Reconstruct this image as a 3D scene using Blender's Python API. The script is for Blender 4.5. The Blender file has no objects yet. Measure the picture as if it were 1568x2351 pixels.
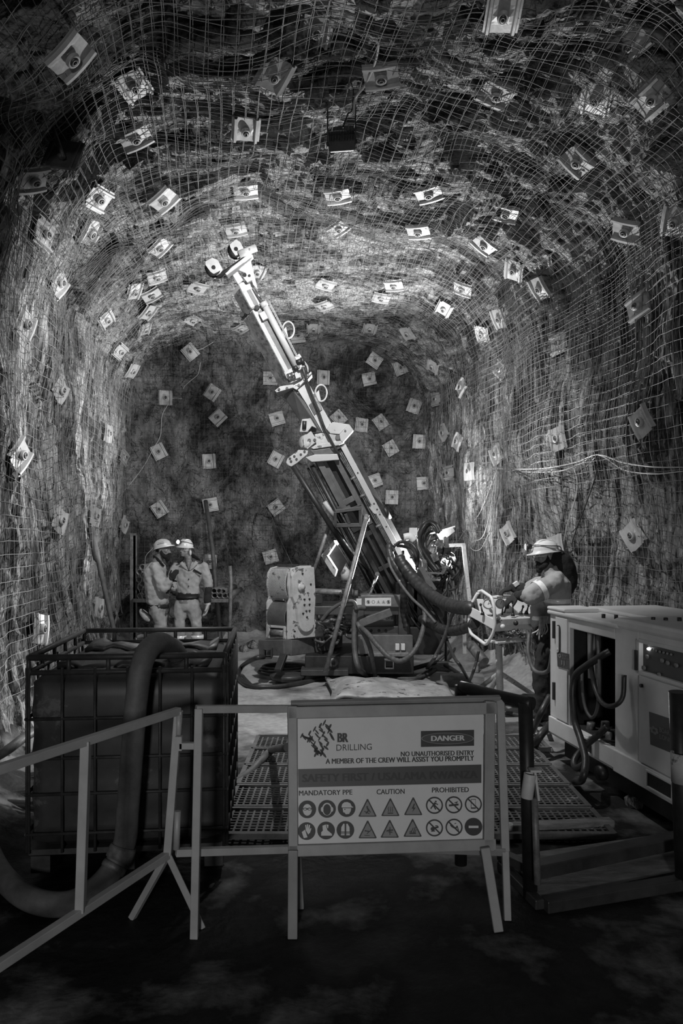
import bpy, bmesh, math, random
import numpy as np
from mathutils import Vector, Matrix
from mathutils.bvhtree import BVHTree
random.seed(7)
rng = np.random.default_rng(11)
SC = bpy.context.scene
COL = SC.collection
R = math.radians
V = Vector

# ------------------------------------------------------------------ camera
CAMZ, FPX, CX, HY = 1.78, 1700.0, 784.0, 1240.0
cam_data = bpy.data.cameras.new('camera')
cam = bpy.data.objects.new('camera', cam_data); COL.objects.link(cam)
cam.location = (0, 0, CAMZ); cam.rotation_euler = (R(90), 0, 0)
cam_data.sensor_fit = 'VERTICAL'; cam_data.sensor_height = 36
cam_data.lens = 36 * FPX / 2351
cam_data.shift_y = (HY - 1175.5) / 2351
cam_data.clip_start = 0.05
SC.camera = cam
# ------------------------------------------------------------------ world, lights, exposure
SC.view_settings.view_transform = 'Standard'; SC.view_settings.look = 'None'
SC.view_settings.exposure = 0.0; SC.view_settings.gamma = 1
world = bpy.data.worlds.new('world'); SC.world = world; world.use_nodes = True
world.node_tree.nodes['Background'].inputs[0].default_value = (1, 1, 1, 1)
world.node_tree.nodes['Background'].inputs[1].default_value = 0.010

def light(name, kind, loc, target, power, **kw):
    d = bpy.data.lights.new(name, kind); d.energy = power
    o = bpy.data.objects.new(name, d); COL.objects.link(o)
    o.location = loc
    o.rotation_euler = (V(target) - V(loc)).to_track_quat('-Z', 'Y').to_euler()
    for k, v in kw.items(): setattr(d, k, v)
    return o
LAMP_LOW = V((1.50, 10.60, 1.48))
# flood lamp hung from the roof, shining away into the heading
light('roof_floodlight_beam', 'SPOT', (0.02, 6.32, 4.72), (-1.5, 10.5, 0.2), 760, spot_size=R(152), spot_blend=0.6, shadow_soft_size=0.05)
# work lamp standing behind the drill rig, shining up and back along the roof, with some spill
light('work_lamp_beam', 'SPOT', LAMP_LOW + V((-0.12, -0.12, 0.05)), LAMP_LOW + V((-3.0, -3.2, 4.0)), 1750, spot_size=R(134), spot_blend=0.30, shadow_soft_size=0.03)
light('rear_roof_fill', 'SPOT', LAMP_LOW + V((-0.12, 0.14, 0.06)), LAMP_LOW + V((-1.7, 1.3, 3.6)), 250, spot_size=R(140), spot_blend=0.5, shadow_soft_size=0.04)  # added spot brightening the rear roof; the lamp has no second head
light('work_lamp_spill', 'POINT', LAMP_LOW + V((-0.14, -0.10, 0.06)), LAMP_LOW, 60, shadow_soft_size=0.06)
# weak fill light added behind the photographer for sign, barrier and cabinet
light('camera_fill', 'AREA', (-0.35, -6.0, 2.4), (0.3, 4.0, 1.2), 165, size=0.7)

# ------------------------------------------------------------------ materials
def nn(nt, t, **kw):
    n = nt.nodes.new(t)
    for k, v in kw.items(): setattr(n, k, v)
    return n
def mat(name, g, rough=0.6, metal=0.0, var=0.25, scale=14, bump=0.0, bscale=60, emit=0.0, wear=None, stretch=(1, 1, 1), spec=0.5, trans=0.0, alpha=1.0):
    """grey paint / rubber / cloth / metal with procedural dirt; wear=(grey, amount, scale) adds chipped patches"""
    m = bpy.data.materials.new(name); m.use_nodes = True
    nt = m.node_tree; b = nt.nodes['Principled BSDF']
    b.inputs['Roughness'].default_value = rough; b.inputs['Metallic'].default_value = metal
    b.inputs['Specular IOR Level'].default_value = spec
    b.inputs['Base Color'].default_value = (g, g, g, 1)
    if emit:
        b.inputs['Emission Color'].default_value = (1, 1, 1, 1); b.inputs['Emission Strength'].default_value = emit
    if trans: b.inputs['Transmission Weight'].default_value = trans
    if alpha < 1: b.inputs['Alpha'].default_value = alpha
    tc = nn(nt, 'ShaderNodeTexCoord'); mp = nn(nt, 'ShaderNodeMapping'); mp.inputs['Scale'].default_value = stretch
    nt.links.new(tc.outputs['Object'], mp.inputs[0])
    if var:
        n = nn(nt, 'ShaderNodeTexNoise'); n.inputs['Scale'].default_value = scale; n.inputs['Detail'].default_value = 6; n.inputs['Roughness'].default_value = 0.65
        nt.links.new(mp.outputs[0], n.inputs['Vector'])
        cr = nn(nt, 'ShaderNodeValToRGB')
        lo, hi = max(0, g * (1 - var)), min(1, g * (1 + var))
        cr.color_ramp.elements[0].position = 0.3; cr.color_ramp.elements[1].position = 0.7
        cr.color_ramp.elements[0].color = (lo, lo, lo, 1); cr.color_ramp.elements[1].color = (hi, hi, hi, 1)
        nt.links.new(n.outputs['Fac'], cr.inputs[0]); out = cr.outputs[0]
        if wear:
            wg, amt, ws = wear
            w = nn(nt, 'ShaderNodeTexNoise'); w.inputs['Scale'].default_value = ws; w.inputs['Detail'].default_value = 8; w.inputs['Roughness'].default_value = 0.7
            nt.links.new(mp.outputs[0], w.inputs['Vector'])
            wr = nn(nt, 'ShaderNodeValToRGB'); wr.color_ramp.elements[0].position = 1 - amt - 0.02; wr.color_ramp.elements[1].position = 1 - amt + 0.02
            nt.links.new(w.outputs['Fac'], wr.inputs[0])
            mx = nn(nt, 'ShaderNodeMix', data_type='RGBA'); nt.links.new(wr.outputs[0], mx.inputs[0]); nt.links.new(out, mx.inputs[6])
            mx.inputs[7].default_value = (wg, wg, wg, 1); out = mx.outputs[2]
        nt.links.new(out, b.inputs['Base Color'])
    if bump:
        n2 = nn(nt, 'ShaderNodeTexNoise'); n2.inputs['Scale'].default_value = bscale; n2.inputs['Detail'].default_value = 5
        nt.links.new(mp.outputs[0], n2.inputs['Vector'])
        bp = nn(nt, 'ShaderNodeBump'); bp.inputs['Strength'].default_value = bump; bp.inputs['Distance'].default_value = 0.01
        nt.links.new(n2.outputs['Fac'], bp.inputs['Height']); nt.links.new(bp.outputs[0], b.inputs['Normal'])
    return m

def rock_mat(name, dark, light_, stretch, contrast=(0.35, 0.68), bdist=0.03, rough=0.85, pscale=3.0):
    m = bpy.data.materials.new(name); m.use_nodes = True
    nt = m.node_tree; b = nt.nodes['Principled BSDF']; L = nt.links.new
    b.inputs['Roughness'].default_value = rough; b.inputs['Specular IOR Level'].default_value = 0.3
    tc = nn(nt, 'ShaderNodeTexCoord')
    mp = nn(nt, 'ShaderNodeMapping'); mp.inputs['Scale'].default_value = stretch; mp.inputs['Rotation'].default_value = (0, 0, R(-9.9))
    L(tc.outputs['Object'], mp.inputs[0])
    n1 = nn(nt, 'ShaderNodeTexNoise'); n1.inputs['Scale'].default_value = pscale; n1.inputs['Detail'].default_value = 10; n1.inputs['Roughness'].default_value = 0.68; n1.inputs['Distortion'].default_value = 0.4
    L(mp.outputs[0], n1.inputs['Vector'])
    n2 = nn(nt, 'ShaderNodeTexNoise'); n2.inputs['Scale'].default_value = 0.9; n2.inputs['Detail'].default_value = 4
    L(tc.outputs['Object'], n2.inputs['Vector'])
    ad = nn(nt, 'ShaderNodeMath', operation='MULTIPLY_ADD'); L(n2.outputs['Fac'], ad.inputs[0]); ad.inputs[1].default_value = 0.5
    sb = nn(nt, 'ShaderNodeMath', operation='SUBTRACT'); L(n1.outputs['Fac'], sb.inputs[0]); sb.inputs[1].default_value = 0.25
    L(sb.outputs[0], ad.inputs[2])
    cr = nn(nt, 'ShaderNodeValToRGB'); cr.color_ramp.elements[0].position, cr.color_ramp.elements[1].position = contrast
    cr.color_ramp.elements[0].color = (dark,) * 3 + (1,); cr.color_ramp.elements[1].color = (light_,) * 3 + (1,)
    L(ad.outputs[0], cr.inputs[0])
    n4 = nn(nt, 'ShaderNodeTexNoise'); n4.inputs['Scale'].default_value = pscale * 1.6; n4.inputs['Detail'].default_value = 7; n4.inputs['Roughness'].default_value = 0.6; n4.inputs['Distortion'].default_value = 0.6
    L(mp.outputs[0], n4.inputs['Vector'])
    s4 = nn(nt, 'ShaderNodeMath', operation='SUBTRACT'); L(n4.outputs['Fac'], s4.inputs[0]); s4.inputs[1].default_value = 0.5
    a4 = nn(nt, 'ShaderNodeMath', operation='ABSOLUTE'); L(s4.outputs[0], a4.inputs[0])
    r4 = nn(nt, 'ShaderNodeMapRange'); r4.inputs[1].default_value = 0.004; r4.inputs[2].default_value = 0.022; r4.inputs[3].default_value = 0.25; r4.inputs[4].default_value = 1.0; L(a4.outputs[0], r4.inputs[0])
    m4 = nn(nt, 'ShaderNodeMix', data_type='RGBA', blend_type='MULTIPLY'); m4.inputs[0].default_value = 1.0; L(cr.outputs[0], m4.inputs[6]); L(r4.outputs[0], m4.inputs[7])
    L(m4.outputs[2], b.inputs['Base Color'])
    n3 = nn(nt, 'ShaderNodeTexNoise'); n3.inputs['Scale'].default_value = pscale * 3.5; n3.inputs['Detail'].default_value = 8; n3.inputs['Roughness'].default_value = 0.7
    L(mp.outputs[0], n3.inputs['Vector'])
    vo = nn(nt, 'ShaderNodeTexVoronoi'); vo.inputs['Scale'].default_value = pscale * 2.6; vo.inputs['Randomness'].default_value = 1.0
    L(mp.outputs[0], vo.inputs['Vector'])
    v2 = nn(nt, 'ShaderNodeTexVoronoi'); v2.inputs['Scale'].default_value = pscale * 7.5
    L(mp.outputs[0], v2.inputs['Vector'])
    hs = nn(nt, 'ShaderNodeMath', operation='MULTIPLY_ADD'); L(vo.outputs['Color'], hs.inputs[0]); hs.inputs[1].default_value = 0.55; L(n3.outputs['Fac'], hs.inputs[2])
    h2 = nn(nt, 'ShaderNodeMath', operation='MULTIPLY_ADD'); L(v2.outputs['Distance'], h2.inputs[0]); h2.inputs[1].default_value = 0.35; L(hs.outputs[0], h2.inputs[2])
    bp = nn(nt, 'ShaderNodeBump'); bp.inputs['Strength'].default_value = 1.0; bp.inputs['Distance'].default_value = bdist
    L(h2.outputs[0], bp.inputs['Height']); L(bp.outputs[0], b.inputs['Normal'])
    return m

M = {}
M['rock_wall'] = rock_mat('pale_striated_rock', 0.05, 0.60, (3.4, 3.4, 0.42), contrast=(0.42, 0.61), bdist=0.06)
M['rock_roof'] = rock_mat('flaky_roof_rock', 0.07, 0.62, (0.8, 2.2, 2.2), contrast=(0.40, 0.58), bdist=0.10)
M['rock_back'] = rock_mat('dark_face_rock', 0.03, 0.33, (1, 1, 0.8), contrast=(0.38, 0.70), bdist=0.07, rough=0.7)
M['wire'] = mat('galvanised_wire', 0.16, 0.6, 0.0, var=0.3, scale=3)
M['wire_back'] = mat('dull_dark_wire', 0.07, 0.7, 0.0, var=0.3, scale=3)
M['plate'] = mat('galvanised_plate', 0.36, 0.5, 0.1, var=0.2, scale=12, bump=0.15, bscale=25)
M['plate_hole'] = mat('dark_bolt_steel', 0.10, 0.5, 0.7, var=0.3)
M['plate_dark'] = mat('old_dark_plate_steel', 0.10, 0.6, 0.5, var=0.3)
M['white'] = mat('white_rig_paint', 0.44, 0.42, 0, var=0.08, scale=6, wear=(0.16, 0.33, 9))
M['white_dirty'] = mat('scuffed_white_paint', 0.45, 0.5, 0, var=0.25, scale=7, wear=(0.10, 0.40, 7))
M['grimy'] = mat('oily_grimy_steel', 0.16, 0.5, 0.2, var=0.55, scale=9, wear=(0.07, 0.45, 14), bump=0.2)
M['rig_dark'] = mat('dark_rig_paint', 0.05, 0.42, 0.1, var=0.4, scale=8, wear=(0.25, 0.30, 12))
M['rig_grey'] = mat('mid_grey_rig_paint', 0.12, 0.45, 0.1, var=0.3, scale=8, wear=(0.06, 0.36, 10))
M['black'] = mat('black_steel', 0.025, 0.45, 0.2, var=0.5, scale=10)
M['chrome'] = mat('chromed_rod', 0.75, 0.18, 1.0, var=0.1)
M['hose'] = mat('black_rubber_hose', 0.028, 0.42, 0, var=0.5, scale=12, bump=0.15)
M['hose_grey'] = mat('grey_dusty_hose', 0.085, 0.55, 0, var=0.45, scale=10, bump=0.15)
M['hose_pale'] = mat('pale_dusty_suction_hose', 0.15, 0.6, 0, var=0.4, scale=7, bump=0.15)
M['pole'] = mat('rusty_grey_pipe', 0.20, 0.55, 0.3, var=0.5, scale=18, wear=(0.45, 0.32, 22))
M['gen'] = mat('cream_cabinet_paint', 0.66, 0.48, 0, var=0.10, scale=4, wear=(0.30, 0.28, 8))
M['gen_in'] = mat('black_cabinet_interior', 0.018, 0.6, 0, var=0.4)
M['sticker'] = mat('dark_sticker', 0.07, 0.45, 0, var=0.1)
M['sticker_ink'] = mat('grey_sticker_print', 0.22, 0.5, 0, var=0)
M['label_white'] = mat('white_label', 0.60, 0.5, 0, var=0.1)
M['label_ink'] = mat('black_print', 0.03, 0.5, 0, var=0)
M['sign_white'] = mat('sign_white_vinyl', 0.78, 0.4, 0, var=0.05, scale=5, wear=(0.50, 0.30, 4))
M['sign_ink'] = mat('sign_dark_print', 0.045, 0.5, 0, var=0)
M['sign_grey'] = mat('sign_dark_grey_band', 0.075, 0.45, 0, var=0)
M['sign_mid'] = mat('sign_mid_grey_print', 0.30, 0.5, 0, var=0)
M['sign_frame'] = mat('grey_painted_sign_frame', 0.34, 0.5, 0.1, var=0.15, scale=6, wear=(0.16, 0.28, 10))
M['barrier'] = mat('grey_barrier_paint', 0.50, 0.5, 0.1, var=0.15, scale=6, wear=(0.12, 0.28, 10))
M['tank'] = mat('dirty_tank_plastic', 0.042, 0.45, 0, var=0.6, scale=3, wear=(0.12, 0.40, 3.0))
M['cage'] = mat('dark_cage_tube', 0.06, 0.5, 0.3, var=0.4)
M['skin'] = mat('dark_skin', 0.20, 0.45, 0, var=0.2, scale=20)
M['shirt'] = mat('light_work_shirt', 0.40, 0.85, 0, var=0.15, scale=8, bump=0.3, bscale=30)
M['shirt2'] = mat('mid_grey_work_shirt', 0.30, 0.85, 0, var=0.15, scale=8, bump=0.3, bscale=30)
M['trousers'] = mat('pale_work_trousers', 0.33, 0.85, 0, var=0.25, scale=6, bump=0.3, bscale=30)
M['dark_cloth'] = mat('black_cloth', 0.018, 0.9, 0, var=0.4, bump=0.3)
M['hair'] = mat('black_hair', 0.008, 0.9, 0, var=0.3, bump=0.4)
M['tape'] = mat('reflective_tape', 0.86, 0.3, 0.2, var=0.15, scale=40, bump=0.2)
M['helmet'] = mat('white_helmet_shell', 0.58, 0.3, 0, var=0.06)
M['glove'] = mat('pale_work_glove', 0.45, 0.8, 0, var=0.4, scale=30)
M['glass'] = mat('clear_goggle_lens', 0.85, 0.05, 0, var=0, alpha=0.25)
M['lamp_glow'] = mat('lit_lamp_lens', 1.0, 0.3, 0, var=0, emit=14)
M['lamp_lens'] = mat('floodlight_lens', 0.8, 0.2, 0, var=0, emit=1.5)
M['led'] = mat('indicator_led', 0.8, 0.3, 0, var=0, emit=1.2)
M['cable'] = mat('white_cable', 0.42, 0.5, 0, var=0.1)
M['mat_rubber'] = mat('rubber_grid_mat', 0.10, 0.55, 0, var=0.5, scale=6, wear=(0.30, 0.36, 5))
M['wood'] = mat('muddy_timber', 0.22, 0.75, 0, var=0.5, scale=6, stretch=(1, 4, 4), bump=0.4)
M['slab'] = mat('muddy_rubber_cover', 0.30, 0.5, 0, var=0.5, scale=4, bump=0.4, bscale=12, wear=(0.07, 0.40, 6))

# ------------------------------------------------------------------ mesh helpers
class MB:
    def __init__(s): s.v = []; s.f = []; s.sm = []; s.mi = []; s.cur = 0
    def add(s, vs, fs, smooth=False):
        o = len(s.v); s.v += [tuple(x) for x in vs]
        s.f += [tuple(i + o for i in f) for f in fs]; s.sm += [smooth] * len(fs); s.mi += [s.cur] * len(fs); return s
    def box(s, c, size, m=None):
        c = V(c); hx, hy, hz = (q / 2 for q in size); vs = []
        for x, y, z in ((-1, -1, -1), (1, -1, -1), (1, 1, -1), (-1, 1, -1), (-1, -1, 1), (1, -1, 1), (1, 1, 1), (-1, 1, 1)):
            p = V((x * hx, y * hy, z * hz)); vs.append(c + (m @ p if m else p))
        return s.add(vs, ((3, 2, 1, 0), (4, 5, 6, 7), (0, 1, 5, 4), (1, 2, 6, 5), (2, 3, 7, 6), (3, 0, 4, 7)))
    def beam(s, a, b, w, h, up=(0, 0, 1)):
        a, b = V(a), V(b); d = (b - a); L = d.length; d.normalize(); up = V(up)
        x = d.cross(up)
        if x.length < 1e-4: x = d.cross(V((1, 0, 0)))
        x.normalize(); z = x.cross(d)
        return s.box((a + b) / 2, (w, L, h), Matrix((x, d, z)).transposed())
    def tube(s, pts, r, n=8, caps=True, flat=1.0, up0=None):
        pts = [V(p) for p in pts]; N = len(pts)
        rs = list(r) if hasattr(r, '__len__') else [r] * N
        T = [(pts[min(i + 1, N - 1)] - pts[max(i - 1, 0)]).normalized() for i in range(N)]
        u = V(up0) if up0 else T[0].orthogonal()
        vs = []
        for i in range(N):
            u = u - T[i] * u.dot(T[i])
            if u.length < 1e-5: u = T[i].orthogonal()
            u.normalize(); w = T[i].cross(u)
            for k in range(n):
                a = 2 * math.pi * k / n; vs.append(pts[i] + (u * math.cos(a) + w * math.sin(a) * flat) * rs[i])
        fs = [(i * n + k, i * n + (k + 1) % n, (i + 1) * n + (k + 1) % n, (i + 1) * n + k) for i in range(N - 1) for k in range(n)]
        s.add(vs, fs, True)
        if caps:
            o = len(s.v) - N * n
            s.f += [tuple(o + k for k in reversed(range(n))), tuple(o + (N - 1) * n + k for k in range(n))]; s.sm += [False, False]; s.mi += [s.cur] * 2
        return s
    def cyl(s, a, b, r, n=16): return s.tube([a, b], r, n)
    def pipe(s, a, b, r, ri, n=16):
        """open ended hollow pipe"""
        a, b = V(a), V(b); d = (b - a).normalized(); u = d.orthogonal().normalized(); w = d.cross(u); vs = []
        for p, q in ((a, r), (b, r), (b, ri), (a, ri)):
            vs += [p + (u * math.cos(2 * math.pi * k / n) + w * math.sin(2 * math.pi * k / n)) * q for k in range(n)]
        fs = [(j * n + k, j * n + (k + 1) % n, ((j + 1) % 4) * n + (k + 1) % n, ((j + 1) % 4) * n + k) for j in range(4) for k in range(n)]
        return s.add(vs, fs, True)
    def loop(s, pts, r, n=8):
        pts = [V(p) for p in pts]; N = len(pts); vs = []
        nrm = V((0, 0, 0))
        for i in range(N): nrm += pts[i].cross(pts[(i + 1) % N])
        nrm.normalize()
        for i in range(N):
            t = (pts[(i + 1) % N] - pts[i - 1]).normalized(); x = t.cross(nrm).normalized()
            for k in range(n):
                a = 2 * math.pi * k / n; vs.append(pts[i] + (x * math.cos(a) + nrm * math.sin(a)) * r)
        fs = [(i * n + k, i * n + (k + 1) % n, ((i + 1) % N) * n + (k + 1) % n, ((i + 1) % N) * n + k) for i in range(N) for k in range(n)]
        return s.add(vs, fs, True)
    def prism(s, poly, o, x, y, z):
        """polygon in plane (o,x,y) extruded by vector z"""
        o, x, y, z = V(o), V(x), V(y), V(z); n = len(poly)
        vs = [o + x * a + y * b for a, b in poly] + [o + x * a + y * b + z for a, b in poly]
        fs = [tuple(reversed(range(n))), tuple(range(n, 2 * n))] + [(i, (i + 1) % n, n + (i + 1) % n, n + i) for i in range(n)]
        return s.add(vs, fs)
    def lathe(s, prof, o, axis, n=16, ref=None, smooth=True):
        o, d = V(o), V(axis).normalized(); u = (V(ref) if ref else d.orthogonal()); u = (u - d * u.dot(d)).normalized(); w = d.cross(u); vs = []
        for r, h in prof:
            vs += [o + d * h + (u * math.cos(2 * math.pi * k / n) + w * math.sin(2 * math.pi * k / n)) * r for k in range(n)]
        fs = [(i * n + k, i * n + (k + 1) % n, (i + 1) * n + (k + 1) % n, (i + 1) * n + k) for i in range(len(prof) - 1) for k in range(n)]
        return s.add(vs, fs, smooth)
    def ell(s, c, r, m=None, nu=20, nv=12):
        c = V(c); vs = []; 
        for j in range(1, nv):
            t = math.pi * j / nv
            for k in range(nu):
                a = 2 * math.pi * k / nu; p = V((r[0] * math.sin(t) * math.cos(a), r[1] * math.sin(t) * math.sin(a), r[2] * math.cos(t)))
                vs.append(c + (m @ p if m else p))
        top, bot = V((0, 0, r[2])), V((0, 0, -r[2])); vs += [c + (m @ top if m else top), c + (m @ bot if m else bot)]
        fs = [(j * nu + k, (j + 1) * nu + k, (j + 1) * nu + (k + 1) % nu, j * nu + (k + 1) % nu) for j in range(nv - 2) for k in range(nu)]
        T, B = len(vs) - 2, len(vs) - 1
        fs += [(T, k, (k + 1) % nu) for k in range(nu)] + [(B, (nv - 2) * nu + (k + 1) % nu, (nv - 2) * nu + k) for k in range(nu)]
        return s.add(vs, fs, True)
    def mesh(s, name, origin=(0, 0, 0)):
        me = bpy.data.meshes.new(name)
        a = np.array(s.v, dtype=np.float64) - np.array(origin)
        me.from_pydata(a.tolist(), [], s.f); me.polygons.foreach_set('use_smooth', s.sm); me.polygons.foreach_set('material_index', s.mi); me.update(); return me
    def build(s, name, m, parent=None, bevel=0.0, origin=None, seg=2):
        if parent is not None: org = V(parent['_o'])
        elif origin is not None: org = V(origin)
        else:
            a = np.array(s.v); org = V(((a[:, 0].min() + a[:, 0].max()) / 2, (a[:, 1].min() + a[:, 1].max()) / 2, a[:, 2].min()))
        me = s.mesh(name, org)
        for q in (m if isinstance(m, (list, tuple)) else [m]): me.materials.append(q)
        o = bpy.data.objects.new(name, me); COL.objects.link(o)
        o['_o'] = tuple(org)
        if parent is not None: o.parent = parent
        else: o.location = org
        if bevel:
            md = o.modifiers.new('edge', 'BEVEL'); md.width = bevel; md.segments = seg; md.limit_method = 'ANGLE'; md.angle_limit = R(40)
        return o
def tag(o, label, cat, group=None, kind=None):
    o['label'] = label; o['category'] = cat
    if group: o['group'] = group
    if kind: o['kind'] = kind
    return o
def thing(name, loc, label, cat, group=None):
    o = bpy.data.objects.new(name, None); COL.objects.link(o); o.location = loc; o['_o'] = tuple(loc)
    o.empty_display_size = 0.1
    return tag(o, label, cat, group)
def struct(o): o['kind'] = 'structure'; return o
def lab(o, t): o['label'] = t; return o

def W(px, py, d): return V(((px - CX) / FPX * d, d, CAMZ - (py - HY) / FPX * d))
def F(px, py, z=0.0):
    d = (CAMZ - z) * FPX / (py - HY); return W(px, py, d)
def bez(pts, n=10):
    """Catmull-Rom through points"""
    P = [V(p) for p in pts]; P = [P[0] * 2 - P[1]] + P + [P[-1] * 2 - P[-2]]; out = []
    for i in range(1, len(P) - 2):
        for k in range(n):
            t = k / n; a, b, c, d = P[i - 1:i + 3]
            out.append(0.5 * ((2 * b) + (c - a) * t + (2 * a - 5 * b + 4 * c - d) * t * t + (3 * b - a - 3 * c + d) * t ** 3))
    return out + [P[-2]]
AX, PX = V((-0.1714, 0.9852, 0)), V((0.9852, 0.1714, 0))      # along the drive, across the drive
def UVZ(u, v, z): return PX * u + AX * v + V((0, 0, z))
# ------------------------------------------------------------------ rock shell
def _h(ix, iy, seed):
    n = (ix * 374761393 + iy * 668265263 + seed * 974634777) & 0x7fffffff
    n = ((n ^ (n >> 13)) * 1274126177) & 0x7fffffff
    return ((n ^ (n >> 16)) & 0xffff) / 65535.0
def vnoise(x, y, seed=0):
    x0 = np.floor(x).astype(np.int64); y0 = np.floor(y).astype(np.int64)
    fx = x - x0; fy = y - y0; fx = fx * fx * (3 - 2 * fx); fy = fy * fy * (3 - 2 * fy)
    a = _h(x0, y0, seed); b = _h(x0 + 1, y0, seed); c = _h(x0, y0 + 1, seed); d = _h(x0 + 1, y0 + 1, seed)
    return (a + (b - a) * fx) * (1 - fy) + (c + (d - c) * fx) * fy - 0.5
def fbm(x, y, seed=0, o=3):
    r = 0; a = 1
    for k in range(o): r = r + a * vnoise(x * 2 ** k, y * 2 ** k, seed + k * 17); a *= 0.5
    return r
def cells(x, y, seed=0, tilt=0.6):
    """faceted blocks: random height and tilt per jittered cell"""
    x0 = np.floor(x).astype(np.int64); y0 = np.floor(y).astype(np.int64)
    best = np.full(x.shape, 9.0); out = np.zeros(x.shape)
    for i in (-1, 0, 1):
        for j in (-1, 0, 1):
            cx = x0 + i; cy = y0 + j
            dx = x - (cx + _h(cx, cy, seed)); dy = y - (cy + _h(cx, cy, seed + 1))
            d = dx * dx + dy * dy
            hgt = _h(cx, cy, seed + 2) - 0.5 + tilt * (dx * (_h(cx, cy, seed + 3) - .5) + dy * (_h(cx, cy, seed + 4) - .5))
            m = d < best; out[m] = hgt[m]; best[m] = d[m]
    return out
UL, UR, ZS, ZC, RC = -1.62, 4.12, 4.15, 5.5, 1.35
def profile(s):
    """s = length up the left wall, over the roof, down the right wall -> u, z, inward normal"""
    s = np.asarray(s, float); q = RC * math.pi / 2; s1 = ZS; s2 = s1 + q; s3 = s2 + (UR - UL - 2 * RC); s4 = s3 + q
    u = np.empty_like(s); z = np.empty_like(s); nu = np.empty_like(s); nz = np.empty_like(s)
    m = s < s1; u[m] = UL; z[m] = s[m]; nu[m] = 1; nz[m] = 0
    m = (s >= s1) & (s < s2); a = (s[m] - s1) / RC; u[m] = UL + RC - RC * np.cos(a); z[m] = ZS + RC * np.sin(a); nu[m] = np.cos(a); nz[m] = -np.sin(a)
    m = (s >= s2) & (s < s3); u[m] = UL + RC + s[m] - s2; z[m] = ZC; nu[m] = 0; nz[m] = -1
    m = (s >= s3) & (s < s4); a = (s[m] - s3) / RC; u[m] = UR - RC + RC * np.sin(a); z[m] = ZS + RC * np.cos(a); nu[m] = -np.sin(a); nz[m] = -np.cos(a)
    m = s >= s4; u[m] = UR; z[m] = ZS - (s[m] - s4); nu[m] = -1; nz[m] = 0
    z = z + 0.16 * np.clip(1 - ((u - 1.25) / 2.87) ** 2, 0, 1) * (z > 3)
    return u, z, nu, nz
S_ALL = 2 * ZS + RC * math.pi + (UR - UL - 2 * RC)
def roofness(s): return np.clip((s - 4.0) / 1.2, 0, 1) * np.clip((S_ALL - 4.0 - s) / 1.2, 0, 1)
def d_big(s, v):
    return 0.30 * fbm(s * 0.42 + 8, v * 0.42, 15, 2) + 0.14 * vnoise(s * 1.1, v * 1.1, 9) + 0.10 * roofness(s) * np.clip(7.2 - v, 0, 3) + 0.07 * roofness(s) * np.sin(v * 2.3 + 0.6 * np.sin(s * 0.8) + 1.0)
def d_full(s, v):
    r = roofness(s)
    deep = 1 - 0.8 * r * np.clip((v - 8.3) / 2.2, 0, 1)
    d = d_big(s, v) * deep + 0.07 * fbm(s * 2.4, v * 2.4, 21, 3)
    sw = s + 0.10 * fbm(s * 2, v * 2, 31); vw = v + 0.10 * fbm(s * 2 + 9, v * 2, 33)
    d = d + (0.07 + 0.25 * r) * deep * cells(sw * 1.3, vw * 1.9, 41, .9) + (0.02 + 0.10 * r) * cells(sw * 3.0, vw * 6.0, 51, 0.9) + 0.035 * r * cells(sw * 8, vw * 16, 55, 1.0)
    streak = np.abs(fbm(s * 0.55, v * 6.5 + 0.4 * s, 61, 3))
    d = d + (1 - r) * (0.16 * streak - 0.04) + (1 - r) * 0.06 * cells(sw * 0.8, vw * 6, 71, 1.2) + (1 - r) * 0.02 * cells(sw * 2.2, vw * 17, 75, 1.2)
    d = d + 0.02 * fbm(s * 9, v * 12, 81, 2)
    d = d - 0.30 * np.exp(-((s - 6.9) ** 2 + (v - 9.0) ** 2) / 0.9)       # roof stands higher over the mast
    return d
def shell_pts(s, v, off):
    u, z, nu, nz = profile(s); u = u + nu * off; z = z + nz * off
    return np.stack([PX.x * u + AX.x * v, PX.y * u + AX.y * v, z], -1)
ROCK_V, ROCK_F = [], []
def grid_obj(name, P, m, smooth=False, flip=False):
    n0, n1 = P.shape[:2]; vs = P.reshape(-1, 3)
    i = np.arange(n0 - 1)[:, None] * n1 + np.arange(n1 - 1)[None]
    f = np.stack([i, i + 1, i + n1 + 1, i + n1], -1).reshape(-1, 4)
    if flip: f = f[:, ::-1]
    me = bpy.data.meshes.new(name); me.vertices.add(len(vs)); me.vertices.foreach_set('co', vs.astype(np.float32).ravel())
    me.loops.add(len(f) * 4); me.loops.foreach_set('vertex_index', f.astype(np.int32).ravel())
    me.polygons.add(len(f)); me.polygons.foreach_set('loop_start', np.arange(len(f), dtype=np.int32) * 4)
    me.polygons.foreach_set('use_smooth', np.full(len(f), smooth)); me.update(calc_edges=True); me.validate()
    me.materials.append(m); o = bpy.data.objects.new(name, me); COL.objects.link(o)
    return o, vs, f
V_FAR = 14.05
vs_line = np.concatenate([np.linspace(-3.5, 4.4, 60), np.arange(4.45, V_FAR + 0.35, 0.021)])
sA, sB = 4.55, S_ALL - 4.55
for nm, s0, s1, mm in (('wall_left', -0.15, sA, 'rock_wall'), ('ceiling', sA, sB, 'rock_roof'), ('wall_right', sB, S_ALL + 0.15, 'rock_wall')):
    sl = np.linspace(s0, s1, int((s1 - s0) / 0.033)); S, VV = np.meshgrid(sl, vs_line, indexing='ij')
    P = shell_pts(S, VV, d_full(S, VV))
    o, vs_, f_ = grid_obj(nm, P, M[mm]); struct(o); o['surface'] = nm
    base = sum(len(x) for x in ROCK_V); ROCK_V.append(vs_); ROCK_F.append((f_ + base, nm))
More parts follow.
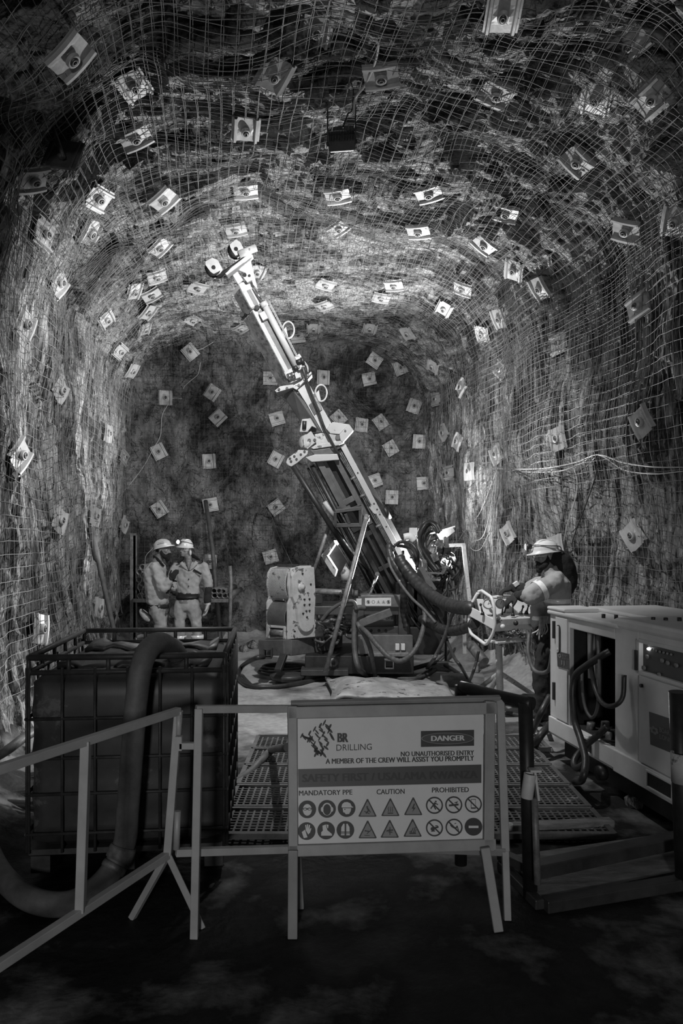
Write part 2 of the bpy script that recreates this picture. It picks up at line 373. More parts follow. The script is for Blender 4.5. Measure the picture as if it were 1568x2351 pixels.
# working face at the end of the drive
def back_off(u, z):
    edge = np.clip(np.minimum(np.minimum(u - UL, UR - u), ZC + 0.1 - z) / 0.9, 0, 1)
    bulge = -0.35 * (1 - np.sqrt(np.clip(edge * (2 - edge), 0, 1)))
    alc = 0.55 * np.exp(-(((u - 3.0) / 0.7) ** 2 + ((z - 4.7) / 0.5) ** 2))
    return bulge * 1.0 + alc + 0.22 * fbm(u * 0.7, z * 0.7, 101, 2) - 0.12 * np.clip(1 - z / 1.5, 0, 1)
ul = np.arange(UL - 0.5, UR + 0.5, 0.025); zl = np.arange(-0.15, 6.1, 0.025)
UU, ZZ = np.meshgrid(ul, zl, indexing='ij')
DB = back_off(UU, ZZ) + 0.06 * fbm(UU * 2.5, ZZ * 2.2, 111, 3) + 0.06 * cells(UU * 2.2 + 0.2 * fbm(UU * 2, ZZ * 2, 4), ZZ * 1.6, 121) * np.clip(ZZ - 1.0, 0, 1) + 0.02 * fbm(UU * 9, ZZ * 8, 131, 2)
VB = V_FAR + DB
P = np.stack([PX.x * UU + AX.x * VB, PX.y * UU + AX.y * VB, ZZ], -1)
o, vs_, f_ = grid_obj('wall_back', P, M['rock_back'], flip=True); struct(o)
base = sum(len(x) for x in ROCK_V); ROCK_V.append(vs_); ROCK_F.append((f_ + base, 'wall_back'))
allv = np.concatenate(ROCK_V); FACE_NAME = []; allf = []
for f_, nm in ROCK_F: allf.append(f_); FACE_NAME += [nm] * len(f_)
allf = np.concatenate(allf)
BVH = BVHTree.FromPolygons(allv.tolist(), allf.tolist())
# floor: muddy, wet
def floor_z(x, y): 
    return 0.05 * fbm(x * 0.9, y * 0.9, 201, 2) + 0.02 * fbm(x * 4, y * 4, 211, 3)
Wf = W
def F(px, py, z=0.0):
    d = (CAMZ - z) * FPX / (py - HY); p = Wf(px, py, d)
    if z > .25: return p
    for _ in range(2):
        h = float(floor_z(np.array([p.x]), np.array([p.y]))[0]) - .035 + z
        p = Wf(px, py, (CAMZ - h) * FPX / (py - HY))
    return p
xs = np.arange(-5.5, 5.6, 0.04); ys = np.concatenate([np.linspace(-3, 2.0, 40), np.arange(2.05, 15.2, 0.04)])
XX, YY = np.meshgrid(xs, ys, indexing='ij')
uu = PX.x * XX + PX.y * YY; vv_ = AX.x * XX + AX.y * YY
edge = np.clip(1 - np.minimum(np.minimum(uu - UL, UR - uu), V_FAR - vv_) / 0.55, 0, 1)
FZ = floor_z(XX, YY) - 0.035 + edge ** 2 * (0.22 + 0.25 * np.abs(fbm(XX * 3, YY * 3, 221, 3)))
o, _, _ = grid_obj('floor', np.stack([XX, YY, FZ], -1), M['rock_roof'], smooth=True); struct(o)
def floor_mat():
    m = bpy.data.materials.new('wet_muddy_floor'); m.use_nodes = True; nt = m.node_tree; b = nt.nodes['Principled BSDF']; L = nt.links.new
    tc = nn(nt, 'ShaderNodeTexCoord')
    n1 = nn(nt, 'ShaderNodeTexNoise'); n1.inputs['Scale'].default_value = 1.3; n1.inputs['Detail'].default_value = 8; n1.inputs['Roughness'].default_value = 0.6
    L(tc.outputs['Object'], n1.inputs['Vector'])
    n2 = nn(nt, 'ShaderNodeTexNoise'); n2.inputs['Scale'].default_value = 18; n2.inputs['Detail'].default_value = 6
    L(tc.outputs['Object'], n2.inputs['Vector'])
    cr = nn(nt, 'ShaderNodeValToRGB'); cr.color_ramp.elements[0].position = 0.52; cr.color_ramp.elements[1].position = 0.76
    cr.color_ramp.elements[0].color = (0.022, 0.022, 0.022, 1); cr.color_ramp.elements[1].color = (0.50, 0.50, 0.50, 1)
    # floor colour brightens beyond the mats: the floodlight's pool painted into the mud
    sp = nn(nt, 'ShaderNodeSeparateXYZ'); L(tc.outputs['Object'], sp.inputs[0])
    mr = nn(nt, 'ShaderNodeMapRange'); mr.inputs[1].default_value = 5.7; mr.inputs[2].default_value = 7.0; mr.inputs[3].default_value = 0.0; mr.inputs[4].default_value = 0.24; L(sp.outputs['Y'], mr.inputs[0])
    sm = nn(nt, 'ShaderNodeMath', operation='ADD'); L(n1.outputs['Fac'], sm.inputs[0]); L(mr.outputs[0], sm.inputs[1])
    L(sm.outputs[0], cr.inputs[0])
    mx = nn(nt, 'ShaderNodeMix', data_type='RGBA', blend_type='MULTIPLY'); mx.inputs[0].default_value = 0.6
    L(cr.outputs[0], mx.inputs[6]); L(n2.outputs['Fac'], mx.inputs[7]); L(mx.outputs[2], b.inputs['Base Color'])
    rr = nn(nt, 'ShaderNodeMapRange'); rr.inputs[1].default_value = 0.4; rr.inputs[2].default_value = 0.6; rr.inputs[3].default_value = 0.5; rr.inputs[4].default_value = 0.9
    L(n1.outputs['Fac'], rr.inputs[0]); L(rr.outputs[0], b.inputs['Roughness'])
    b.inputs['Specular IOR Level'].default_value = 0.22
    bp = nn(nt, 'ShaderNodeBump'); bp.inputs['Strength'].default_value = 0.5; bp.inputs['Distance'].default_value = 0.02
    L(n2.outputs['Fac'], bp.inputs['Height']); L(bp.outputs[0], b.inputs['Normal'])
    return m
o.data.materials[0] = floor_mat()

# ------------------------------------------------------------------ welded wire mesh pinned over the rock
SG = np.arange(0, S_ALL, 0.05); VG = np.arange(3.2, V_FAR + 0.3, 0.05)
_S, _V = np.meshgrid(SG, VG, indexing='ij'); DG = d_full(_S, _V)
def blur(a, k):
    for ax in (0, 1):
        p = np.pad(a, [(k, k) if i == ax else (0, 0) for i in (0, 1)], mode='edge'); c = np.cumsum(p, ax); c = np.insert(c, 0, 0, ax)
        a = (np.take(c, range(2 * k + 1, c.shape[ax]), ax) - np.take(c, range(0, c.shape[ax] - 2 * k - 1), ax)) / (2 * k + 1)
    return a
B1 = blur(DG, 3); MG = blur(np.maximum(DG, B1), 3) + 0.065
def bil(G, s, v):
    x = np.clip(s / 0.05, 0, G.shape[0] - 1.001); y = np.clip((v - 3.2) / 0.05, 0, G.shape[1] - 1.001)
    i = x.astype(int); j = y.astype(int); a = x - i; b = y - j
    return (G[i, j] * (1 - a) + G[i + 1, j] * a) * (1 - b) + (G[i, j + 1] * (1 - a) + G[i + 1, j + 1] * a) * b
def tubes4(P, r):
    """batch of 4-sided wires, P: list of (n,3) arrays"""
    Vs, Fs = [], []; o = 0
    for p in P:
        t = np.gradient(p, axis=0); t /= np.linalg.norm(t, axis=1)[:, None] + 1e-9
        ref = np.array([0.3, 0.5, 0.8]); ref = np.where(np.abs(t @ ref)[:, None] > 0.9, np.array([0.8, -0.5, 0.1]), ref)
        a = np.cross(t, ref); a /= np.linalg.norm(a, axis=1)[:, None]; b = np.cross(t, a)
        q = np.stack([p + a * r, p + b * r, p - a * r, p - b * r], 1).reshape(-1, 3); n = len(p)
        i = (np.arange(n - 1) * 4)[:, None] + np.arange(4)[None]; j = (np.arange(n - 1) * 4)[:, None] + (np.arange(4)[None] + 1) % 4
        Fs.append(np.stack([i, j, j + 4, i + 4], -1).reshape(-1, 4) + o); Vs.append(q); o += len(q)
    return np.concatenate(Vs), np.concatenate(Fs)
def wire_obj(name, P, r, m='wire'):
    vs, f = tubes4(P, r); me = bpy.data.meshes.new(name); me.vertices.add(len(vs)); me.vertices.foreach_set('co', vs.astype(np.float32).ravel())
    me.loops.add(len(f) * 4); me.loops.foreach_set('vertex_index', f.astype(np.int32).ravel())
    me.polygons.add(len(f)); me.polygons.foreach_set('loop_start', np.arange(len(f), dtype=np.int32) * 4)
    me.polygons.foreach_set('use_smooth', np.full(len(f), True)); me.update(calc_edges=True); me.materials.append(M[m])
    o = bpy.data.objects.new(name, me); COL.objects.link(o); return o
def shell_wires(s0, s1, v0, v1, seed, off, rag=0.0, pitch=0.1):
    out = []
    def pt(s, v):
        ww = 0.045 * fbm(s * 1.1, v * 1.1, seed + 3, 2); w2 = 0.045 * fbm(s * 1.1 + 7, v * 1.1, seed + 4, 2)
        ss = np.clip(s + ww + 0.006 * vnoise(s * 9, v * 9, seed + 8), 0.02, S_ALL - 0.02); v2 = v + w2 + 0.006 * vnoise(s * 9, v * 9, seed + 9)
        o_ = bil(MG, ss, v2) + off + 0.05 * vnoise(s * 1.6, v * 1.6, seed + 5) + 0.012 * vnoise(s * 8, v * 8, seed + 6)
        return shell_pts(ss, v2, o_)
    for s in np.arange(s0, s1, pitch):
        a = v0 + rag * rng.random(); b = v1
        v = np.arange(a, b, 0.06); out.append(pt(np.full(v.shape, s), v))
    for v in np.arange(v0, v1, pitch):
        s = np.arange(s0 + rag * rng.random(), s1, 0.06); out.append(pt(s, np.full(s.shape, v)))
    return out
VW = V_FAR - 0.15
tag(wire_obj('wire_mesh', shell_wires(0.55, 4.5, 3.6, VW, 301, 0.035, 0.15), 0.0029), 'galvanised wire mesh sagging over the pale left rock wall', 'wire mesh', 'wire mesh lining')
tag(wire_obj('wire_mesh', shell_wires(3.9, S_ALL - 3.9, 3.5, VW, 331, 0.0) + shell_wires(4.6, S_ALL - 4.4, 4.6, 10.5, 361, 0.04), 0.0029), 'doubled wire mesh pinned under the rock roof', 'wire mesh', 'wire mesh lining')
tag(wire_obj('wire_mesh', shell_wires(S_ALL - 4.6, S_ALL - 0.35, 3.4, VW, 391, 0.0, 0.1) + shell_wires(S_ALL - 4.4, S_ALL - 2.3, 6.5, 10.5, 421, 0.05), 0.0029), 'wire mesh draped over the right rock wall behind the white machine cabinet', 'wire mesh', 'wire mesh lining')
def back_wires():
    out = []
    def pt(u, z):
        vv = V_FAR + back_off(u, z) - 0.10 + 0.03 * vnoise(u * 1.5, z * 1.5, 441)
        u2 = u + 0.05 * fbm(u, z, 445, 2); z2 = z + 0.05 * fbm(u + 5, z, 447, 2)
        return np.stack([PX.x * u2 + AX.x * vv, PX.y * u2 + AX.y * vv, z2], -1)
    for u in np.arange(UL + 0.1, UR - 0.05, 0.1):
        z = np.arange(0.95, 5.4, 0.07); out.append(pt(np.full(z.shape, u), z))
    for z in np.arange(0.95, 5.4, 0.1):
        u = np.arange(UL + 0.05, UR - 0.05, 0.07); out.append(pt(u, np.full(u.shape, z)))
    return out
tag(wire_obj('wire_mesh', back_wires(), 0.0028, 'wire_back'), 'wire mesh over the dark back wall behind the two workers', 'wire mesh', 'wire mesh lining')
# ------------------------------------------------------------------ rock bolt plates
def plate_meshes():
    L = 0.135
    prof = [(-.15, .004), (-.132, .004), (-.122, .030), (-.100, .030), (-.088, .006), (-.055, .004), (.055, .004), (.088, .006), (.100, .030), (.122, .030), (.132, .004), (.15, .004)]
    t = MB(); n = len(prof); ys = [-L, -0.07, -0.045, 0, 0.045, 0.07, L]
    top = []
    for y in ys:
        for x, z in prof:
            zz = z + (0.030 * max(0, 1 - (math.hypot(x, y) / 0.075) ** 2) if abs(x) < 0.06 else 0)
            zz -= 0.02 * (y / L) ** 2 * (0.5)
            top.append((x, y, zz))
    bot = [(x, y, z - 0.005) for x, y, z in top]; N = len(top); fs = []
    for j in range(len(ys) - 1):
        for i in range(n - 1):
            a = j * n + i; fs.append((a, a + 1, a + n + 1, a + n)); fs.append((N + a, N + a + n, N + a + n + 1, N + a + 1))
    for i in range(n - 1):
        fs.append((i, N + i, N + i + 1, i + 1)); a = (len(ys) - 1) * n + i; fs.append((a, a + 1, N + a + 1, N + a))
    for j in range(len(ys) - 1):
        a = j * n; fs.append((a, a + n, N + a + n, N + a)); a = j * n + n - 1; fs.append((a, N + a, N + a + n, a + n))
    t.add(top + bot, fs)
    c = MB(); c.lathe([(0.050, 0.020), (0.046, 0.040), (0.036, 0.044), (0.031, 0.042)], (0, 0, 0), (0, 0, 1), 20)   # pressed collar
    b = MB(); b.lathe([(0.0001, 0.030), (0.012, 0.030), (0.0125, 0.052), (0.016, 0.052), (0.024, 0.050), (0.031, 0.044), (0.031, 0.026)], (0, 0, 0), (0, 0, 1), 18)
    return t.mesh('plate'), c.mesh('collar'), b.mesh('bolt_ring')
PM, CM, BM_ = plate_meshes(); PM.materials.append(M['plate']); CM.materials.append(M['plate']); BM_.materials.append(M['plate_hole'])
PM_D = PM.copy(); PM_D.materials.clear(); PM_D.materials.append(M['plate_dark'])
PL = [(722,48,82),(145,110,48),(300,178,-55),(628,152,62),(875,155,8),(1140,198,-25),(1375,210,80),(1505,213,42),(1450,85,40),(305,300,25),(563,278,86),(1330,358,-45),
(1155,12,80),(60,398,6),(562,425,4),(775,435,10),(985,430,16),(215,445,-30),(372,447,42),(1165,478,-14),(540,515,10),(778,512,35),(963,519,4),(82,535,-42),(196,523,62),
(362,557,45),(1117,550,-40),(1448,520,-12),(355,625,18),(118,648,50),(452,650,-14),(300,660,72),(590,612,66),(748,642,-16),(905,645,4),(1068,655,-20),(1187,612,84),
(1255,597,-80),(1248,654,-60),(343,668,28),(235,725,-62),(333,708,52),(440,725,-30),(745,690,18),(876,673,-10),(720,745,88),(850,745,76),(1025,700,62),(940,758,-58),
(553,745,30),(1480,705,36),(38,745,68),(1155,725,-68),(1115,760,-78),(325,748,76),(268,800,-42),(1295,790,26),(682,772,5),(437,810,-50),(1000,835,80),(858,828,-35),
(380,915,90),(487,903,56),(500,960,44),(635,963,16),(620,870,-3),(740,868,88),(845,870,12),(365,1038,-62),(480,1060,-86),(632,1056,62),(366,1170,-56),(483,1160,10),
(633,1165,36),(620,1278,16),(482,1290,86),(828,978,84),(776,962,-50),(872,972,-55),(950,935,70),(1010,918,16),(895,1030,-60),(962,1015,86),(1028,995,-66),(1060,1015,70),
(858,1105,20),(972,1110,4),(1040,1085,10),(1088,1083,90),(898,1142,88),(1150,1045,-70),(1160,850,-46),(1070,890,60),(918,845,-70),(1293,1008,-80),(1490,970,-64),
(1178,1225,-66),(1290,1255,-80),(1468,1230,-58),(25,1045,56),(120,1195,74),(235,995,86),(205,1185,80),(275,1050,-50),(275,1205,70),(122,895,60),(296,845,60),(213,1395,84),(72,1445,86),(1562,500,80)]
def place_on_rock(px, py, ang, off):
    o = V((0, 0, CAMZ)); d = (W(px, py, 1.0) - o).normalized()
    hit, nrm, idx, dist = BVH.ray_cast(o, d)
    if hit is None: return None
    # local mean plane of the rock
    acc = V((0, 0, 0)); hs = []
    e1 = d.orthogonal().normalized(); e2 = d.cross(e1)
    for k in range(10):
        a = 2 * math.pi * k / 10; r = 0.16 / dist
        h2, n2, i2, d2 = BVH.ray_cast(o, (d + (e1 * math.cos(a) + e2 * math.sin(a)) * r).normalized())
        if h2: acc += n2 if n2.dot(d) < 0 else -n2; hs.append(h2)
    nm = FACE_NAME[idx]
    ideal = {'wall_left': PX, 'wall_right': -PX, 'ceiling': V((0, 0, -1)), 'wall_back': -AX}[nm]
    if nm == 'ceiling':
        u = hit.dot(PX); k = max(-1, min(1, (u - 1.25) / 2.5)); ideal = V((0, 0, -1)) - PX * (k ** 3) * 0.9
    n = (acc.normalized() * 0.45 + ideal.normalized() * 1.0 - d * 0.12).normalized()
    # ridge direction seen at the given image angle
    right, up = V((1, 0, 0)), V((0, 0, 1)); t = right * math.cos(R(ang)) + up * math.sin(R(ang))
    pl = d.cross(t).normalized(); y = n.cross(pl).normalized(); x = y.cross(n)
    return hit, n, Matrix((x, y, n)).transposed(), nm, dist
where = {'wall_left': 'left rock wall', 'wall_right': 'right rock wall', 'ceiling': 'rock roof', 'wall_back': 'back wall'}
items = []
for px, py, ang in PL:
    r = place_on_rock(px, py, ang, 0)
    if r: items.append((px, py, ang) + r)
ORD = ['first', 'second', 'third', 'fourth', 'fifth', 'sixth', 'seventh', 'eighth', 'ninth', 'tenth', 'eleventh', 'twelfth']
by = {}
for it in items: by.setdefault(it[6], []).append(it)
plate_src = None
for nm, its in by.items():
    its.sort(key=lambda q: q[1]); per = 6 if nm == 'ceiling' else 4
    rows = [its[i:i + per] for i in range(0, len(its), per)]
    for ri, row in enumerate(rows):
        row.sort(key=lambda q: q[0])
        for ci, (px, py, ang, hit, n, m, _, dist) in enumerate(row):
            tilt = 'upright' if abs(abs(ang) - 90) < 15 else ('level' if abs(ang) < 15 else 'tilted')
            lbl = '%s steel rock bolt plate on the %s, %s from left, %s row down' % (tilt, where[nm], ORD[ci], ORD[ri])
            if plate_src is None:
                root = thing('bolt_plate', (0, 0, 0), lbl, 'bolt plate', 'rock bolt plates')
                ch = []
                for cn, cm in (('plate', PM), ('collar', CM), ('bolt_ring', BM_)):
                    c = bpy.data.objects.new(cn, cm); COL.objects.link(c); c.parent = root; ch.append(c)
                plate_src = (root, ch)
            else:
                root = plate_src[0].copy(); COL.objects.link(root)
                for c0 in plate_src[1]:
                    c = c0.copy(); COL.objects.link(c); c.parent = root
                root['label'] = lbl
            root.matrix_world = Matrix.Translation(hit + n * 0.09) @ m.to_4x4() @ Matrix.Diagonal((0.82, 1.0, 1.0, 1))
# ------------------------------------------------------------------ helpers for flat print
def ray_plane(px, py, p0, n):
    o = V((0, 0, CAMZ)); d = W(px, py, 1.0) - o
    return o + d * ((p0 - o).dot(n) / d.dot(n))
_tc = {}
def text_pts(s, bold=0.0):
    if (s, bold) in _tc: return _tc[(s, bold)]
    cu = bpy.data.curves.new('lettering', 'FONT'); cu.body = s; cu.size = 1; cu.offset = bold; cu.resolution_u = 3
    o = bpy.data.objects.new('lettering', cu); COL.objects.link(o)
    dg = bpy.context.evaluated_depsgraph_get(); me = bpy.data.meshes.new_from_object(o.evaluated_get(dg))
    v = [tuple(x.co) for x in me.vertices]; f = [tuple(p.vertices) for p in me.polygons]
    bpy.data.objects.remove(o); bpy.data.curves.remove(cu); bpy.data.meshes.remove(me)
    a = np.array(v); mn, mx_ = a.min(0), a.max(0)
    r = [((x - mn[0]) / (mx_[0] - mn[0]), (y - mn[1]) / (mx_[1] - mn[1])) for x, y, z in v], f
    _tc[(s, bold)] = r; return r
def put_text(mb, s, bl, br, tl, bold=0.0):
    """text stretched over the parallelogram with corners bottom-left, bottom-right, top-left"""
    p, f = text_pts(s, 0.0); bl, br, tl = V(bl), V(br), V(tl)
    sh = (br - bl).normalized() * bold * (tl - bl).length * 2.4
    nv = (br - bl).cross(tl - bl).normalized() * .0003
    for i, q in enumerate((-1, -.33, .33, 1) if bold else (0,)): mb.add([bl + nv * i + sh * q + (br - bl) * x + (tl - bl) * y for x, y in p], f)
def disc(c, r, n=28, a0=0.0): return [(c[0] + r * math.cos(a0 + 2 * math.pi * k / n), c[1] + r * math.sin(a0 + 2 * math.pi * k / n)) for k in range(n)]

# ------------------------------------------------------------------ A-frame safety sign
root = thing('safety_sign', F(905, 2145), 'pale framed safety sign with rows of round and triangular symbols on A-frame legs', 'safety sign')
tl, tr, bl = W(660, 1621, 3.60), W(1140, 1610, 3.71), W(662, 1967, 3.44)
ex = (tr - tl).normalized(); ey = (tl - bl); ey = (ey - ex * ey.dot(ex)).normalized(); nz_ = ex.cross(ey)
if nz_.y > 0: nz_ = -nz_
SP = lambda px, py, off=0.0: ray_plane(px, py, tl, nz_) + nz_ * off
SZ = lambda x, y, off=0.0: SP(640 + x / 2.8, 1580 + y / 2.8, off)
fr = MB()
def bar(a, b, w, t=0.035, off=0.0):
    a, b = V(a), V(b); fr.beam(a + nz_ * off, b + nz_ * off, t, w, up=(b - a).cross(nz_))
for a, b, w in ((SP(671, 1621), SP(673, 1967), .046), (SP(1124, 1610), SP(1121, 1953), .050), (SP(661, 1637), SP(1140, 1626), .058), (SP(662, 1953), SP(1137, 1938), .052)):
    fr.beam(a, b, .036, w, up=(b - a).cross(nz_))
fr.build('frame', M['sign_frame'], root, bevel=.004)
for a, b in ((W(673, 1950, 3.435), F(672, 2153, 0.0)), (W(1113, 1945, 3.50), F(1144, 2138, 0.0))):
    MB().beam(a, b, .045, .036, up=(0, -1, 0)).build('front_leg', M['sign_frame'], root, bevel=.004)
rf = MB(); rt = [W(668, 1619, 3.66), W(1148, 1606, 3.77), F(690, 2085, 0.0), F(1165, 2113, 0.0)]
for a, b in ((rt[0], rt[0].lerp(rt[2], .68)), (rt[1], rt[1].lerp(rt[3], .70)), (rt[0], rt[1]), (rt[0].lerp(rt[2], .68), rt[1].lerp(rt[3], .70))): rf.beam(a, b, .04, .03, up=(0, 1, 0.3))
rf.build('rear_frame', M['sign_frame'], root, bevel=.003)
for i in (0, 1): MB().beam(rt[i].lerp(rt[i + 2], .66), rt[i + 2], .034, .028, up=(0, -1, 0)).build('rear_leg', M['sign_frame'], root, bevel=.003)
MB().cyl(SP(1126, 1612, -.06), SP(1146, 1611, -.06), .012, 10).build('hinge', M['black'], root)
bd = MB(); c4 = [SP(682, 1650, -.002), SP(1110, 1640, -.002), SP(1108, 1936, -.002), SP(683, 1945, -.002)]
bd.add(c4 + [q - nz_ * .006 for q in c4], ((0, 1, 2, 3), (7, 6, 5, 4), (0, 4, 5, 1), (1, 5, 6, 2), (2, 6, 7, 3), (3, 7, 4, 0)))
board = bd.build('sign_board', M['sign_white'], root)
board['_o'] = root['_o']
PO = .0015
def flat(mb, pts, off=PO): mb.add([SZ(x, y, off) for x, y in pts], [tuple(range(len(pts)))])
def ring(mb, c, r, w, off=PO, n=32):
    a = [SZ(x, y, off) for x, y in disc(c, r, n)] + [SZ(x, y, off) for x, y in disc(c, r - w, n)]
    mb.add(a, [(k, (k + 1) % n, n + (k + 1) % n, n + k) for k in range(n)])
b_ = MB(); flat(b_, ((124, 521), (1302, 491), (1302, 609), (126, 638))); b_.build('grey_band', M['sign_grey'], board)
def line(s, x0, y0, x1, y1, h, bold=0.0, m='sign_ink', off=PO):
    """baseline from x0,y0 to x1,y1, letter height h, in board pixels"""
    mb = MB(); put_text(mb, s, SZ(x0, y0, off), SZ(x1, y1, off), SZ(x0, y0 - h, off), bold); return mb.build('lettering', M[m], board)
line('BR', 380, 347, 443, 347, 58, .03)
line('DRILLING', 370, 403, 598, 396, 40)
line('NO UNAUTHORISED ENTRY', 785, 439, 1254, 430, 31, .02)
line('A MEMBER OF THE CREW WILL ASSIST YOU PROMPTLY', 302, 487, 1254, 466, 33, .022)
line('SAFETY FIRST / USALAMA KWANZA', 153, 604, 1276, 578, 50, .03, off=.003)
line('MANDATORY PPE', 130, 691, 472, 684, 32, .014)
line('CAUTION', 629, 683, 808, 679, 32, .014)
line('PROHIBITED', 985, 671, 1221, 668, 32, .014)
dg_ = MB(); flat(dg_, ((913, 276), (1255, 268), (1255, 370), (913, 378)))
dg_.cur = 1; e1 = [(1084 + 168 * math.cos(t), 323 + 37 * math.sin(t)) for t in np.linspace(0, 2 * math.pi, 40, False)]; e2 = [(1084 + 163 * math.cos(t), 323 + 34 * math.sin(t)) for t in np.linspace(0, 2 * math.pi, 40, False)]
flat(dg_, e1, .0025); dg_.cur = 2; flat(dg_, e2, .0032)
dg_.build('danger_panel', [M['sign_ink'], M['sign_mid'], M['sign_grey']], board)
line('DANGER', 980, 340, 1192, 336, 34, .03, 'sign_white', .0045)
# dashed drill-track emblem beside the firm's name
lg = MB(); rl = random.Random(4)
def dash(x, y, L, w, a):
    c, s_ = math.cos(a), math.sin(a); n = 10
    flat(lg, [(x + c * L * math.cos(t) - s_ * w * math.sin(t), y + s_ * L * math.cos(t) + c * w * math.sin(t)) for t in np.linspace(0, 2 * math.pi, n, False)])
for (x0, y0, x1, y1, n) in ((150, 308, 196, 326, 4), (196, 290, 250, 420, 7), (232, 262, 282, 395, 7), (262, 238, 318, 360, 7), (296, 222, 345, 318, 6), (238, 395, 285, 430, 5), (240, 425, 300, 380, 5), (205, 330, 240, 420, 5), (330, 250, 340, 300, 3)):
    for k in range(n):
        t = k / max(1, n - 1); dash(x0 + (x1 - x0) * t + rl.uniform(-5, 5), y0 + (y1 - y0) * t + rl.uniform(-4, 4), rl.uniform(15, 26), rl.uniform(4.5, 7.5), R(48 + rl.uniform(-14, 14)) if k % 3 else R(-62))
for k in range(4): dash(162 + k * 12, 312 + k * 4, 13, 6, R(18))
lg.build('emblem', M['sign_ink'], board)
# pictograms
def pict(kind, cx, cy, glyphs, sx=1.0):
    """kind disc / tri / ban; glyphs: list of (colour, polygon) in a unit circle"""
    mb = MB(); r = 57
    if kind == 'disc': mb.cur = 0; flat(mb, disc((cx, cy), r)); s = r * .92
    elif kind == 'tri':
        def T(q, up): return [(cx + q * 62 * x, cy + up + q * 58 * y) for x, y in ((-.94, .93), (-.86, 1), (.86, 1), (.94, .93), (.06, -.95), (-.06, -.95))]
        mb.cur = 0; flat(mb, T(1, 0)); mb.cur = 2; flat(mb, T(.80, 5), PO + .0008); s = 42; cy += 14
    else:
        mb.cur = 0; ring(mb, (cx, cy), 55, 9, PO + .0016); s = 44
        q = 0.7071; a = 55; w = 4.5
        if kind == 'ban': mb.add([SZ(cx + x, cy + y, PO + .0022) for x, y in ((-38 - w * q, -38 + w * q), (-38 + w * q, -38 - w * q), (38 + w * q, 38 - w * q), (38 - w * q, 38 + w * q))], [(0, 1, 2, 3)])
    for col, poly in glyphs:
        mb.cur = col; flat(mb, [(cx + x * s, cy - y * s) for x, y in poly], PO + (.0008 + .0006 * (1 + glyphs.index((col, poly)) * .3)))
    return mb.build('pictogram', [M['sign_ink'], M['sign_white'], M['sign_mid']], board)
def el(cx, cy, rx, ry, n=18): return [(cx + rx * math.cos(2 * math.pi * k / n), cy + ry * math.sin(2 * math.pi * k / n)) for k in range(n)]
def st(x0, y0, x1, y1, w):
    d = math.hypot(x1 - x0, y1 - y0); a, b = -(y1 - y0) / d * w / 2, (x1 - x0) / d * w / 2
    return [(x0 + a, y0 + b), (x1 + a, y1 + b), (x1 - a, y1 - b), (x0 - a, y0 - b)]
face = el(0, -.05, .55, .72)
pict('disc', 183, 779, [(1, face), (0, el(-.26, .05, .27, .17)), (0, el(.26, .05, .27, .17)), (0, st(-.7, .12, .7, .12, .07)), (1, el(-.28, .04, .17, .09)), (1, el(.28, .04, .17, .09))])
pict('disc', 310, 776, [(1, el(0, -.02, .62, .78)), (0, el(0, -.08, .47, .68)), (1, el(-.6, -.05, .16, .30)), (1, el(.6, -.05, .16, .30))])
pict('disc', 436, 771, [(1, [(-.62, .22), (-.55, .5), (-.3, .72), (.1, .76), (.45, .6), (.62, .22), (.8, .16), (.8, .08), (-.62, .08)]), (1, [(-.5, .0), (.55, .0), (.5, -.35), (.3, -.7), (-.1, -.75), (-.25, -.55), (-.42, -.5)]), (0, el(-.22, -.15, .08, .06))])
pict('disc', 179, 919, [(1, [(-.6, -.1), (-.2, .2), (.1, -.75), (-.35, -.85)]), (1, [(-.1, .1), (-.18, .75), (-.05, .8), (.02, .3), (.05, .85), (.18, .85), (.2, .3), (.3, .8), (.42, .75), (.36, .2), (.5, .4), (.58, .32), (.42, -.15), (.2, -.4)])])
pict('disc', 304, 915, [(1, [(-.45, .6), (-.05, .75), (.15, .05), (.7, -.4), (.72, -.62), (-.6, -.62), (-.6, -.2), (-.4, 0)]), (1, [(.02, .76), (.3, .7), (.25, .3), (.16, .3)])])
pict('disc', 428, 911, [(1, [(-.55, -.65), (-.5, .35), (-.25, .78), (-.1, .75), (-.1, -.65)]), (1, [(.55, -.65), (.5, .35), (.25, .78), (.1, .75), (.1, -.65)]), (0, [(-.6, -.2), (.6, -.2), (.6, -.32), (-.6, -.32)]), (0, [(-.6, -.42), (.6, -.42), (.6, -.5), (-.6, -.5)])])
tri = [(570, 768), (717, 764), (864, 758), (571, 907), (713, 903), (860, 897)]
gl = [[(0, el(-.05, .45, .14, .16)), (0, st(-.05, .3, .2, -.1, .25)), (0, st(.15, -.1, -.25, -.55, .2)), (0, st(.1, .2, .45, -.4, .14)), (0, st(-.5, -.2, .3, -.6, .12))],
      [(0, st(-.42, -.6, .42, -.6, .16))] + [(0, [(x - .05, -.42), (x + .05, -.2), (x - .04, .1), (x + .1, .42), (x + .17, .42), (x + .06, .1), (x + .15, -.2), (x + .04, -.42)]) for x in (-.36, -.04, .26)],
      [(0, [(.1, .72), (-.25, -.05), (.02, -.05), (-.16, -.62), (.36, .12), (.06, .12), (.26, .72)])],
      [(0, el(-.36, .12, .11, .12)), (0, st(-.3, .1, .35, .0, .16)), (0, st(.3, .0, .55, .3, .1)), (0, st(.2, 0, -.1, -.35, .12)), (0, st(-.5, -.58, .3, -.62, .09))],
      [(0, st(.02, .6, .02, -.6, .13)), (0, st(-.5, .0, .5, .15, .2)), (0, st(-.2, -.15, .4, -.2, .14)), (0, st(-.5, -.1, .1, .3, .12))],
      [(0, st(-.5, -.5, .5, -.5, .2)), (0, st(-.3, -.5, .1, .35, .12)), (0, st(.1, -.4, .4, .45, .12)), (0, st(.3, -.4, .55, .1, .1)), (0, st(-.5, -.3, -.1, -.1, .1))]]
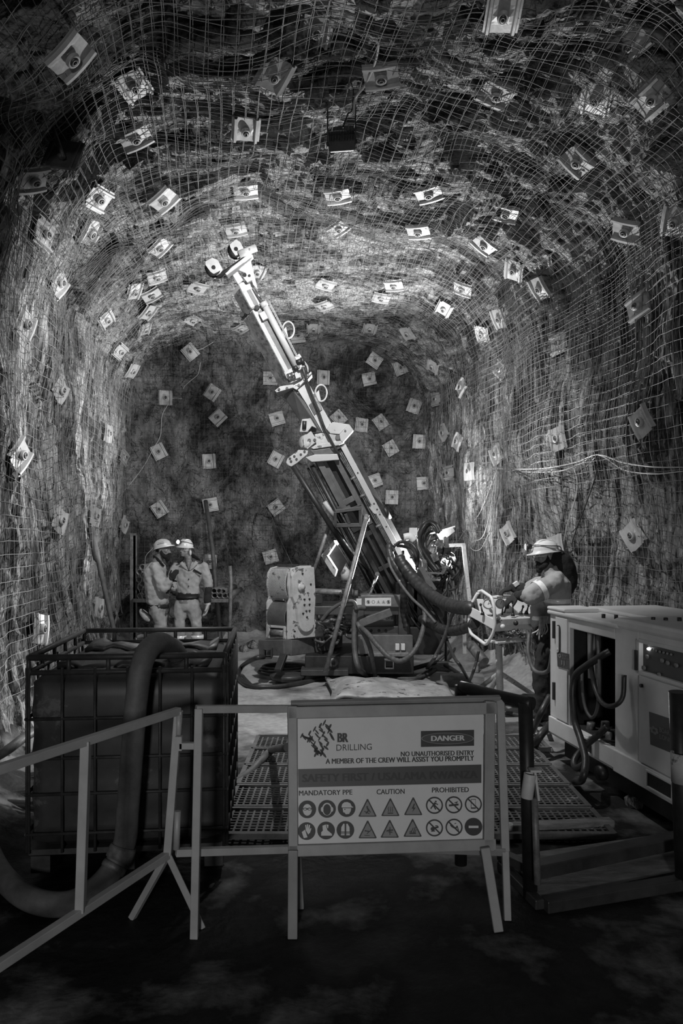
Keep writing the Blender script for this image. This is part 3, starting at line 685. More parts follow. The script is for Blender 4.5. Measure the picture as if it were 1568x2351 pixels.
for (x, y), g in zip(tri, gl): pict('tri', x, y, g)
pict('ban', 1000, 753, [(0, el(.2, .55, .13, .13)), (0, st(.1, .4, -.15, -.1, .3)), (0, st(-.1, -.1, .2, -.6, .18)), (0, st(-.2, 0, -.55, -.5, .16)), (0, st(.1, .3, .5, .1, .14))])
pict('ban', 1124, 750, [(0, st(-.7, -.1, .7, .05, .26)), (0, st(.35, .2, .55, .5, .12)), (0, st(.1, .3, .5, .4, .1))])
pict('ban', 1250, 746, [(0, [(-.35, .75), (.35, .75), (.35, -.65), (-.35, -.65)]), (1, [(-.29, .68), (.29, .68), (.29, -.45), (-.29, -.45)])])
pict('ban', 1000, 898, [(0, el(-.25, -.15, .32, .26)), (0, st(-.1, -.05, .6, .15, .22)), (0, st(-.5, -.5, .1, -.45, .12)), (0, st(.1, .3, .5, .3, .1))])
pict('ban', 1126, 894, [(0, el(-.45, .3, .13, .13)), (0, st(-.4, .2, .3, -.2, .26)), (0, st(.25, -.2, .45, .2, .16)), (0, st(.45, .2, .65, -.5, .14)), (0, st(.05, .5, .3, .6, .08))])
pict('disc', 1251, 891, [(1, [(-.6, .14), (.6, .14), (.6, -.14), (-.6, -.14)])])

# ------------------------------------------------------------------ folding barrier left of the sign
root = thing('barrier', F(385, 2100), 'long grey barrier panel of square tube slanting toward the lower left corner', 'barrier', 'grey barriers')
p0, p1 = W(410, 1632, 3.44), W(-30, 1775, 2.53); q0, q1 = W(385, 1962, 3.44), W(-30, 2235, 2.53)
p2 = p0.lerp(p1, 1.5); q2 = q0.lerp(q1, 1.5)
MB().beam(p0, p2, .034, .034).build('top_rail', M['barrier'], root, bevel=.003)
MB().beam(q0, q2, .034, .034).build('bottom_rail', M['barrier'], root, bevel=.003)
MB().beam(p0, q0, .036, .036, up=(0, 1, 0)).build('upright', M['barrier'], root, bevel=.003)
a = p0.lerp(p1, .56); b = q0.lerp(q1, .56); MB().beam(a, b, .036, .036, up=(0, 1, 0)).build('upright', M['barrier'], root, bevel=.003)
MB().beam(q0, F(303, 2108), .03, .03).build('foot', M['barrier'], root, bevel=.003)
MB().beam(q0, F(464, 2130), .03, .03).build('foot', M['barrier'], root, bevel=.003)
MB().cyl(W(411, 1640, 3.43), W(410, 1690, 3.43), .014, 10).build('hinge_pin', M['barrier'], root)
root = thing('barrier', F(450, 2150), 'narrow grey barrier panel with two rails bridging to the sign', 'barrier', 'grey barriers')
P = lambda x, y: W(x, y, 3.40)
MB().beam(P(457, 1626), P(446, 2160), .036, .036, up=(0, 1, 0)).build('upright', M['barrier'], root, bevel=.003)
MB().beam(P(450, 1628), W(668, 1627, 3.62), .034, .034).build('top_rail', M['barrier'], root, bevel=.003)
MB().beam(P(404, 1957), W(668, 1949, 3.62), .034, .034).build('bottom_rail', M['barrier'], root, bevel=.003)
MB().beam(P(412, 1712), P(456, 1712), .03, .03).build('link', M['barrier'], root, bevel=.003)
MB().beam(P(411, 1690), P(411, 1722), .03, .03, up=(0, 1, 0)).build('hinge_tab', M['barrier'], root)
MB().cyl(P(408, 1862), P(405, 1950), .015, 10).build('hinge_socket', M['barrier'], root)

# ------------------------------------------------------------------ caged water tank
yaw = R(5.5); TX = V((math.cos(yaw), math.sin(yaw), 0)); TY = V((-math.sin(yaw), math.cos(yaw), 0)); T0 = V((-1.66, 3.93, 0.0)); TW, TD = 1.03, 1.18
TP = lambda x, y, z: T0 + TX * x + TY * y + V((0, 0, z))
TM = Matrix((TX, TY, V((0, 0, 1)))).transposed()
root = thing('water_tank', TP(TW / 2, TD / 2, 0), 'dirty caged plastic water tank with a thick hose hanging over its front', 'water tank')
t = MB(); n = 9
def ringz(z, ins):
    x0, x1, y0, y1, r = ins + .014, TW - ins - .014, ins + .014, TD - ins - .014, .07
    out = []
    for cx, cy, a0 in ((x1 - r, y1 - r, 0), (x0 + r, y1 - r, 90), (x0 + r, y0 + r, 180), (x1 - r, y0 + r, 270)):
        out += [TP(cx + r * math.cos(R(a0 + k * 18)), cy + r * math.sin(R(a0 + k * 18)), z) for k in range(6)]
    return out
lv = [(.14, .04), (.16, .015)]
for k in range(12): lv.append((.18 + k * .076, -.008 if k % 3 else -.016))
lv += [(1.04, .02), (1.065, .06), (1.07, .16)]
rows = [ringz(z, i) for z, i in lv]; nn_ = len(rows[0])
t.add([p for r in rows for p in r], [(j * nn_ + k, j * nn_ + (k + 1) % nn_, (j + 1) * nn_ + (k + 1) % nn_, (j + 1) * nn_ + k) for j in range(len(rows) - 1) for k in range(nn_)], True)
t.add(rows[-1], [tuple(range(nn_))])
tk = t.build('tank_body', M['tank'], root); tk['_o'] = root['_o']
MB().lathe([(.001, .05), (.12, .05), (.13, .04), (.13, 0)], TP(.62, .6, 1.068), (0, 0, 1), 24).build('filler_cap', M['cage'], tk)
tp_ = MB()
for (y0, y1, z, g) in ((.16, .42, 1.085, 0), (.50, .70, 1.08, 0), (.78, 1.05, 1.10, 0)):
    N = 14; top = [TP(.10 + .83 * i / N, y, z + .015 * math.sin(i * .9 + y * 7) + .012 * math.sin(i * 2.3)) for y in (y0, (y0 + y1) / 2, y1) for i in range(N + 1)]
    low = [q - V((0, 0, .03)) for q in top]; w = N + 1
    tp_.add(top + low, [(j * w + i, j * w + i + 1, (j + 1) * w + i + 1, (j + 1) * w + i) for j in (0, 1) for i in range(N)] + [(3 * w + i, 3 * w + w * 2 + i, 3 * w + w * 2 + i + 1, 3 * w + i + 1) for i in range(N)]
            + [(i, 3 * w + i, 3 * w + i + 1, i + 1) for i in range(N)] + [(2 * w + i, 2 * w + i + 1, 5 * w + i + 1, 5 * w + i) for i in range(N)] + [(0, w, 4 * w, 3 * w), (w, 2 * w, 5 * w, 4 * w), (N, 3 * w + N, 4 * w + N, w + N), (w + N, 4 * w + N, 5 * w + N, 2 * w + N)], True)
tp_.build('top_boards', M['tank'], root)
cg = MB(); e = .012
for z in (.22, .43, .62, .83):
    for a, b in (((-e, -e), (TW + e, -e)), ((TW + e, -e), (TW + e, TD + e)), ((TW + e, TD + e), (-e, TD + e)), ((-e, TD + e), (-e, -e))): cg.cyl(TP(*a, z), TP(*b, z), .009, 8)
cg.build('hoop_bars', M['cage'], root)
for f_, (ax, n_) in enumerate(((0, 7), (1, 7), (2, 7), (3, 7))):
    for k in range(n_):
        s_ = (k + .0) / (n_ - 1) * .99 + .005
        x, y = ((s_ * TW, -e), (TW + e, s_ * TD), (s_ * TW, TD + e), (-e, s_ * TD))[f_]
        if f_ == 2 and k in (0, 5): continue
        MB().cyl(TP(x, y, .12), TP(x, y, 1.10), .008, 8).build('cage_bar', M['cage'], root)
rl_ = MB()
cs = [(0, 0), (TW, 0), (TW, TD), (0, TD)]
for i in range(4):
    a, b = cs[i], cs[(i + 1) % 4]; rl_.cyl(TP(*a, 1.155), TP(*b, 1.155), .017, 10); rl_.cyl(TP(*a, 1.075), TP(*b, 1.075), .014, 10)
for i in range(4):
    a, b = cs[i], cs[(i + 1) % 4]
    for k in range(5): q = k / 5; x = a[0] + (b[0] - a[0]) * q; y = a[1] + (b[1] - a[1]) * q; rl_.cyl(TP(x, y, 1.06), TP(x, y, 1.165), .012, 8)
rl_.build('top_rail', M['cage'], root)
pl = MB()
for x in (.06, .5, .97): pl.box(TP(x, TD / 2, .055), (.10, TD, .09), TM)
pl.box(TP(TW / 2, TD / 2, .12), (TW, TD, .03), TM)
pl.build('pallet', M['cage'], root)
hp = bez([W(412, 1512, 4.45), W(398, 1492, 4.25), W(362, 1476, 4.02), W(330, 1512, 3.86), W(314, 1600, 3.82), W(304, 1720, 3.80), W(294, 1850, 3.79), W(284, 1942, 3.78), W(240, 2020, 3.70), F(165, 2072, .065), F(75, 2066, .065), F(5, 2010, .065), F(-35, 1930, .065), F(-60, 1860, .065)], 10)
h = thing('suction_hose', tuple(hp[60]), 'thick grey hose coming out of the tank top and looping down to the floor', 'hose')
MB().tube(hp, .058, 16).build('hose_body', M['hose_pale'], h)
i0 = 70
MB().tube(hp[i0:i0 + 5], [.066, .070, .070, .070, .066], 16).tube(hp[i0 + 5:i0 + 8], [.063, .066, .063], 16).build('coupling', M['pole'], h)

# ------------------------------------------------------------------ right hand railing, platform, post
root = thing('handrail', F(1212, 2062), 'black tube handrail with a white sleeve on its post, right of the sign', 'handrail')
top = W(1206, 1612, 3.68); ft = F(1218, 2065)
MB().tube([ft, top], .036, 16).build('post', M['black'], root)
MB().tube(bez([top + V((0.03, -.02, -.005)), W(1150, 1600, 3.80), W(1058, 1577, 4.02)], 6), .033, 14).build('top_rail', M['black'], root)
e_ = W(1058, 1577, 4.02); MB().tube([e_ + V((0, 0, .01)), V((e_.x, e_.y, .02))], .033, 14).build('post', M['black'], root)
sl = MB().pipe(W(1217, 1776, 3.62), W(1209, 1832, 3.62), .030, .024, 16)
sl.beam(W(1226, 1768, 3.63), W(1235, 1836, 3.63), .012, .045, up=(0, 1, 0)).box(W(1228, 1768, 3.62), (.055, .05, .012))
lab(sl.build('sleeve', M['label_white'], root, bevel=.002), 'white socket sleeve')
MB().tube([W(1227, 1832, 3.66), W(1234, 2030, 3.62)], .017, 10).build('drop_pin', M['pole'], root)
root = thing('platform_frame', F(1400, 2050), 'low dark steel tray frame on the floor at the foot of the black handrail', 'frame')
f_ = MB(); A = F(1238, 2068, .02); B = F(1600, 1985, .02)
f_.beam(A + V((0, 0.1, .11)), B + V((0, 0.1, .11)), .09, .07); f_.beam(F(1250, 2078, .03), F(1600, 2020, .03), .07, .06)
f_.beam(A + V((0, 0.1, .11)), F(1150, 1962, .08), .06, .05); f_.beam(F(1240, 2078, .03), F(1150, 1985, .03), .05, .05)
f_.build('frame', M['rig_dark'], root, bevel=.006)
pb = MB(); c_ = [F(1246, 2066, .05), F(1600, 1990, .05), F(1620, 1900, .05), F(1166, 1965, .05)]
pb.add(c_ + [q - V((0, 0, .03)) for q in c_], ((3, 2, 1, 0), (4, 5, 6, 7), (0, 1, 5, 4), (1, 2, 6, 5), (2, 3, 7, 6), (3, 0, 4, 7))); pb.build('deck_plate', M['wood'], root)
root = thing('steel_post', F(1565, 2040), 'black upright post with a white sleeve at the right edge before the cabinet', 'post')
MB().tube([F(1572, 2040), W(1556, 1588, 3.80)], [.045] * 2, 16).build('post', M['black'], root)
lab(MB().pipe(W(1570, 1795, 3.755), W(1568, 1728, 3.755), .060, .046, 18).build('sleeve', M['white_dirty'], root), 'white sleeve')

# ------------------------------------------------------------------ rubber grid mats
def grid_mat(x0, x1, y0, y1, z=.022, pitch=.045):
    mb = MB(); t = .013
    for x in np.arange(x0, x1 + .001, pitch): mb.box((x, (y0 + y1) / 2, z), (t, y1 - y0, .02))
    for y in np.arange(y0, y1 + .001, pitch): mb.box(((x0 + x1) / 2, y, z), (x1 - x0, t, .022))
    for x in (x0, x1): mb.box((x, (y0 + y1) / 2, z + .004), (.035, y1 - y0, .03))
    for y in (y0, y1): mb.box(((x0 + x1) / 2, y, z + .006), (x1 - x0, .04, .034))
    return mb
mrows = [4.38, 4.83, 5.28, 5.75, 6.20, 6.62]; k = 0
for r in range(5):
    for c, (x0, x1) in enumerate(((-.74, -.02), (.02, .86), (.90, 1.62))):
        if c == 2 and r == 4: x1 = 1.74
        o = grid_mat(x0, x1, mrows[r] + .015, mrows[r + 1] - .015).build('rubber_mat', M['mat_rubber'])
        side = ('beside the water tank', 'hidden behind the sign', 'beside the white machine cabinet')[c]
        tag(o, 'black rubber grid mat %s, %s row from the sign' % (side, ORD[r]), 'mat', 'rubber floor mats')
tag(MB().beam(F(1150, 1905, .05), F(1405, 1893, .05), .07, .07).build('kerb_timber', M['wood'], bevel=.006), 'muddy timber along the near edge of the right hand mats', 'timber')
cup = thing('paint_lid', F(1166, 1903, .085), 'small round white plastic tub on the timber beside the sign', 'tub')
MB().lathe([(.001, 0), (.026, 0), (.031, .03), (.027, .03), (.024, .006), (.001, .006)], F(1166, 1903, .085), (0, 0, 1), 20).build('tub_body', M['label_white'], cup)
# ------------------------------------------------------------------ power pack cabinet by the right wall
UG = 2.75
root = thing('power_pack', UVZ(3.2, 4.6, 0), 'long cream machine cabinet with open side bay and dark square stickers', 'machine')
CM_ = Matrix((PX, AX, V((0, 0, 1)))).transposed()
def cb(mb, u0, u1, v0, v1, z0, z1): return mb.box(UVZ((u0 + u1) / 2, (v0 + v1) / 2, (z0 + z1) / 2), (abs(u1 - u0), abs(v1 - v0), abs(z1 - z0)), CM_)
def pz(u, zx, zy):
    d = W(1000 + zx / 2.76, 1180 + zy / 2.76, 1.0) - V((0, 0, CAMZ)); t = u / PX.dot(d); return V((0, 0, CAMZ)) + d * t
U1, V0, V1 = 3.72, 2.9, 5.74
b = MB()
cb(b, 2.80, U1, V0, V0 + .05, .32, 1.18); cb(b, 2.78, U1, V1 - .05, V1, .2, 1.17)       # ends
cb(b, U1 - .03, U1, V0, V1, .3, 1.18)                                                     # wall side
cb(b, UG, UG + .04, 5.40, V1, .33, 1.17)                                                  # far door strip
cb(b, UG, UG + .05, 4.45, 4.74, .3, 1.18)                                                 # pillar
cb(b, UG, UG + .03, V0, 4.45, .33, .92); cb(b, UG, UG + .03, V0, 4.45, 1.12, 1.18)        # near doors
cb(b, UG, UG + .05, 4.74, 5.40, 1.09, 1.17)                                               # lintel
b.build('body', M['gen'], root, bevel=.008)
s_ = MB(); cb(s_, UG - .015, UG + .05, 4.74, V1, .20, .33); cb(s_, UG - .015, UG + .05, V0, 4.74, .18, .33); cb(s_, UG, U1, V0, V1, .18, .21)
s_.build('skirt', M['gen'], root, bevel=.006)
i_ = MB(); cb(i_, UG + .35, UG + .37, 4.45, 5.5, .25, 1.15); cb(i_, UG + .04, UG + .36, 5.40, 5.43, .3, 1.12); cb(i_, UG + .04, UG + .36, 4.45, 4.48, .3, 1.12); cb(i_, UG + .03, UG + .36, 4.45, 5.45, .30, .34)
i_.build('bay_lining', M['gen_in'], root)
r_ = MB(); cb(r_, UG - .02, U1 + .02, 4.68, V1 + .02, 1.17, 1.205); cb(r_, UG + .30, U1 - .05, 4.72, V1 - .06, 1.205, 1.235); cb(r_, UG - .02, UG + .28, 5.45, V1 + .02, 1.205, 1.235)
r_.build('roof', M['gen'], root, bevel=.012)
h_ = MB(); cb(h_, UG - .015, U1 + .02, V0 - .02, 4.73, 1.175, 1.245); h_.build('hood', M['gen'], root, bevel=.02)
for k, (v, u) in enumerate(((4.55, 2.92), (4.5, 2.98), (4.5, 3.08), (4.44, 3.04), (4.36, 3.16), (4.2, 3.3), (5.05, 2.84), (4.98, 2.9))):
    MB().cyl(UVZ(u, v, 1.24 if v < 4.7 else 1.205), UVZ(u, v, 1.262 if v < 4.7 else 1.235), .014, 10).build('roof_bolt', M['black'], root)
d_ = MB(); cb(d_, UG - .012, UG + .01, 5.42, 5.62, .34, 1.16); dr = d_.build('side_door', M['gen'], root, bevel=.004); dr['_o'] = root['_o']
l_ = MB(); sl_ = [(5.555 + .028 * math.cos(t), 1.07 + .03 * math.sin(t)) for t in np.linspace(0, math.pi, 8)] + [(5.555 + .028 * math.cos(t), .90 + .03 * math.sin(t)) for t in np.linspace(math.pi, 2 * math.pi, 8)]
l_.prism(sl_, UVZ(UG - .013, 0, 0), AX, (0, 0, 1), -PX * .008); l_.build('latch_plate', M['gen_in'], dr)
l2 = MB(); l2.prism([(5.555 + (v - 5.555) * .7, .985 + (z - .985) * .93) for v, z in sl_], UVZ(UG - .021, 0, 0), AX, (0, 0, 1), -PX * .006); l2.cyl(UVZ(UG - .03, 5.555, .905), UVZ(UG - .02, 5.555, .905), .010, 10); l2.build('latch', M['gen'], dr)
for zc in (1.05, .55): hb = MB(); cb(hb, UG - .02, UG, 5.635, 5.66, zc - .07, zc + .07); hb.build('hinge', M['gen_in'], dr)
m_ = MB(); cb(m_, UG - .016, UG + .01, V0, 4.42, .34, .90); near = m_.build('access_door', M['gen'], root, bevel=.004); near['_o'] = root['_o']
MB().cyl(UVZ(UG - .03, 4.38, .84), UVZ(UG - .015, 4.38, .84), .012, 10).build('door_bolt', M['black'], near)
# control window
w_ = MB(); cb(w_, UG + .012, UG + .03, V0, 4.42, .93, 1.115); cw = w_.build('instrument_panel', M['sticker'], root); cw['_o'] = root['_o']
wf = MB()
for z in (.92, 1.125): cb(wf, UG - .018, UG + .02, V0, 4.44, z - .012, z + .012)
cb(wf, UG - .018, UG + .02, 4.415, 4.445, .91, 1.13); wf.build('window_frame', M['gen'], root, bevel=.004)
def gpt(zx, zy, off=0.0): return pz(UG - off, zx, zy)
for k in range(7):
    q = gpt(1350 + k * 24, 855 + k * 6, -.008); MB().lathe([(.001, .010), (.007, .008), (.009, 0)], q, -PX, 12).build('indicator_lamp', M['lamp_glow'] if k == 0 else M['sticker_ink'], cw)
sw = MB()
for k, (x, y) in enumerate(((1325, 975), (1345, 905), (1440, 930), (1475, 945), (1420, 1020), (1530, 960))): sw.lathe([(.001, .012), (.014, .012), (.014, 0)], gpt(x, y, -.008), -PX, 12)
sw.build('switch_knobs', M['sticker_ink'], cw)
for a in ((1280, 880, 1010), ): 
    hq = MB(); cb(hq, UG - .03, UG, 4.425, 4.45, .93, 1.06); hq.build('window_latch', M['gen_in'], root)
# stickers with the maker's flower mark and lettering
def sticker(zs, name, lines, big):
    mb = MB(); pts = [gpt(x, y, .0185) for x, y in zs]; mb.add(pts, [(0, 1, 2, 3)]); st_ = mb.build(name, M['sticker'], root); st_['_o'] = root['_o']
    o, ex_, ey_ = pts[0], pts[1] - pts[0], pts[3] - pts[0]
    P2 = lambda x, y: o + ex_ * x + ey_ * y - PX * .002
    for s, x0, x1, y0, y1 in lines:
        t_ = MB(); put_text(t_, s, P2(x0, y1), P2(x1, y1), P2(x0, y0), .02); t_.build('lettering', M['sticker_ink'], st_)
    fl = MB(); fx, fy, fr_ = big
    for k in range(6):
        a = k * math.pi / 3 + .3; c = (fx + fr_ * .62 * math.cos(a), fy + fr_ * .62 * math.sin(a) * 1.0)
        pts_ = [P2(c[0] + fr_ * .36 * math.cos(a + t) * (1 if k % 2 else .8), c[1] + fr_ * .36 * math.sin(a + t)) for t in np.linspace(0, 2 * math.pi, 8, False)]
        fl.add(pts_, [tuple(range(8))])
    fl.build('flower_mark', M['sticker_ink'], st_)
sticker([(768, 868), (848, 888), (850, 990), (772, 966)], 'small_sticker', [('BOART', .45, .85, .12, .24), ('LONGYEAR', .45, .98, .28, .40), ('II', .36, .62, .52, .80)], (.22, .26, .16))
sticker([(1352, 1252), (1600, 1335), (1604, 1560), (1360, 1460)], 'large_sticker', [('BOART', .28, .60, .36, .50), ('LONGYEAR', .28, .88, .56, .70)], (.13, .52, .13))
# skirt slots
for v0, v1 in ((4.05, 4.32), (5.0, 5.2)):
    so = MB(); cb(so, UG - .020, UG - .005, v0, v1, .215, .305); q = so.build('skirt_slot', M['gen_in'], root)
    sf = MB()
    for z in (.21, .31): cb(sf, UG - .028, UG - .01, v0 - .01, v1 + .01, z - .007, z + .007)
    for v in (v0, v1): cb(sf, UG - .028, UG - .01, v - .01, v + .01, .205, .315)
    sf.build('slot_frame', M['gen'], root, bevel=.003)
sk_ = MB(); cb(sk_, UG + .08, U1 - .08, V0, V1 - .1, .02, .18); sk_.build('skid_base', M['black'], root)
ca = MB(); ca.lathe([(.001, -.03), (.05, -.03), (.055, 0), (.05, .03), (.001, .03)], pz(UG, 1050, 1640), PX, 16); ca.build('castor', M['black'], root)
# pipes inside the bay
ip = MB(); ip.tube([pz(2.9, 985, 740), pz(2.9, 990, 1040)], .030, 14); lab(ip.build('filter_pipe', M['gen'], root), 'pale vertical pipe inside the bay')
ip = MB(); ip.tube([pz(2.95, 945, 740), pz(2.95, 915, 990)], .012, 8).tube([pz(2.93, 1030, 760), pz(2.93, 1035, 1180)], .02, 10)
cb(ip, 2.86, 2.9, 4.80, 4.90, .55, .95); ip.build('bay_fittings', M['pole'], root)
for x, y in ((985, 1350), (1075, 1345), (1105, 1410)): MB().lathe([(.001, .06), (.03, .06), (.035, 0)], pz(2.84, x, y + 20), (0, 0, 1), 10).build('hose_coupling', M['grimy'], root)
ip = MB()
ip.box(pz(2.85, 1090, 1440), (.10, .14, .05), CM_); ip.build('valve_block', M['grimy'], root)
# thick hoses plugged into the bay, each its own thing
def hose(pts, r, label, m='hose', n=8, cat='hose', name='hydraulic_hose', rib=0.0, group=None):
    p = bez(pts, n); o = MB()
    if rib:
        L = np.cumsum([0] + [(p[i + 1] - p[i]).length for i in range(len(p) - 1)]); N = int(L[-1] / rib * 4)
        q = []; 
        for k in range(N + 1):
            t = L[-1] * k / N; i = min(int(np.searchsorted(L, t, side='right')) - 1, len(p) - 2); q.append(p[i].lerp(p[i + 1], (t - L[i]) / max(1e-6, L[i + 1] - L[i])))
        o.tube(q, [r * (1.0 if k % 4 in (1, 2) else .90) for k in range(N + 1)], 12)
    else: o.tube(p, r, 10)
    ob = o.build(name, M[m]); tag(ob, label, cat, group); return ob
H = lambda x, y, u=2.70: pz(u, x, y)
hose([H(1105, 870, 2.80), H(1060, 895, 2.76), H(960, 960), H(890, 1020, 2.66), H(868, 1120, 2.64), H(880, 1300, 2.62), H(920, 1430, 2.60), H(950, 1560, 2.55), H(930, 1680, 2.50), F(1320, 1795, .03)], .026, 'black hose plugged high in the cabinet bay and dropping to the floor')
hose([H(1090, 1345, 2.78), H(1030, 1400, 2.74), H(940, 1480, 2.66), H(880, 1560, 2.58), H(890, 1610, 2.55), H(940, 1590, 2.54)], .024, 'short dark hose leaving the cabinet bay at its lower rim')
hose([H(985, 960, 2.72), H(1010, 1100), H(1060, 1200, 2.66), H(1130, 1215, 2.66), H(1185, 1160), H(1195, 1020, 2.72)], .017, 'black hose hanging in a loop from the cabinet pillar')
hose([H(930, 960, 2.74), H(930, 1100), H(950, 1230, 2.68), H(990, 1290, 2.68), H(1025, 1230), H(1040, 1050), H(1030, 760, 2.8)], .012, 'thin black hose in a long loop inside the cabinet bay', 'hose_grey')
hose([W(1215, 1455, 7.0), W(1213, 1500, 6.9), W(1228, 1540, 6.8), W(1258, 1540, 6.6), W(1267, 1500, 6.45), W(1267, 1492, 6.40)], .018, 'grey hose looping from the cabinet end past the operator legs', 'hose_grey')

# ------------------------------------------------------------------ drill control panel on a tripod
DP = 7.55
root = thing('control_panel', F(1150, 1590), 'white drill control panel with gauges and levers on a three-legged stand', 'control panel')
Q = lambda x, y, d=DP: W(1060 + x / 5.468, 1210 + y / 5.468, d)
def loop_rounded(pts, r=.02, n=4):
    out = []; N = len(pts)
    for i in range(N):
        a, b, c = V(pts[i - 1]), V(pts[i]), V(pts[(i + 1) % N]); q = .035
        p0 = b + (a - b).normalized() * q; p1 = b + (c - b).normalized() * q
        out += [p0.lerp(b, t).lerp(b.lerp(p1, t), t) for t in np.linspace(0, 1, n)]
    return out
lp = [(245, 795, 7.72), (375, 885, 7.40), (408, 1010, 7.36), (418, 1240, 7.36), (385, 1360, 7.38), (305, 1480, 7.46), (110, 1335, 7.72), (92, 1210, 7.76), (98, 1020, 7.76), (190, 840, 7.74)]
MB().loop(loop_rounded([Q(*p) for p in lp]), .017, 10).build('guard_loop', M['gen'], root)
sh = V((.62, .30, 0.0))
MB().loop(loop_rounded([Q(*p) + sh for p in lp]), .017, 10).build('guard_loop', M['gen'], root)
pn = MB()
q0, q1 = Q(95, 1015, 7.74), Q(415, 1190, 7.36)
pn.beam(q0 + V((0, 0, -.03)), q1 + V((0, 0, -.03)), .012, .10); lab(pn.build('side_plate', M['gen'], root, bevel=.003), 'slanted perforated side plate')
dk = MB(); a, b, c, d = Q(195, 1060, 7.66), Q(410, 1165, 7.36), Q(410, 1165, 7.36) + V((.60, .25, 0)), Q(195, 1060, 7.66) + V((.62, .26, 0))
dk.add([a, b, c, d] + [q - V((0, 0, .06)) for q in (a, b, c, d)], ((0, 1, 2, 3), (7, 6, 5, 4), (0, 4, 5, 1), (1, 5, 6, 2), (2, 6, 7, 3), (3, 7, 4, 0)))
dk.build('lever_deck', M['white_dirty'], root)
fp = MB(); fp.add([b, c, c - V((0, -.03, .12)), b - V((0, -.03, .12)), b + V((0, .03, 0)), c + V((0, .03, 0)), c - V((0, -.06, .12)), b - V((0, -.06, .12))], ((0, 1, 2, 3), (7, 6, 5, 4), (0, 4, 5, 1), (2, 6, 7, 3), (1, 5, 6, 2), (0, 3, 7, 4)))
fpo = fp.build('front_fascia', M['gen'], root); fpo['_o'] = root['_o']
bp_ = MB(); ba, bb = Q(190, 905, 7.70), Q(190, 905, 7.70) + V((.60, .24, -.02)); lo = V((.02, -.08, -.145))
bp_.add([ba, bb, bb + lo, ba + lo] + [q + V((0, .03, 0)) for q in (ba, bb, bb + lo, ba + lo)], ((0, 1, 2, 3), (7, 6, 5, 4), (0, 4, 5, 1), (1, 5, 6, 2), (2, 6, 7, 3), (3, 7, 4, 0)))
bpo = bp_.build('gauge_plate', M['gen'], root); bpo['_o'] = root['_o']
gn = V((.1, -.9, .42)).normalized()
for (x, y, dd) in ((325, 972, 7.50), (482, 968, 7.56)):
    c = Q(x, y, dd); g = MB(); g.lathe([(.001, .0), (.052, .0), (.052, .022), (.046, .024), (.045, .016), (.001, .016)], c, gn, 26)
    go = g.build('gauge', M['sign_mid'], bpo)
    g2 = MB(); e1 = gn.orthogonal().normalized(); e2 = gn.cross(e1); g2.cur = 0
    g2.add([c + gn * .0165 + (e1 * math.cos(t) + e2 * math.sin(t)) * .043 for t in np.linspace(0, 2 * math.pi, 26, False)], [tuple(range(26))]); g2.cur = 1
    g2.beam(c + gn * .019 - V((.012, 0, .028)), c + gn * .019 + V((.014, 0, .03)), .004, .002, up=gn)
    lab(g2.build('dial', [M['label_white'], M['label_ink']], bpo), 'pale dial with a black needle')
for k, (x0, y0, x1, y1) in enumerate(((265, 1090, 238, 975), (505, 1130, 520, 960), (530, 1100, 565, 960), (645, 1105, 640, 950), (745, 1085, 770, 1000), (815, 1075, 838, 985), (400, 1120, 396, 1010))):
    dd = 7.50 + .09 * (k % 3); lv_ = MB(); lv_.tube([Q(x0, y0, dd), Q(x1, y1, dd + .02)], [.011, .006], 8).ell(Q(x1, y1, dd + .02), (.013, .013, .017), nu=10, nv=8).tube([Q(x0 - 4, y0 + 14, dd), Q(x0, y0 - 28, dd)], [.024, .012], 10)
    lv_.build('lever', M['black'], root)
for k, (x, y) in enumerate(((515, 1250), (678, 1205), (765, 1185))):
    c = Q(x, y, 7.38 + .09 * k); kb = MB().lathe([(.001, .055), (.022, .055), (.026, .02), (.018, .015), (.018, 0)], c, V((-.2, -.95, .1)), 14); kb.build('knob', M['label_white'] if k != 1 else M['black'], fpo)
tb = MB(); tb.beam(Q(390, 880, 7.45), Q(575, 862, 7.75), .09, .018); tb.build('top_tray', M['gen'], root, bevel=.003)
fx_ = MB(); rr = random.Random(5)
for k in range(26): 
    x = 420 + k * 15; y = 1300 + rr.uniform(-20, 60); fx_.cyl(Q(x, y, 7.5), Q(x + rr.uniform(-8, 8), y + 40, 7.42), rr.uniform(.008, .015), 8)
for k in range(4): fx_.tube(bez([Q(420 + 80 * k, 1290, 7.5), Q(460 + 80 * k, 1340, 7.4), Q(520 + 70 * k, 1330, 7.42)], 6), .006, 6)
fx_.build('valve_fittings', M['grimy'], root)
MB().beam(Q(365, 1440, 7.45), Q(775, 1405, 7.62), .22, .02).build('base_tray', M['gen'], root, bevel=.003)
po = MB().tube([Q(462, 1440, 7.52), Q(480, 2050, 7.52)], .036, 16); po.build('column', M['white_dirty'], root)
j = Q(478, 1830, 7.52)
for x, y in ((195, 2040), (285, 2180), (905, 2110)):
    ft = F(1060 + x / 5.468, 1210 + y / 5.468, .02); MB().tube([j, ft], .026, 12).build('leg', M['white_dirty'], root)
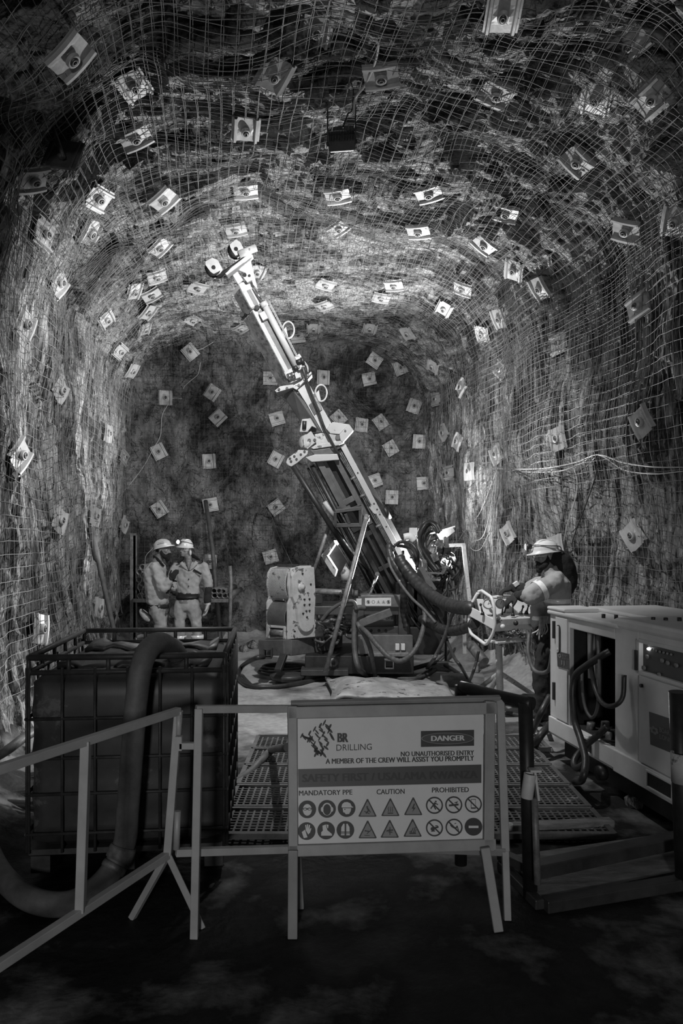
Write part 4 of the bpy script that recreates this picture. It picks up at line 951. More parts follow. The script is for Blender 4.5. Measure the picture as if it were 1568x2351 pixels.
# ------------------------------------------------------------------ diamond drill rig
DR = 9.5; KP = DR / FPX
rig = thing('drill_rig', W(860, 1545, DR) * 1.0, 'tall white mast drilling rig leaning left on a dark skid frame', 'drill rig')
rig.location.z = 0; rig['_o'] = (rig.location.x, rig.location.y, 0.0)
O_ = W(560, 590, DR)
MA, MBv, MC = V((.468, 0, -.884)) * KP, V((.884, 0, .468)) * KP, V((0, -1, 0)) * KP
CAMP = V((0, 0, CAMZ))
W0 = W
def W(px, py, d):
    return W0(px, py, d if d < 8.0 else (8.0 + (d - 8.0) * 1.66 if d < 8.8 else d * 1.06))
def mp(a, b, c=0):          # the mast leans a little toward the viewer at its top
    p = O_ + MA * a + MBv * b + MC * c
    return CAMP + (p - CAMP) * ((8.95 + 1.2 * a / 850) / 9.5)
def ab(px, py): return ((px - 560) * .468 + (py - 590) * .884, (px - 560) * .884 - (py - 590) * .468)
def mpx(px, py, c=0): a, b = ab(px, py); return mp(a, b, c)
def z1(x, y, c=0): return mpx(460 + x / 6.03, 540 + y / 6.03, c)       # close views of the mast
def z2(x, y, c=0): return mpx(600 + x / 6.03, 780 + y / 6.03, c)
def z3(x, y, c=0): return mpx(650 + x / 5.058, 1000 + y / 5.058, c)
def mpri(mb, poly, a0, a1):
    n = len(poly); vs = [mp(a0, b, c) for b, c in poly] + [mp(a1, b, c) for b, c in poly]
    return mb.add(vs, [tuple(reversed(range(n))), tuple(range(n, 2 * n))] + [(i, (i + 1) % n, n + (i + 1) % n, n + i) for i in range(n)])
def mprism(poly, a0, a1): return mpri(MB(), poly, a0, a1)
def mslab(pts, t, c=0, f=z2, mb=None):
    """plate whose outline lies facing the viewer, thickness t (mast px) going back"""
    mb = mb or MB(); p = [f(x, y, c) for x, y in pts]; q = [v - MC * t for v in p]; n = len(p)
    return mb.add(p + q, [tuple(range(n)), tuple(reversed(range(n, 2 * n)))] + [(i, n + i, n + (i + 1) % n, (i + 1) % n) for i in range(n)])
B_ = lambda mb, name, m, bev=0.0, par=None: mb.build(name, M[m], par or rig, bevel=bev)
# inner (upper) mast tube
im = mprism([(-60, -28), (-40, 0), (-31, -4), (-20, -8), (-8, -14), (-26, -46)], 48, 118); o = B_(im, 'inner_mast', 'white', .004); o['_o'] = rig['_o']; inner = o
lab(B_(mprism([(-60.5, -28), (-41, -1), (-43, 1), (-62, -26)], 60, 116), 'mast_side', 'grimy'), 'oily side of the mast tube with shade painted dark')  # overlay on the unlit side: grime plus painted shade
B_(mprism([(-30, -5.0), (-21, -8.4), (-21, -6), (-30, -3)], 70, 112), 'key_slot', 'rig_grey')
# outer mast tube, second stage
om = mprism([(-65, -32), (-40, 0), (-30, -4), (-18, -8), (-6, -14), (-26, -50)], 118, 306); outer = B_(om, 'outer_mast', 'white', .004); outer['_o'] = rig['_o']
lab(B_(mprism([(-65.6, -32), (-41, -.5), (-42.5, 1.5), (-67, -30)], 120, 306), 'mast_side', 'grimy'), 'oily side of the mast tube with shade painted dark')  # same dark overlay, shade painted over the grime
lab(B_(mprism([(-31, -4.2), (-18.5, -8.2), (-18, -6.4), (-30.5, -2.4)], 124, 275), 'face_strip', 'rig_grey'), 'grey strip down the mast face')
B_(MB().tube([mp(112, -10, 2), mp(285, -11.5, 2)], 7.2 * KP, 18).tube([mp(112, -10, 2), mp(124, -10, 2)], 8.6 * KP, 18), 'feed_cylinder', 'white')
B_(MB().tube([mp(72, -13, 0), mp(114, -10.5, 2)], 2.6 * KP, 12), 'piston_rod', 'chrome')
tb = MB()
for k in range(2): tb.tube(bez([mp(118, 1 + 2.5 * k, 0), mp(200, .5 + 2.5 * k, 0), mp(262, 0 + 2.5 * k, 0), mp(272, 7 + 2 * k, 0), mp(290, 10 + 2 * k, 2), mp(304, 6, 4)], 6), .8 * KP, 6)
B_(tb, 'hydraulic_lines', 'white')
cl = MB()
for (a, b) in ((113, -66), (118, -52), (119, -28)): cl.cyl(mp(a, b, -12 if b < -60 else 2), mp(a, b, -2 if b < -60 else 9), 5.2 * KP, 14)
B_(cl, 'clamp_bolts', 'black'); B_(mprism([(-69, -32), (-41, 3), (-18, -5), (-18, 0), (-40, 8), (-73, -30)], 113, 117), 'clamp_band', 'grimy')
lab(B_(MB().box(z1(880, 1130, 4), (.07, .05, .10), Matrix((MBv.normalized(), MC.normalized(), MA.normalized())).transposed()), 'latch_catch', 'white_dirty'), 'small catch on the mast face')
# crown: crossbar, sheave plates, gussets
cb_ = mslab([(345, 545), (375, 582), (640, 385), (735, 300), (695, 275), (600, 345)], 22, 12, z1); B_(cb_, 'crossbar', 'white', .006)
for pts in ([(85, 400), (180, 345), (260, 380), (325, 510), (290, 560), (235, 592), (155, 540), (90, 450)], [(420, 165), (505, 95), (565, 130), (610, 215), (560, 330), (530, 360), (460, 270), (425, 200)]):
    cx = sum(p[0] for p in pts) / len(pts); cy = sum(p[1] for p in pts) / len(pts)
    mb = mslab(pts, 3, 16, z1); mslab([(cx + (x - cx) * .97 - 32, cy + (y - cy) * .97 + 24) for x, y in pts], 3, 3, z1, mb)
    sp = B_(mb, 'sheave_plate', 'white_dirty', .003); sp['_o'] = rig['_o']
    ax_ = MC.normalized(); B_(MB().lathe([(7 * KP, -5 * KP), (17 * KP, -5 * KP), (14 * KP, 0), (17 * KP, 5 * KP), (7 * KP, 5 * KP)], z1(cx - 16, cy + 12, 7), ax_, 24), 'sheave_wheel', 'black', par=sp)
    B_(MB().cyl(z1(cx, cy + 10, 12), z1(cx, cy + 10, 19), 4 * KP, 12), 'sheave_pin', 'black', par=sp)
B_(MB().tube([z1(250, 600, 10), z1(620, 330, 4)], 4.5 * KP, 12), 'crown_axle', 'black')
B_(MB().pipe(z1(545, 300, 14), z1(785, 205, 14), 8 * KP, 5 * KP, 16), 'crown_pipe', 'white_dirty')
gs = mslab([(540, 505), (665, 410), (700, 350), (800, 770), (735, 700), (690, 560)], 4, 8, z1); mslab([(455, 570), (520, 520), (600, 640), (530, 700)], 4, 9, z1, gs); B_(gs, 'gusset', 'white', .003)
B_(mslab([(600, 545), (700, 520), (735, 640), (660, 680), (610, 620)], 8, 12, z1), 'rod_clevis', 'white', .004)
B_(MB().cyl(z1(625, 580, 12), z1(625, 580, 17), 4 * KP, 12).cyl(z1(690, 590, 12), z1(690, 590, 16), 2.6 * KP, 10), 'clevis_pins', 'black')
# lifting eyes
for (x, y, f) in ((1215, 1300, z1), (825, 730, z2)):
    pts = [f(x + 80 * math.cos(t), y + 115 * math.sin(t), -6) for t in np.linspace(R(150), R(150) - 2 * math.pi, 30, False)]
    B_(MB().loop(pts, 1.9 * KP, 8), 'lifting_ring', 'white_dirty')
    B_(mslab([(x - 90, y + 20), (x - 30, y - 40), (x - 10, y + 60), (x, y + 120), (x - 40, y + 110)], 6, -4, f), 'ring_lug', 'white_dirty', .003)
# foot of the outer mast
B_(mslab([(310, 450), (420, 395), (520, 470), (545, 520), (400, 570), (355, 540)], 26, 2, z2), 'mast_foot', 'white_dirty', .006)
B_(MB().cyl(z2(380, 470, 6), z2(410, 560, 6), 5 * KP, 12).cyl(z2(430, 450, 6), z2(460, 540, 6), 4 * KP, 12), 'foot_rods', 'chrome')
B_(mslab([(440, 250), (530, 195), (590, 300), (600, 380), (520, 430), (470, 330)], 12, 4, z2), 'valve_block', 'white_dirty', .006)
B_(MB().cyl(z2(490, 330, 8), z2(560, 300, 8), 6 * KP, 12).cyl(z2(450, 420, 6), z2(500, 380, 6), 6 * KP, 12).cyl(z2(560, 250, 6), z2(585, 350, 6), 4 * KP, 10), 'fittings', 'black')
# flange
fl_ = mslab([(190, 715), (265, 655), (440, 630), (480, 655), (690, 450), (700, 475), (490, 705), (440, 675), (215, 740)], 44, 10, z2); B_(fl_, 'flange_plate', 'white_dirty', .004)
fb = MB()
for x, y in ((250, 700), (360, 685), (520, 640), (600, 560), (650, 505)): fb.cyl(z2(x, y, 9), z2(x, y, 13), 3 * KP, 8)
B_(fb, 'flange_bolts', 'black')
# middle carriage: left side with its shade painted grey, white face with labels
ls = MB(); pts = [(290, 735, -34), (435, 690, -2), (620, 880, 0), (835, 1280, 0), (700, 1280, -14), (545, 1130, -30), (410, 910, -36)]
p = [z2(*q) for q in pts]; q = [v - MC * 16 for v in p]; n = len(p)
ls.add(p + q, [tuple(range(n)), tuple(reversed(range(n, 2 * n)))] + [(i, n + i, n + (i + 1) % n, (i + 1) % n) for i in range(n)]); lab(B_(ls, 'carriage_side', 'rig_grey', .003), 'carriage side with its shade painted grey')
cf = MB(); pts = [(505, 700, 4), (640, 575, -6), (970, 1150, -6), (900, 1240, -2), (845, 1280, 2), (620, 880, 4)]
p = [z2(*q) for q in pts]; q = [v - MC * 30 for v in p]; n = len(p)
cf.add(p + q, [tuple(range(n)), tuple(reversed(range(n, 2 * n)))] + [(i, n + i, n + (i + 1) % n, (i + 1) % n) for i in range(n)]); carr = B_(cf, 'carriage', 'white', .003); carr['_o'] = rig['_o']
def face_pt(x, y, off): 
    t = (ab(600 + x / 6.03, 780 + y / 6.03)[1] + 62) / 60; return z2(x, y, 4 - 9 * max(0, min(1, (x - y * .62 - 70) / 170)) + off)
for pts, nm in ((((705, 755), (745, 740), (845, 960), (812, 990)), 'maker_label'), (((660, 905), (705, 865), (770, 1010), (735, 1045)), 'warning_label')):
    mb = MB(); P4 = [face_pt(x, y, 3.2) for x, y in pts]; mb.add(P4, [(0, 1, 2, 3)]); st_ = B_(mb, nm, 'rig_grey'); st_['_o'] = rig['_o']
    t_ = MB(); e1, e2 = P4[3] - P4[0], P4[1] - P4[0]; off_ = MC * .5
    if nm == 'maker_label':
        put_text(t_, 'BOART LONGYEAR', P4[0] + e1 * .22 + e2 * .2 + off_, P4[0] + e1 * .95 + e2 * .2 + off_, P4[0] + e1 * .22 + e2 * .7 + off_)
    else:
        for k in range(9):
            s0 = P4[0] + e1 * (.08 + .1 * k) + e2 * .12 + off_; t_.add([s0, s0 + e1 * .03, s0 + e1 * .03 + e2 * .75, s0 + e2 * .75], [(0, 1, 2, 3)])
    B_(t_, 'lettering', 'label_white' if nm == 'maker_label' else 'sticker', par=st_)
B_(mslab([(530, 1280), (565, 1105), (650, 1095), (680, 1090), (765, 1230), (700, 1200), (640, 1280)], 10, 6, z2), 'side_bracket', 'white_dirty', .004)
B_(MB().tube([z2(600, 1130, 8), z2(595, 1240, 8)], 5 * KP, 10), 'bracket_roller', 'black')
B_(MB().lathe([(0.001, 6 * KP), (16 * KP, 6 * KP), (17 * KP, 0), (16 * KP, -8 * KP), (.001, -8 * KP)], z2(610, 1410, -2), V((-.6, -.75, .2)), 24), 'side_roller', 'white_dirty')
B_(mslab([(580, 1350), (640, 1310), (690, 1270), (760, 1380), (760, 1420), (640, 1520), (590, 1460)], 5, 10, z2), 'roller_plate', 'white', .004)
B_(MB().cyl(z2(665, 1400, 9), z2(665, 1400, 13), 4 * KP, 10).cyl(z2(740, 1395, 9), z2(740, 1395, 12), 3.4 * KP, 10), 'roller_pins', 'black')
# knuckle box on the right and cross beam under the carriage
B_(mslab([(905, 1240), (985, 1140), (1215, 1175), (1080, 1310), (955, 1300)], 24, 4, z2), 'knuckle_top', 'white', .005)
B_(mslab([(1080, 1320), (1215, 1180), (1275, 1265), (1130, 1430), (1095, 1400)], 20, 12, z2), 'knuckle_box', 'white', .005)
B_(mslab([(740, 1310), (850, 1290), (1090, 1330), (1110, 1400), (1000, 1420), (760, 1450)], 26, 4, z2), 'knuckle_web', 'white_dirty', .004)
B_(MB().cyl(z2(1058, 1355, 2), z2(1058, 1355, 9), 6 * KP, 14), 'knuckle_pin', 'black'); B_(MB().cyl(z2(1160, 1270, 10), z2(1160, 1270, 14), 2.4 * KP, 10), 'knuckle_bolt', 'black')
B_(mslab([(690, 1500), (760, 1455), (1110, 1405), (1150, 1430), (1080, 1465), (720, 1520)], 30, 10, z2), 'cross_beam', 'white_dirty', .005)
B_(mslab([(680, 1540), (950, 1500), (1000, 1580), (740, 1600)], 14, 6, z2), 'guide_block', 'rig_grey', .004)
B_(mslab([(615, 1640), (740, 1600), (1050, 1590), (1080, 1670), (700, 1700)], 18, 16, z2), 'guide_bar', 'white', .005)
ar = mslab([(345, 1700), (365, 1650), (520, 1530), (650, 1540), (640, 1590), (500, 1710), (420, 1760), (370, 1740)], 8, 10, z2); B_(ar, 'tie_bracket', 'white_dirty', .004)
ah = MB()
for x, y in ((400, 1650), (460, 1620), (490, 1660), (550, 1595), (415, 1690), (600, 1555)): ah.cyl(z2(x, y, 9), z2(x, y, 11), 3 * KP, 8)
B_(ah, 'bracket_holes', 'black')
# lower mast: two long rails, ladder plate, side tubes
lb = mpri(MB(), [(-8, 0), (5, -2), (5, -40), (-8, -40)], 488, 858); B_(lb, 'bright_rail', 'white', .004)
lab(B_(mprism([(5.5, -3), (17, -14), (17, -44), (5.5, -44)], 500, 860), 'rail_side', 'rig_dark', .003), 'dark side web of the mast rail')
B_(mprism([(-26, -8), (-8, -8), (-8, -40), (-26, -40)], 490, 850), 'cable_channel', 'black', .003)
ld = MB()
for b0, b1, c in ((-74, -60, 0), (-36, -24, 0), (-60, -52, -6)): mpri(ld, [(b0, c), (b1, c), (b1, c - 8), (b0, c - 8)], 488, 488 + 190)
for a in (488, 600): mpri(ld, [(-62, -1), (-30, -1), (-30, -8), (-62, -8)], a, a + 13)
lad = B_(ld, 'slotted_face', 'rig_grey', .003); lad['_o'] = rig['_o']
ld = MB()
for b0, b1, c in ((-74, -64, -2), (-52, -46, -2), (-36, -26, -2)): mpri(ld, [(b0, c), (b1, c), (b1, c - 8), (b0, c - 8)], 680, 680 + 180)
for a in (690, 775, 840): mpri(ld, [(-62, -4), (-30, -4), (-30, -10), (-62, -10)], a, a + 10)
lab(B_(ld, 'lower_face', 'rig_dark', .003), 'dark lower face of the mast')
B_(MB().tube(bez([z2(572, 390, 10), z2(600, 480, 14), z2(650, 640, 14), z2(720, 830, 12), z2(800, 1030, 12), z2(870, 1220, 14), z2(950, 1380, 16), z2(1020, 1510, 14), z2(1080, 1620, 8)], 8), 3.0 * KP, 8), 'control_hose', 'hose')
B_(mprism([(-76, -18), (-24, -18), (-24, -44), (-76, -44)], 488, 860), 'mast_core', 'black')
B_(MB().tube([mp(495, -86, -6), mp(850, -86, -6)], 6 * KP, 12).tube([mp(495, -97, -14), mp(850, -97, -14)], 3 * KP, 8), 'side_tubes', 'black')
B_(MB().tube([z3(120, 360, 6), z3(800, 1440, 6)], 6.6 * KP, 16), 'feed_tube', 'black')
B_(MB().tube([z3(600, 1080, 4), z3(970, 1570, 8)], 4.2 * KP, 14), 'drill_rod', 'chrome')
B_(MB().tube([z3(620, 1050, 0), z3(800, 1440, 2)], 3.2 * KP, 10).tube([z3(480, 770, 4), z3(600, 950, 4)], 5.4 * KP, 12), 'rod_sleeves', 'white_dirty')
hl = MB()
for k in range(3): hl.tube(bez([mp(500, -20 + 4 * k, 2), mp(570, -17 + 3 * k, 4), mp(640, -18 + 4 * k, 3), mp(720, -17 + 3 * k, 4), mp(830, -18 + 4 * k, 2)], 8), 1.5 * KP, 6)
for a in (566, 612, 690, 745): hl.cyl(mp(a, -22, 3), mp(a, -10, 3), 3.5 * KP, 8)
B_(hl, 'mast_hoses', 'grimy')
lab(B_(mslab([(990, 830), (1025, 810), (1080, 890), (1075, 915), (1050, 905)], 4, 8, z3), 'hinge_plate', 'white_dirty', .003), 'pale hinge plate on the rail')
B_(MB().tube([z3(1175, 835, -10), z3(1240, 960, -10)], 6 * KP, 12), 'rail_bump', 'black')
rb = MB()
for a in (640, 655, 668, 700, 560): rb.cyl(mp(a, -1, 0), mp(a, -1, 1.2), 2.0 * KP, 8)
B_(rb, 'rail_holes', 'black')
# rod clamp half way up the lower mast
fc = MB()
for a, b, w in (((600, 890), (905, 850), 8), ((605, 1045), (905, 1040), 9), ((890, 850), (895, 1050), 8), ((605, 880), (610, 1050), 7), ((715, 900), (760, 1010), 7)):
    fc.beam(z3(*a, 22), z3(*b, 22), w * KP, 30 * KP, up=MC)
B_(fc, 'rod_clamp', 'rig_dark', .004)
B_(mslab([(600, 885), (650, 820), (720, 860), (900, 800), (915, 850), (620, 900)], 30, 18, z3), 'clamp_top', 'rig_dark', .004)
B_(mslab([(700, 905), (725, 900), (780, 1010), (740, 1015)], 10, 24, z3), 'clamp_jaw', 'pole', .003)
# rotation head cabinet behind the mast
z_ = lambda x, y, d=9.75: W(650 + x / 5.058, 1000 + y / 5.058, d)
rc = MB(); p = [z_(440, 1395), z_(510, 1390), z_(620, 1560), z_(600, 1640), z_(540, 1560)]; q = [v + V((.05, .25, 0)) for v in p]; n = 5
rc.add(p + q, [tuple(range(n)), tuple(reversed(range(n, 2 * n)))] + [(i, n + i, n + (i + 1) % n, (i + 1) % n) for i in range(n)])
p = [z_(440, 1390), z_(590, 1215), z_(605, 1260), z_(520, 1390)]; q = [v + V((.05, .25, 0)) for v in p]; n = 4
rc.add(p + q, [tuple(range(n)), tuple(reversed(range(n, 2 * n)))] + [(i, n + i, n + (i + 1) % n, (i + 1) % n) for i in range(n)]); B_(rc, 'head_cover', 'white_dirty', .004)
rk = MB(); p = [z_(530, 1390, 9.85), z_(610, 1240, 9.85), z_(760, 1480, 9.85), z_(700, 1660, 9.85), z_(620, 1600, 9.85)]; q = [v + V((0, .25, 0)) for v in p]; n = 5
rk.add(p + q, [tuple(range(n)), tuple(reversed(range(n, 2 * n)))] + [(i, n + i, n + (i + 1) % n, (i + 1) % n) for i in range(n)]); B_(rk, 'drive_head', 'black')
B_(MB().lathe([(.001, .14), (.06, .02), (.075, .0), (.075, -.10), (.001, -.10)], W(795, 1315, 9.55), (0, 0, 1), 18), 'water_swivel', 'white_dirty')
# skid frame
def blk(name, m, x0, y0, x1, y1, d, depth, bev=.008, **k):
    a, b = W(x0, y0, d), W(x1, y1, d); return B_(MB().box(((a.x + b.x) / 2, a.y + depth / 2, (a.z + b.z) / 2), (b.x - a.x, depth, a.z - b.z)), name, m, bev)
B_(MB().beam(W(604, 1485, 9.15), W(662, 1486, 8.85), .16, .20).beam(W(660, 1487, 8.90), W(778, 1474, 9.75), .13, .20), 'winch_beam', 'rig_grey', .01)
bs = MB(); c = W(616, 1499, 8.85)
for dx, dz, w, h in ((-.045, 0, .015, .12), (.045, 0, .015, .12), (0, .055, .10, .015), (0, -.055, .10, .015)): bs.box(c + V((dx, 0, dz)), (w, .18, h))
B_(bs, 'tow_socket', 'rig_dark', .002)
top = blk('head_beam', 'rig_grey', 828, 1367, 938, 1394, 9.0, .35); top['_o'] = rig['_o']
blk('head_beam', 'rig_dark', 690, 1392, 938, 1412, 9.05, .3)
sg = MB(); c4 = [W(838, 1373, 8.995), W(898, 1372, 8.995), W(898, 1391, 8.995), W(838, 1391, 8.995)]; sg.add(c4, [(0, 1, 2, 3)]); sgo = B_(sg, 'warning_strip', 'label_white', par=top); 
wm = MB()
for k in range(5):
    c = W(845.5 + k * 11.6, 1381.8, 8.99); rr_ = .022
    if k in (0, 4):
        ring_ = [c + V((rr_ * math.cos(t), 0, rr_ * math.sin(t))) for t in np.linspace(0, 2 * math.pi, 16, False)] + [c + V((rr_ * .8 * math.cos(t), 0, rr_ * .8 * math.sin(t))) for t in np.linspace(0, 2 * math.pi, 16, False)]
        wm.add(ring_, [(i, (i + 1) % 16, 16 + (i + 1) % 16, 16 + i) for i in range(16)]); wm.add([c + V(q) * rr_ for q in ((-.5, 0, .6), (.1, 0, .7), (.5, 0, -.2), (.2, 0, -.7), (-.4, 0, -.3))], [(0, 1, 2, 3, 4)])
    elif k == 1: wm.add([c + V((rr_ * math.cos(t), 0, rr_ * math.sin(t))) for t in np.linspace(0, 2 * math.pi, 6, False)] + [c + V((.85 * rr_ * math.cos(t), 0, .85 * rr_ * math.sin(t))) for t in np.linspace(0, 2 * math.pi, 6, False)], [(i, (i + 1) % 6, 6 + (i + 1) % 6, 6 + i) for i in range(6)])
    else:
        T = [(-1, -.8), (1, -.8), (0, .95)]; wm.add([c + V((x * rr_, 0, z * rr_)) for x, z in T] + [c + V((x * rr_ * .82, 0, z * rr_ * .82 - .001)) for x, z in T], [(i, (i + 1) % 3, 3 + (i + 1) % 3, 3 + i) for i in range(3)])
        wm.add([c + V((x * rr_, 0, z * rr_)) for x, z in ((-.2, -.5), (.25, -.5), (.1, .2), (-.15, .1))], [(0, 1, 2, 3)])
B_(wm, 'warning_symbols', 'label_ink', par=sgo)
sq = MB(); sq.add([W(818, 1374, 8.99), W(830, 1374, 8.99), W(830, 1391, 8.99), W(818, 1391, 8.99)], [(0, 1, 2, 3)]); B_(sq, 'warning_label', 'label_white', par=top)
blk('upright', 'rig_dark', 812, 1370, 836, 1520, 9.02, .16); blk('upright', 'rig_dark', 915, 1392, 936, 1500, 9.0, .2)
B_(MB().beam(W(822, 1432, 9.0), W(898, 1404, 9.0), .10, .10), 'diagonal_brace', 'rig_grey', .006)
cs_ = blk('chassis_block', 'rig_dark', 818, 1438, 940, 1462, 9.1, .8); ch_ = blk('chassis_block', 'rig_grey', 822, 1458, 948, 1502, 8.95, .9)
hh = MB()
for x in (852, 870, 886): hh.lathe([(.001, .004), (.018, .004), (.018, 0)], W(x, 1448, 9.093), V((0, -1, 0)), 12)
B_(hh, 'slots', 'black')
lg_ = MB()
for x in (912, 925): lg_.box(W(x, 1485, 8.92), (.05, .06, .08))
B_(lg_, 'lugs', 'gen', .004)
blk('ledge', 'pole', 845, 1500, 940, 1508, 8.8, .5); blk('sled', 'black', 700, 1506, 950, 1548, 8.95, 1.2)
blk('sled_runner', 'rig_dark', 690, 1538, 800, 1552, 8.8, .3)
bk = MB(); c = W(893, 1524, 8.75)
for dx, dz, w, h in ((-.05, 0, .012, .11), (.05, 0, .012, .11), (0, .05, .11, .012), (0, -.05, .11, .012)): bk.box(c + V((dx, 0, dz)), (w, .14, h))
B_(bk, 'stake_socket', 'grimy', .002)
blk('deck', 'black', 735, 1388, 830, 1410, 9.4, .6); blk('side_beam', 'rig_grey', 730, 1396, 815, 1422, 9.5, .1)
eye = MB(); eye.lathe([(.028, -.02), (.065, -.02), (.065, .02), (.028, .02), (.028, -.02)], W(765, 1522, 8.9), V((.3, -1, 0)), 16).box(W(763, 1536, 8.92), (.12, .04, .06)); B_(eye, 'lifting_eye', 'rig_grey')
B_(MB().beam(W(652, 1503, 8.8), W(638, 1540, 8.7), .09, .05), 'stabiliser_leg', 'black', .004)
B_(MB().lathe([(.001, .07), (.17, .075), (.24, .06), (.20, .0), (.001, .0)], F(662, 1560, .03), (0, 0, 1), 20), 'stabiliser_shoe', 'rig_dark')
B_(MB().tube([W(715, 1357, 9.1), W(822, 1362, 9.0)], .040, 14), 'cross_pipe', 'pole')
B_(MB().tube([W(746, 1546, 8.62), W(843, 1182, 8.9)], .030, 14).tube([W(842, 1187, 8.9), W(840, 1196, 8.9)], .042, 12), 'prop_pole', 'pole')
B_(MB().tube([W(708, 1348, 9.5), W(758, 1200, 9.4)], .026, 12), 'prop_pole', 'pole')
B_(MB().tube([W(797, 1357, 8.95), W(791, 1352, 8.95)], .055, 12).box(W(797, 1358, 8.9), (.14, .12, .07)), 'pole_clamp', 'black', .004)
ch2 = MB()
for k in range(7): ch2.loop([W(781 + (k % 2) * 2, 1362 + k * 3.2, 8.88) + V((.010 * math.cos(t) * (1 if k % 2 else .4), .010 * math.cos(t) * (.4 if k % 2 else 1), .016 * math.sin(t))) for t in np.linspace(0, 2 * math.pi, 8, False)], .0035, 5)
B_(ch2, 'safety_chain', 'black')
B_(MB().tube([W(848, 1366, 9.1), W(866, 1320, 9.15)], .020, 14), 'tilt_rod', 'chrome'); B_(MB().tube([W(840, 1390, 9.1), W(849, 1364, 9.1)], .036, 14).cyl(W(866, 1318, 9.05), W(866, 1318, 9.25), .03, 12), 'tilt_cylinder', 'rig_grey')
pf = MB(); rr = random.Random(8)
for k in range(22):
    x, y = rr.uniform(735, 810), rr.uniform(1408, 1465); pf.tube(bez([W(x, y, 9.1 + rr.uniform(0, .4)), W(x + rr.uniform(-25, 25), y + rr.uniform(-4, 18), 9.0), W(x + rr.uniform(-40, 40), y + rr.uniform(0, 24), 9.2)], 5), rr.uniform(.010, .02), 6)
B_(pf, 'pipework', 'grimy')
# winch with perforated guards
C0 = W(662, 1468, 8.86); qa = V((-math.cos(R(33)), math.sin(R(33)), 0)); qb = V((math.cos(R(38)), math.sin(R(38)), 0)); qz = V((0, 0, 1)); WG, WD = .36, .44
wp = lambda g, d, z: C0 + qa * g + qb * d + qz * z
sd = [(0, 0), (.42, .0), (.44, .25), (.44, .48), (.40, .50), (.36, .93), (.20, .93), (.06, .90), (.015, .84), (0, .68), (.03, .52), (0, .45)]
sp_ = MB(); sp_.prism(sd, C0, qb, qz, qa * .03); w1 = B_(sp_, 'winch_side', 'white_dirty', .005); w1['_o'] = rig['_o']
B_(MB().prism(sd, C0 + qa * (WG - .03), qb, qz, qa * .03), 'winch_side', 'white_dirty', .005)
cov = [(.06, .86)] + [(.06 + .0 * t, .86) for t in ()]
cv = [(.02, .80), (.06, .865), (.2, .905), (.36, .91), (.385, .55), (.365, .22)] + [(.245 + .12 * math.cos(t), .20 + .12 * math.sin(t)) for t in np.linspace(0, -math.pi, 12)] + [(.12, .24), (.10, .38), (.025, .54)]
cvp = MB().prism([(x + .0, z) for x, z in cv], C0, qb, qz, -qa * .045); chn = B_(cvp, 'chain_cover', 'white_dirty', .006); chn['_o'] = rig['_o']
B_(MB().lathe([(.001, .05), (.03, .05), (.036, .02), (.055, .02), (.06, 0)], wp(-.045, .15, .66), -qa, 16), 'bearing_hub', 'white_dirty', par=chn)
wf_ = MB()
for x, z in ((.17, .83), (.30, .69), (.20, .50), (.28, .50), (.20, .43), (.28, .43), (.18, .32), (.23, .35), (.28, .35), (.24, .27), (.05, .1), (.38, .12)): wf_.cyl(wp(-.04, x, z), wp(-.058, x, z), .012, 8)
B_(wf_, 'cover_bolts', 'black', par=chn)
def guard(arc, name):
    mb = MB(); n = len(arc); mb.add([wp(.03, d, z) for d, z in arc] + [wp(WG - .03, d, z) for d, z in arc], [(i, i + 1, n + i + 1, n + i) for i in range(n - 1)], True)
    g = B_(mb, name, 'white_dirty' if name[0] == 'u' else 'rig_grey'); g['_o'] = rig['_o']; h = MB(); L = [0]
    for i in range(n - 1): L.append(L[-1] + math.hypot(arc[i + 1][0] - arc[i][0], arc[i + 1][1] - arc[i][1]))
    s = .018; r = 0
    while s < L[-1] - .015:
        i = max(j for j in range(n - 1) if L[j] <= s); t = (s - L[i]) / (L[i + 1] - L[i]); d = arc[i][0] + (arc[i + 1][0] - arc[i][0]) * t; z = arc[i][1] + (arc[i + 1][1] - arc[i][1]) * t
        tx, tz = (arc[i + 1][0] - arc[i][0]), (arc[i + 1][1] - arc[i][1]); l = math.hypot(tx, tz); tx /= l; tz /= l; N_ = qb * (-tz) + qz * tx
        if N_.dot(V((0, -1, .3))) < 0: N_ = -N_
        for g_ in np.arange(.05 + (.009 if r % 2 else 0), WG - .045, .018):
            c = wp(g_, d, z) + N_ * .002; u = qa; v = qb * tx + qz * tz
            h.add([c + (u * math.cos(a) + v * math.sin(a)) * .0056 for a in np.linspace(0, 2 * math.pi, 6, False)], [tuple(range(6))])
        s += .016; r += 1
    B_(h, 'perforation', 'label_ink', par=g); return g
guard([(.10 - .11 * math.cos(t) , .70 + .22 * math.sin(t)) for t in np.linspace(R(-58), R(62), 14)] + [(.16, .915), (.24, .92)], 'upper_guard')
guard([(.17 - .19 * math.cos(t), .27 + .22 * math.sin(t)) for t in np.linspace(R(-62), R(72), 14)], 'lower_guard')
B_(MB().beam(wp(.03, .16, .935), wp(WG - .03, .16, .935), .05, .025).beam(wp(.03, .30, .935), wp(WG - .03, .30, .935), .03, .02), 'top_rail', 'rig_dark')
wb = MB(); 
for a, b in (((.06, .0, .0), (.06, .0, .16)), ((WG - .05, .0, .0), (WG - .05, .0, .16)), ((.05, .0, .15), (WG - .04, .0, .15))): wb.beam(wp(*a), wp(*b), .03, .03, up=qb)
B_(wb, 'winch_foot', 'white_dirty', .003); B_(MB().tube([wp(.08, .02, .07), wp(WG - .07, .02, .07)], .05, 12), 'winch_drum', 'grimy')
B_(MB().tube([wp(WG, .2, .27), wp(WG + .06, .2, .27)], .03, 10).box(wp(-.02, .46, .50), (.10, .12, .12)), 'winch_valve', 'black', .004)

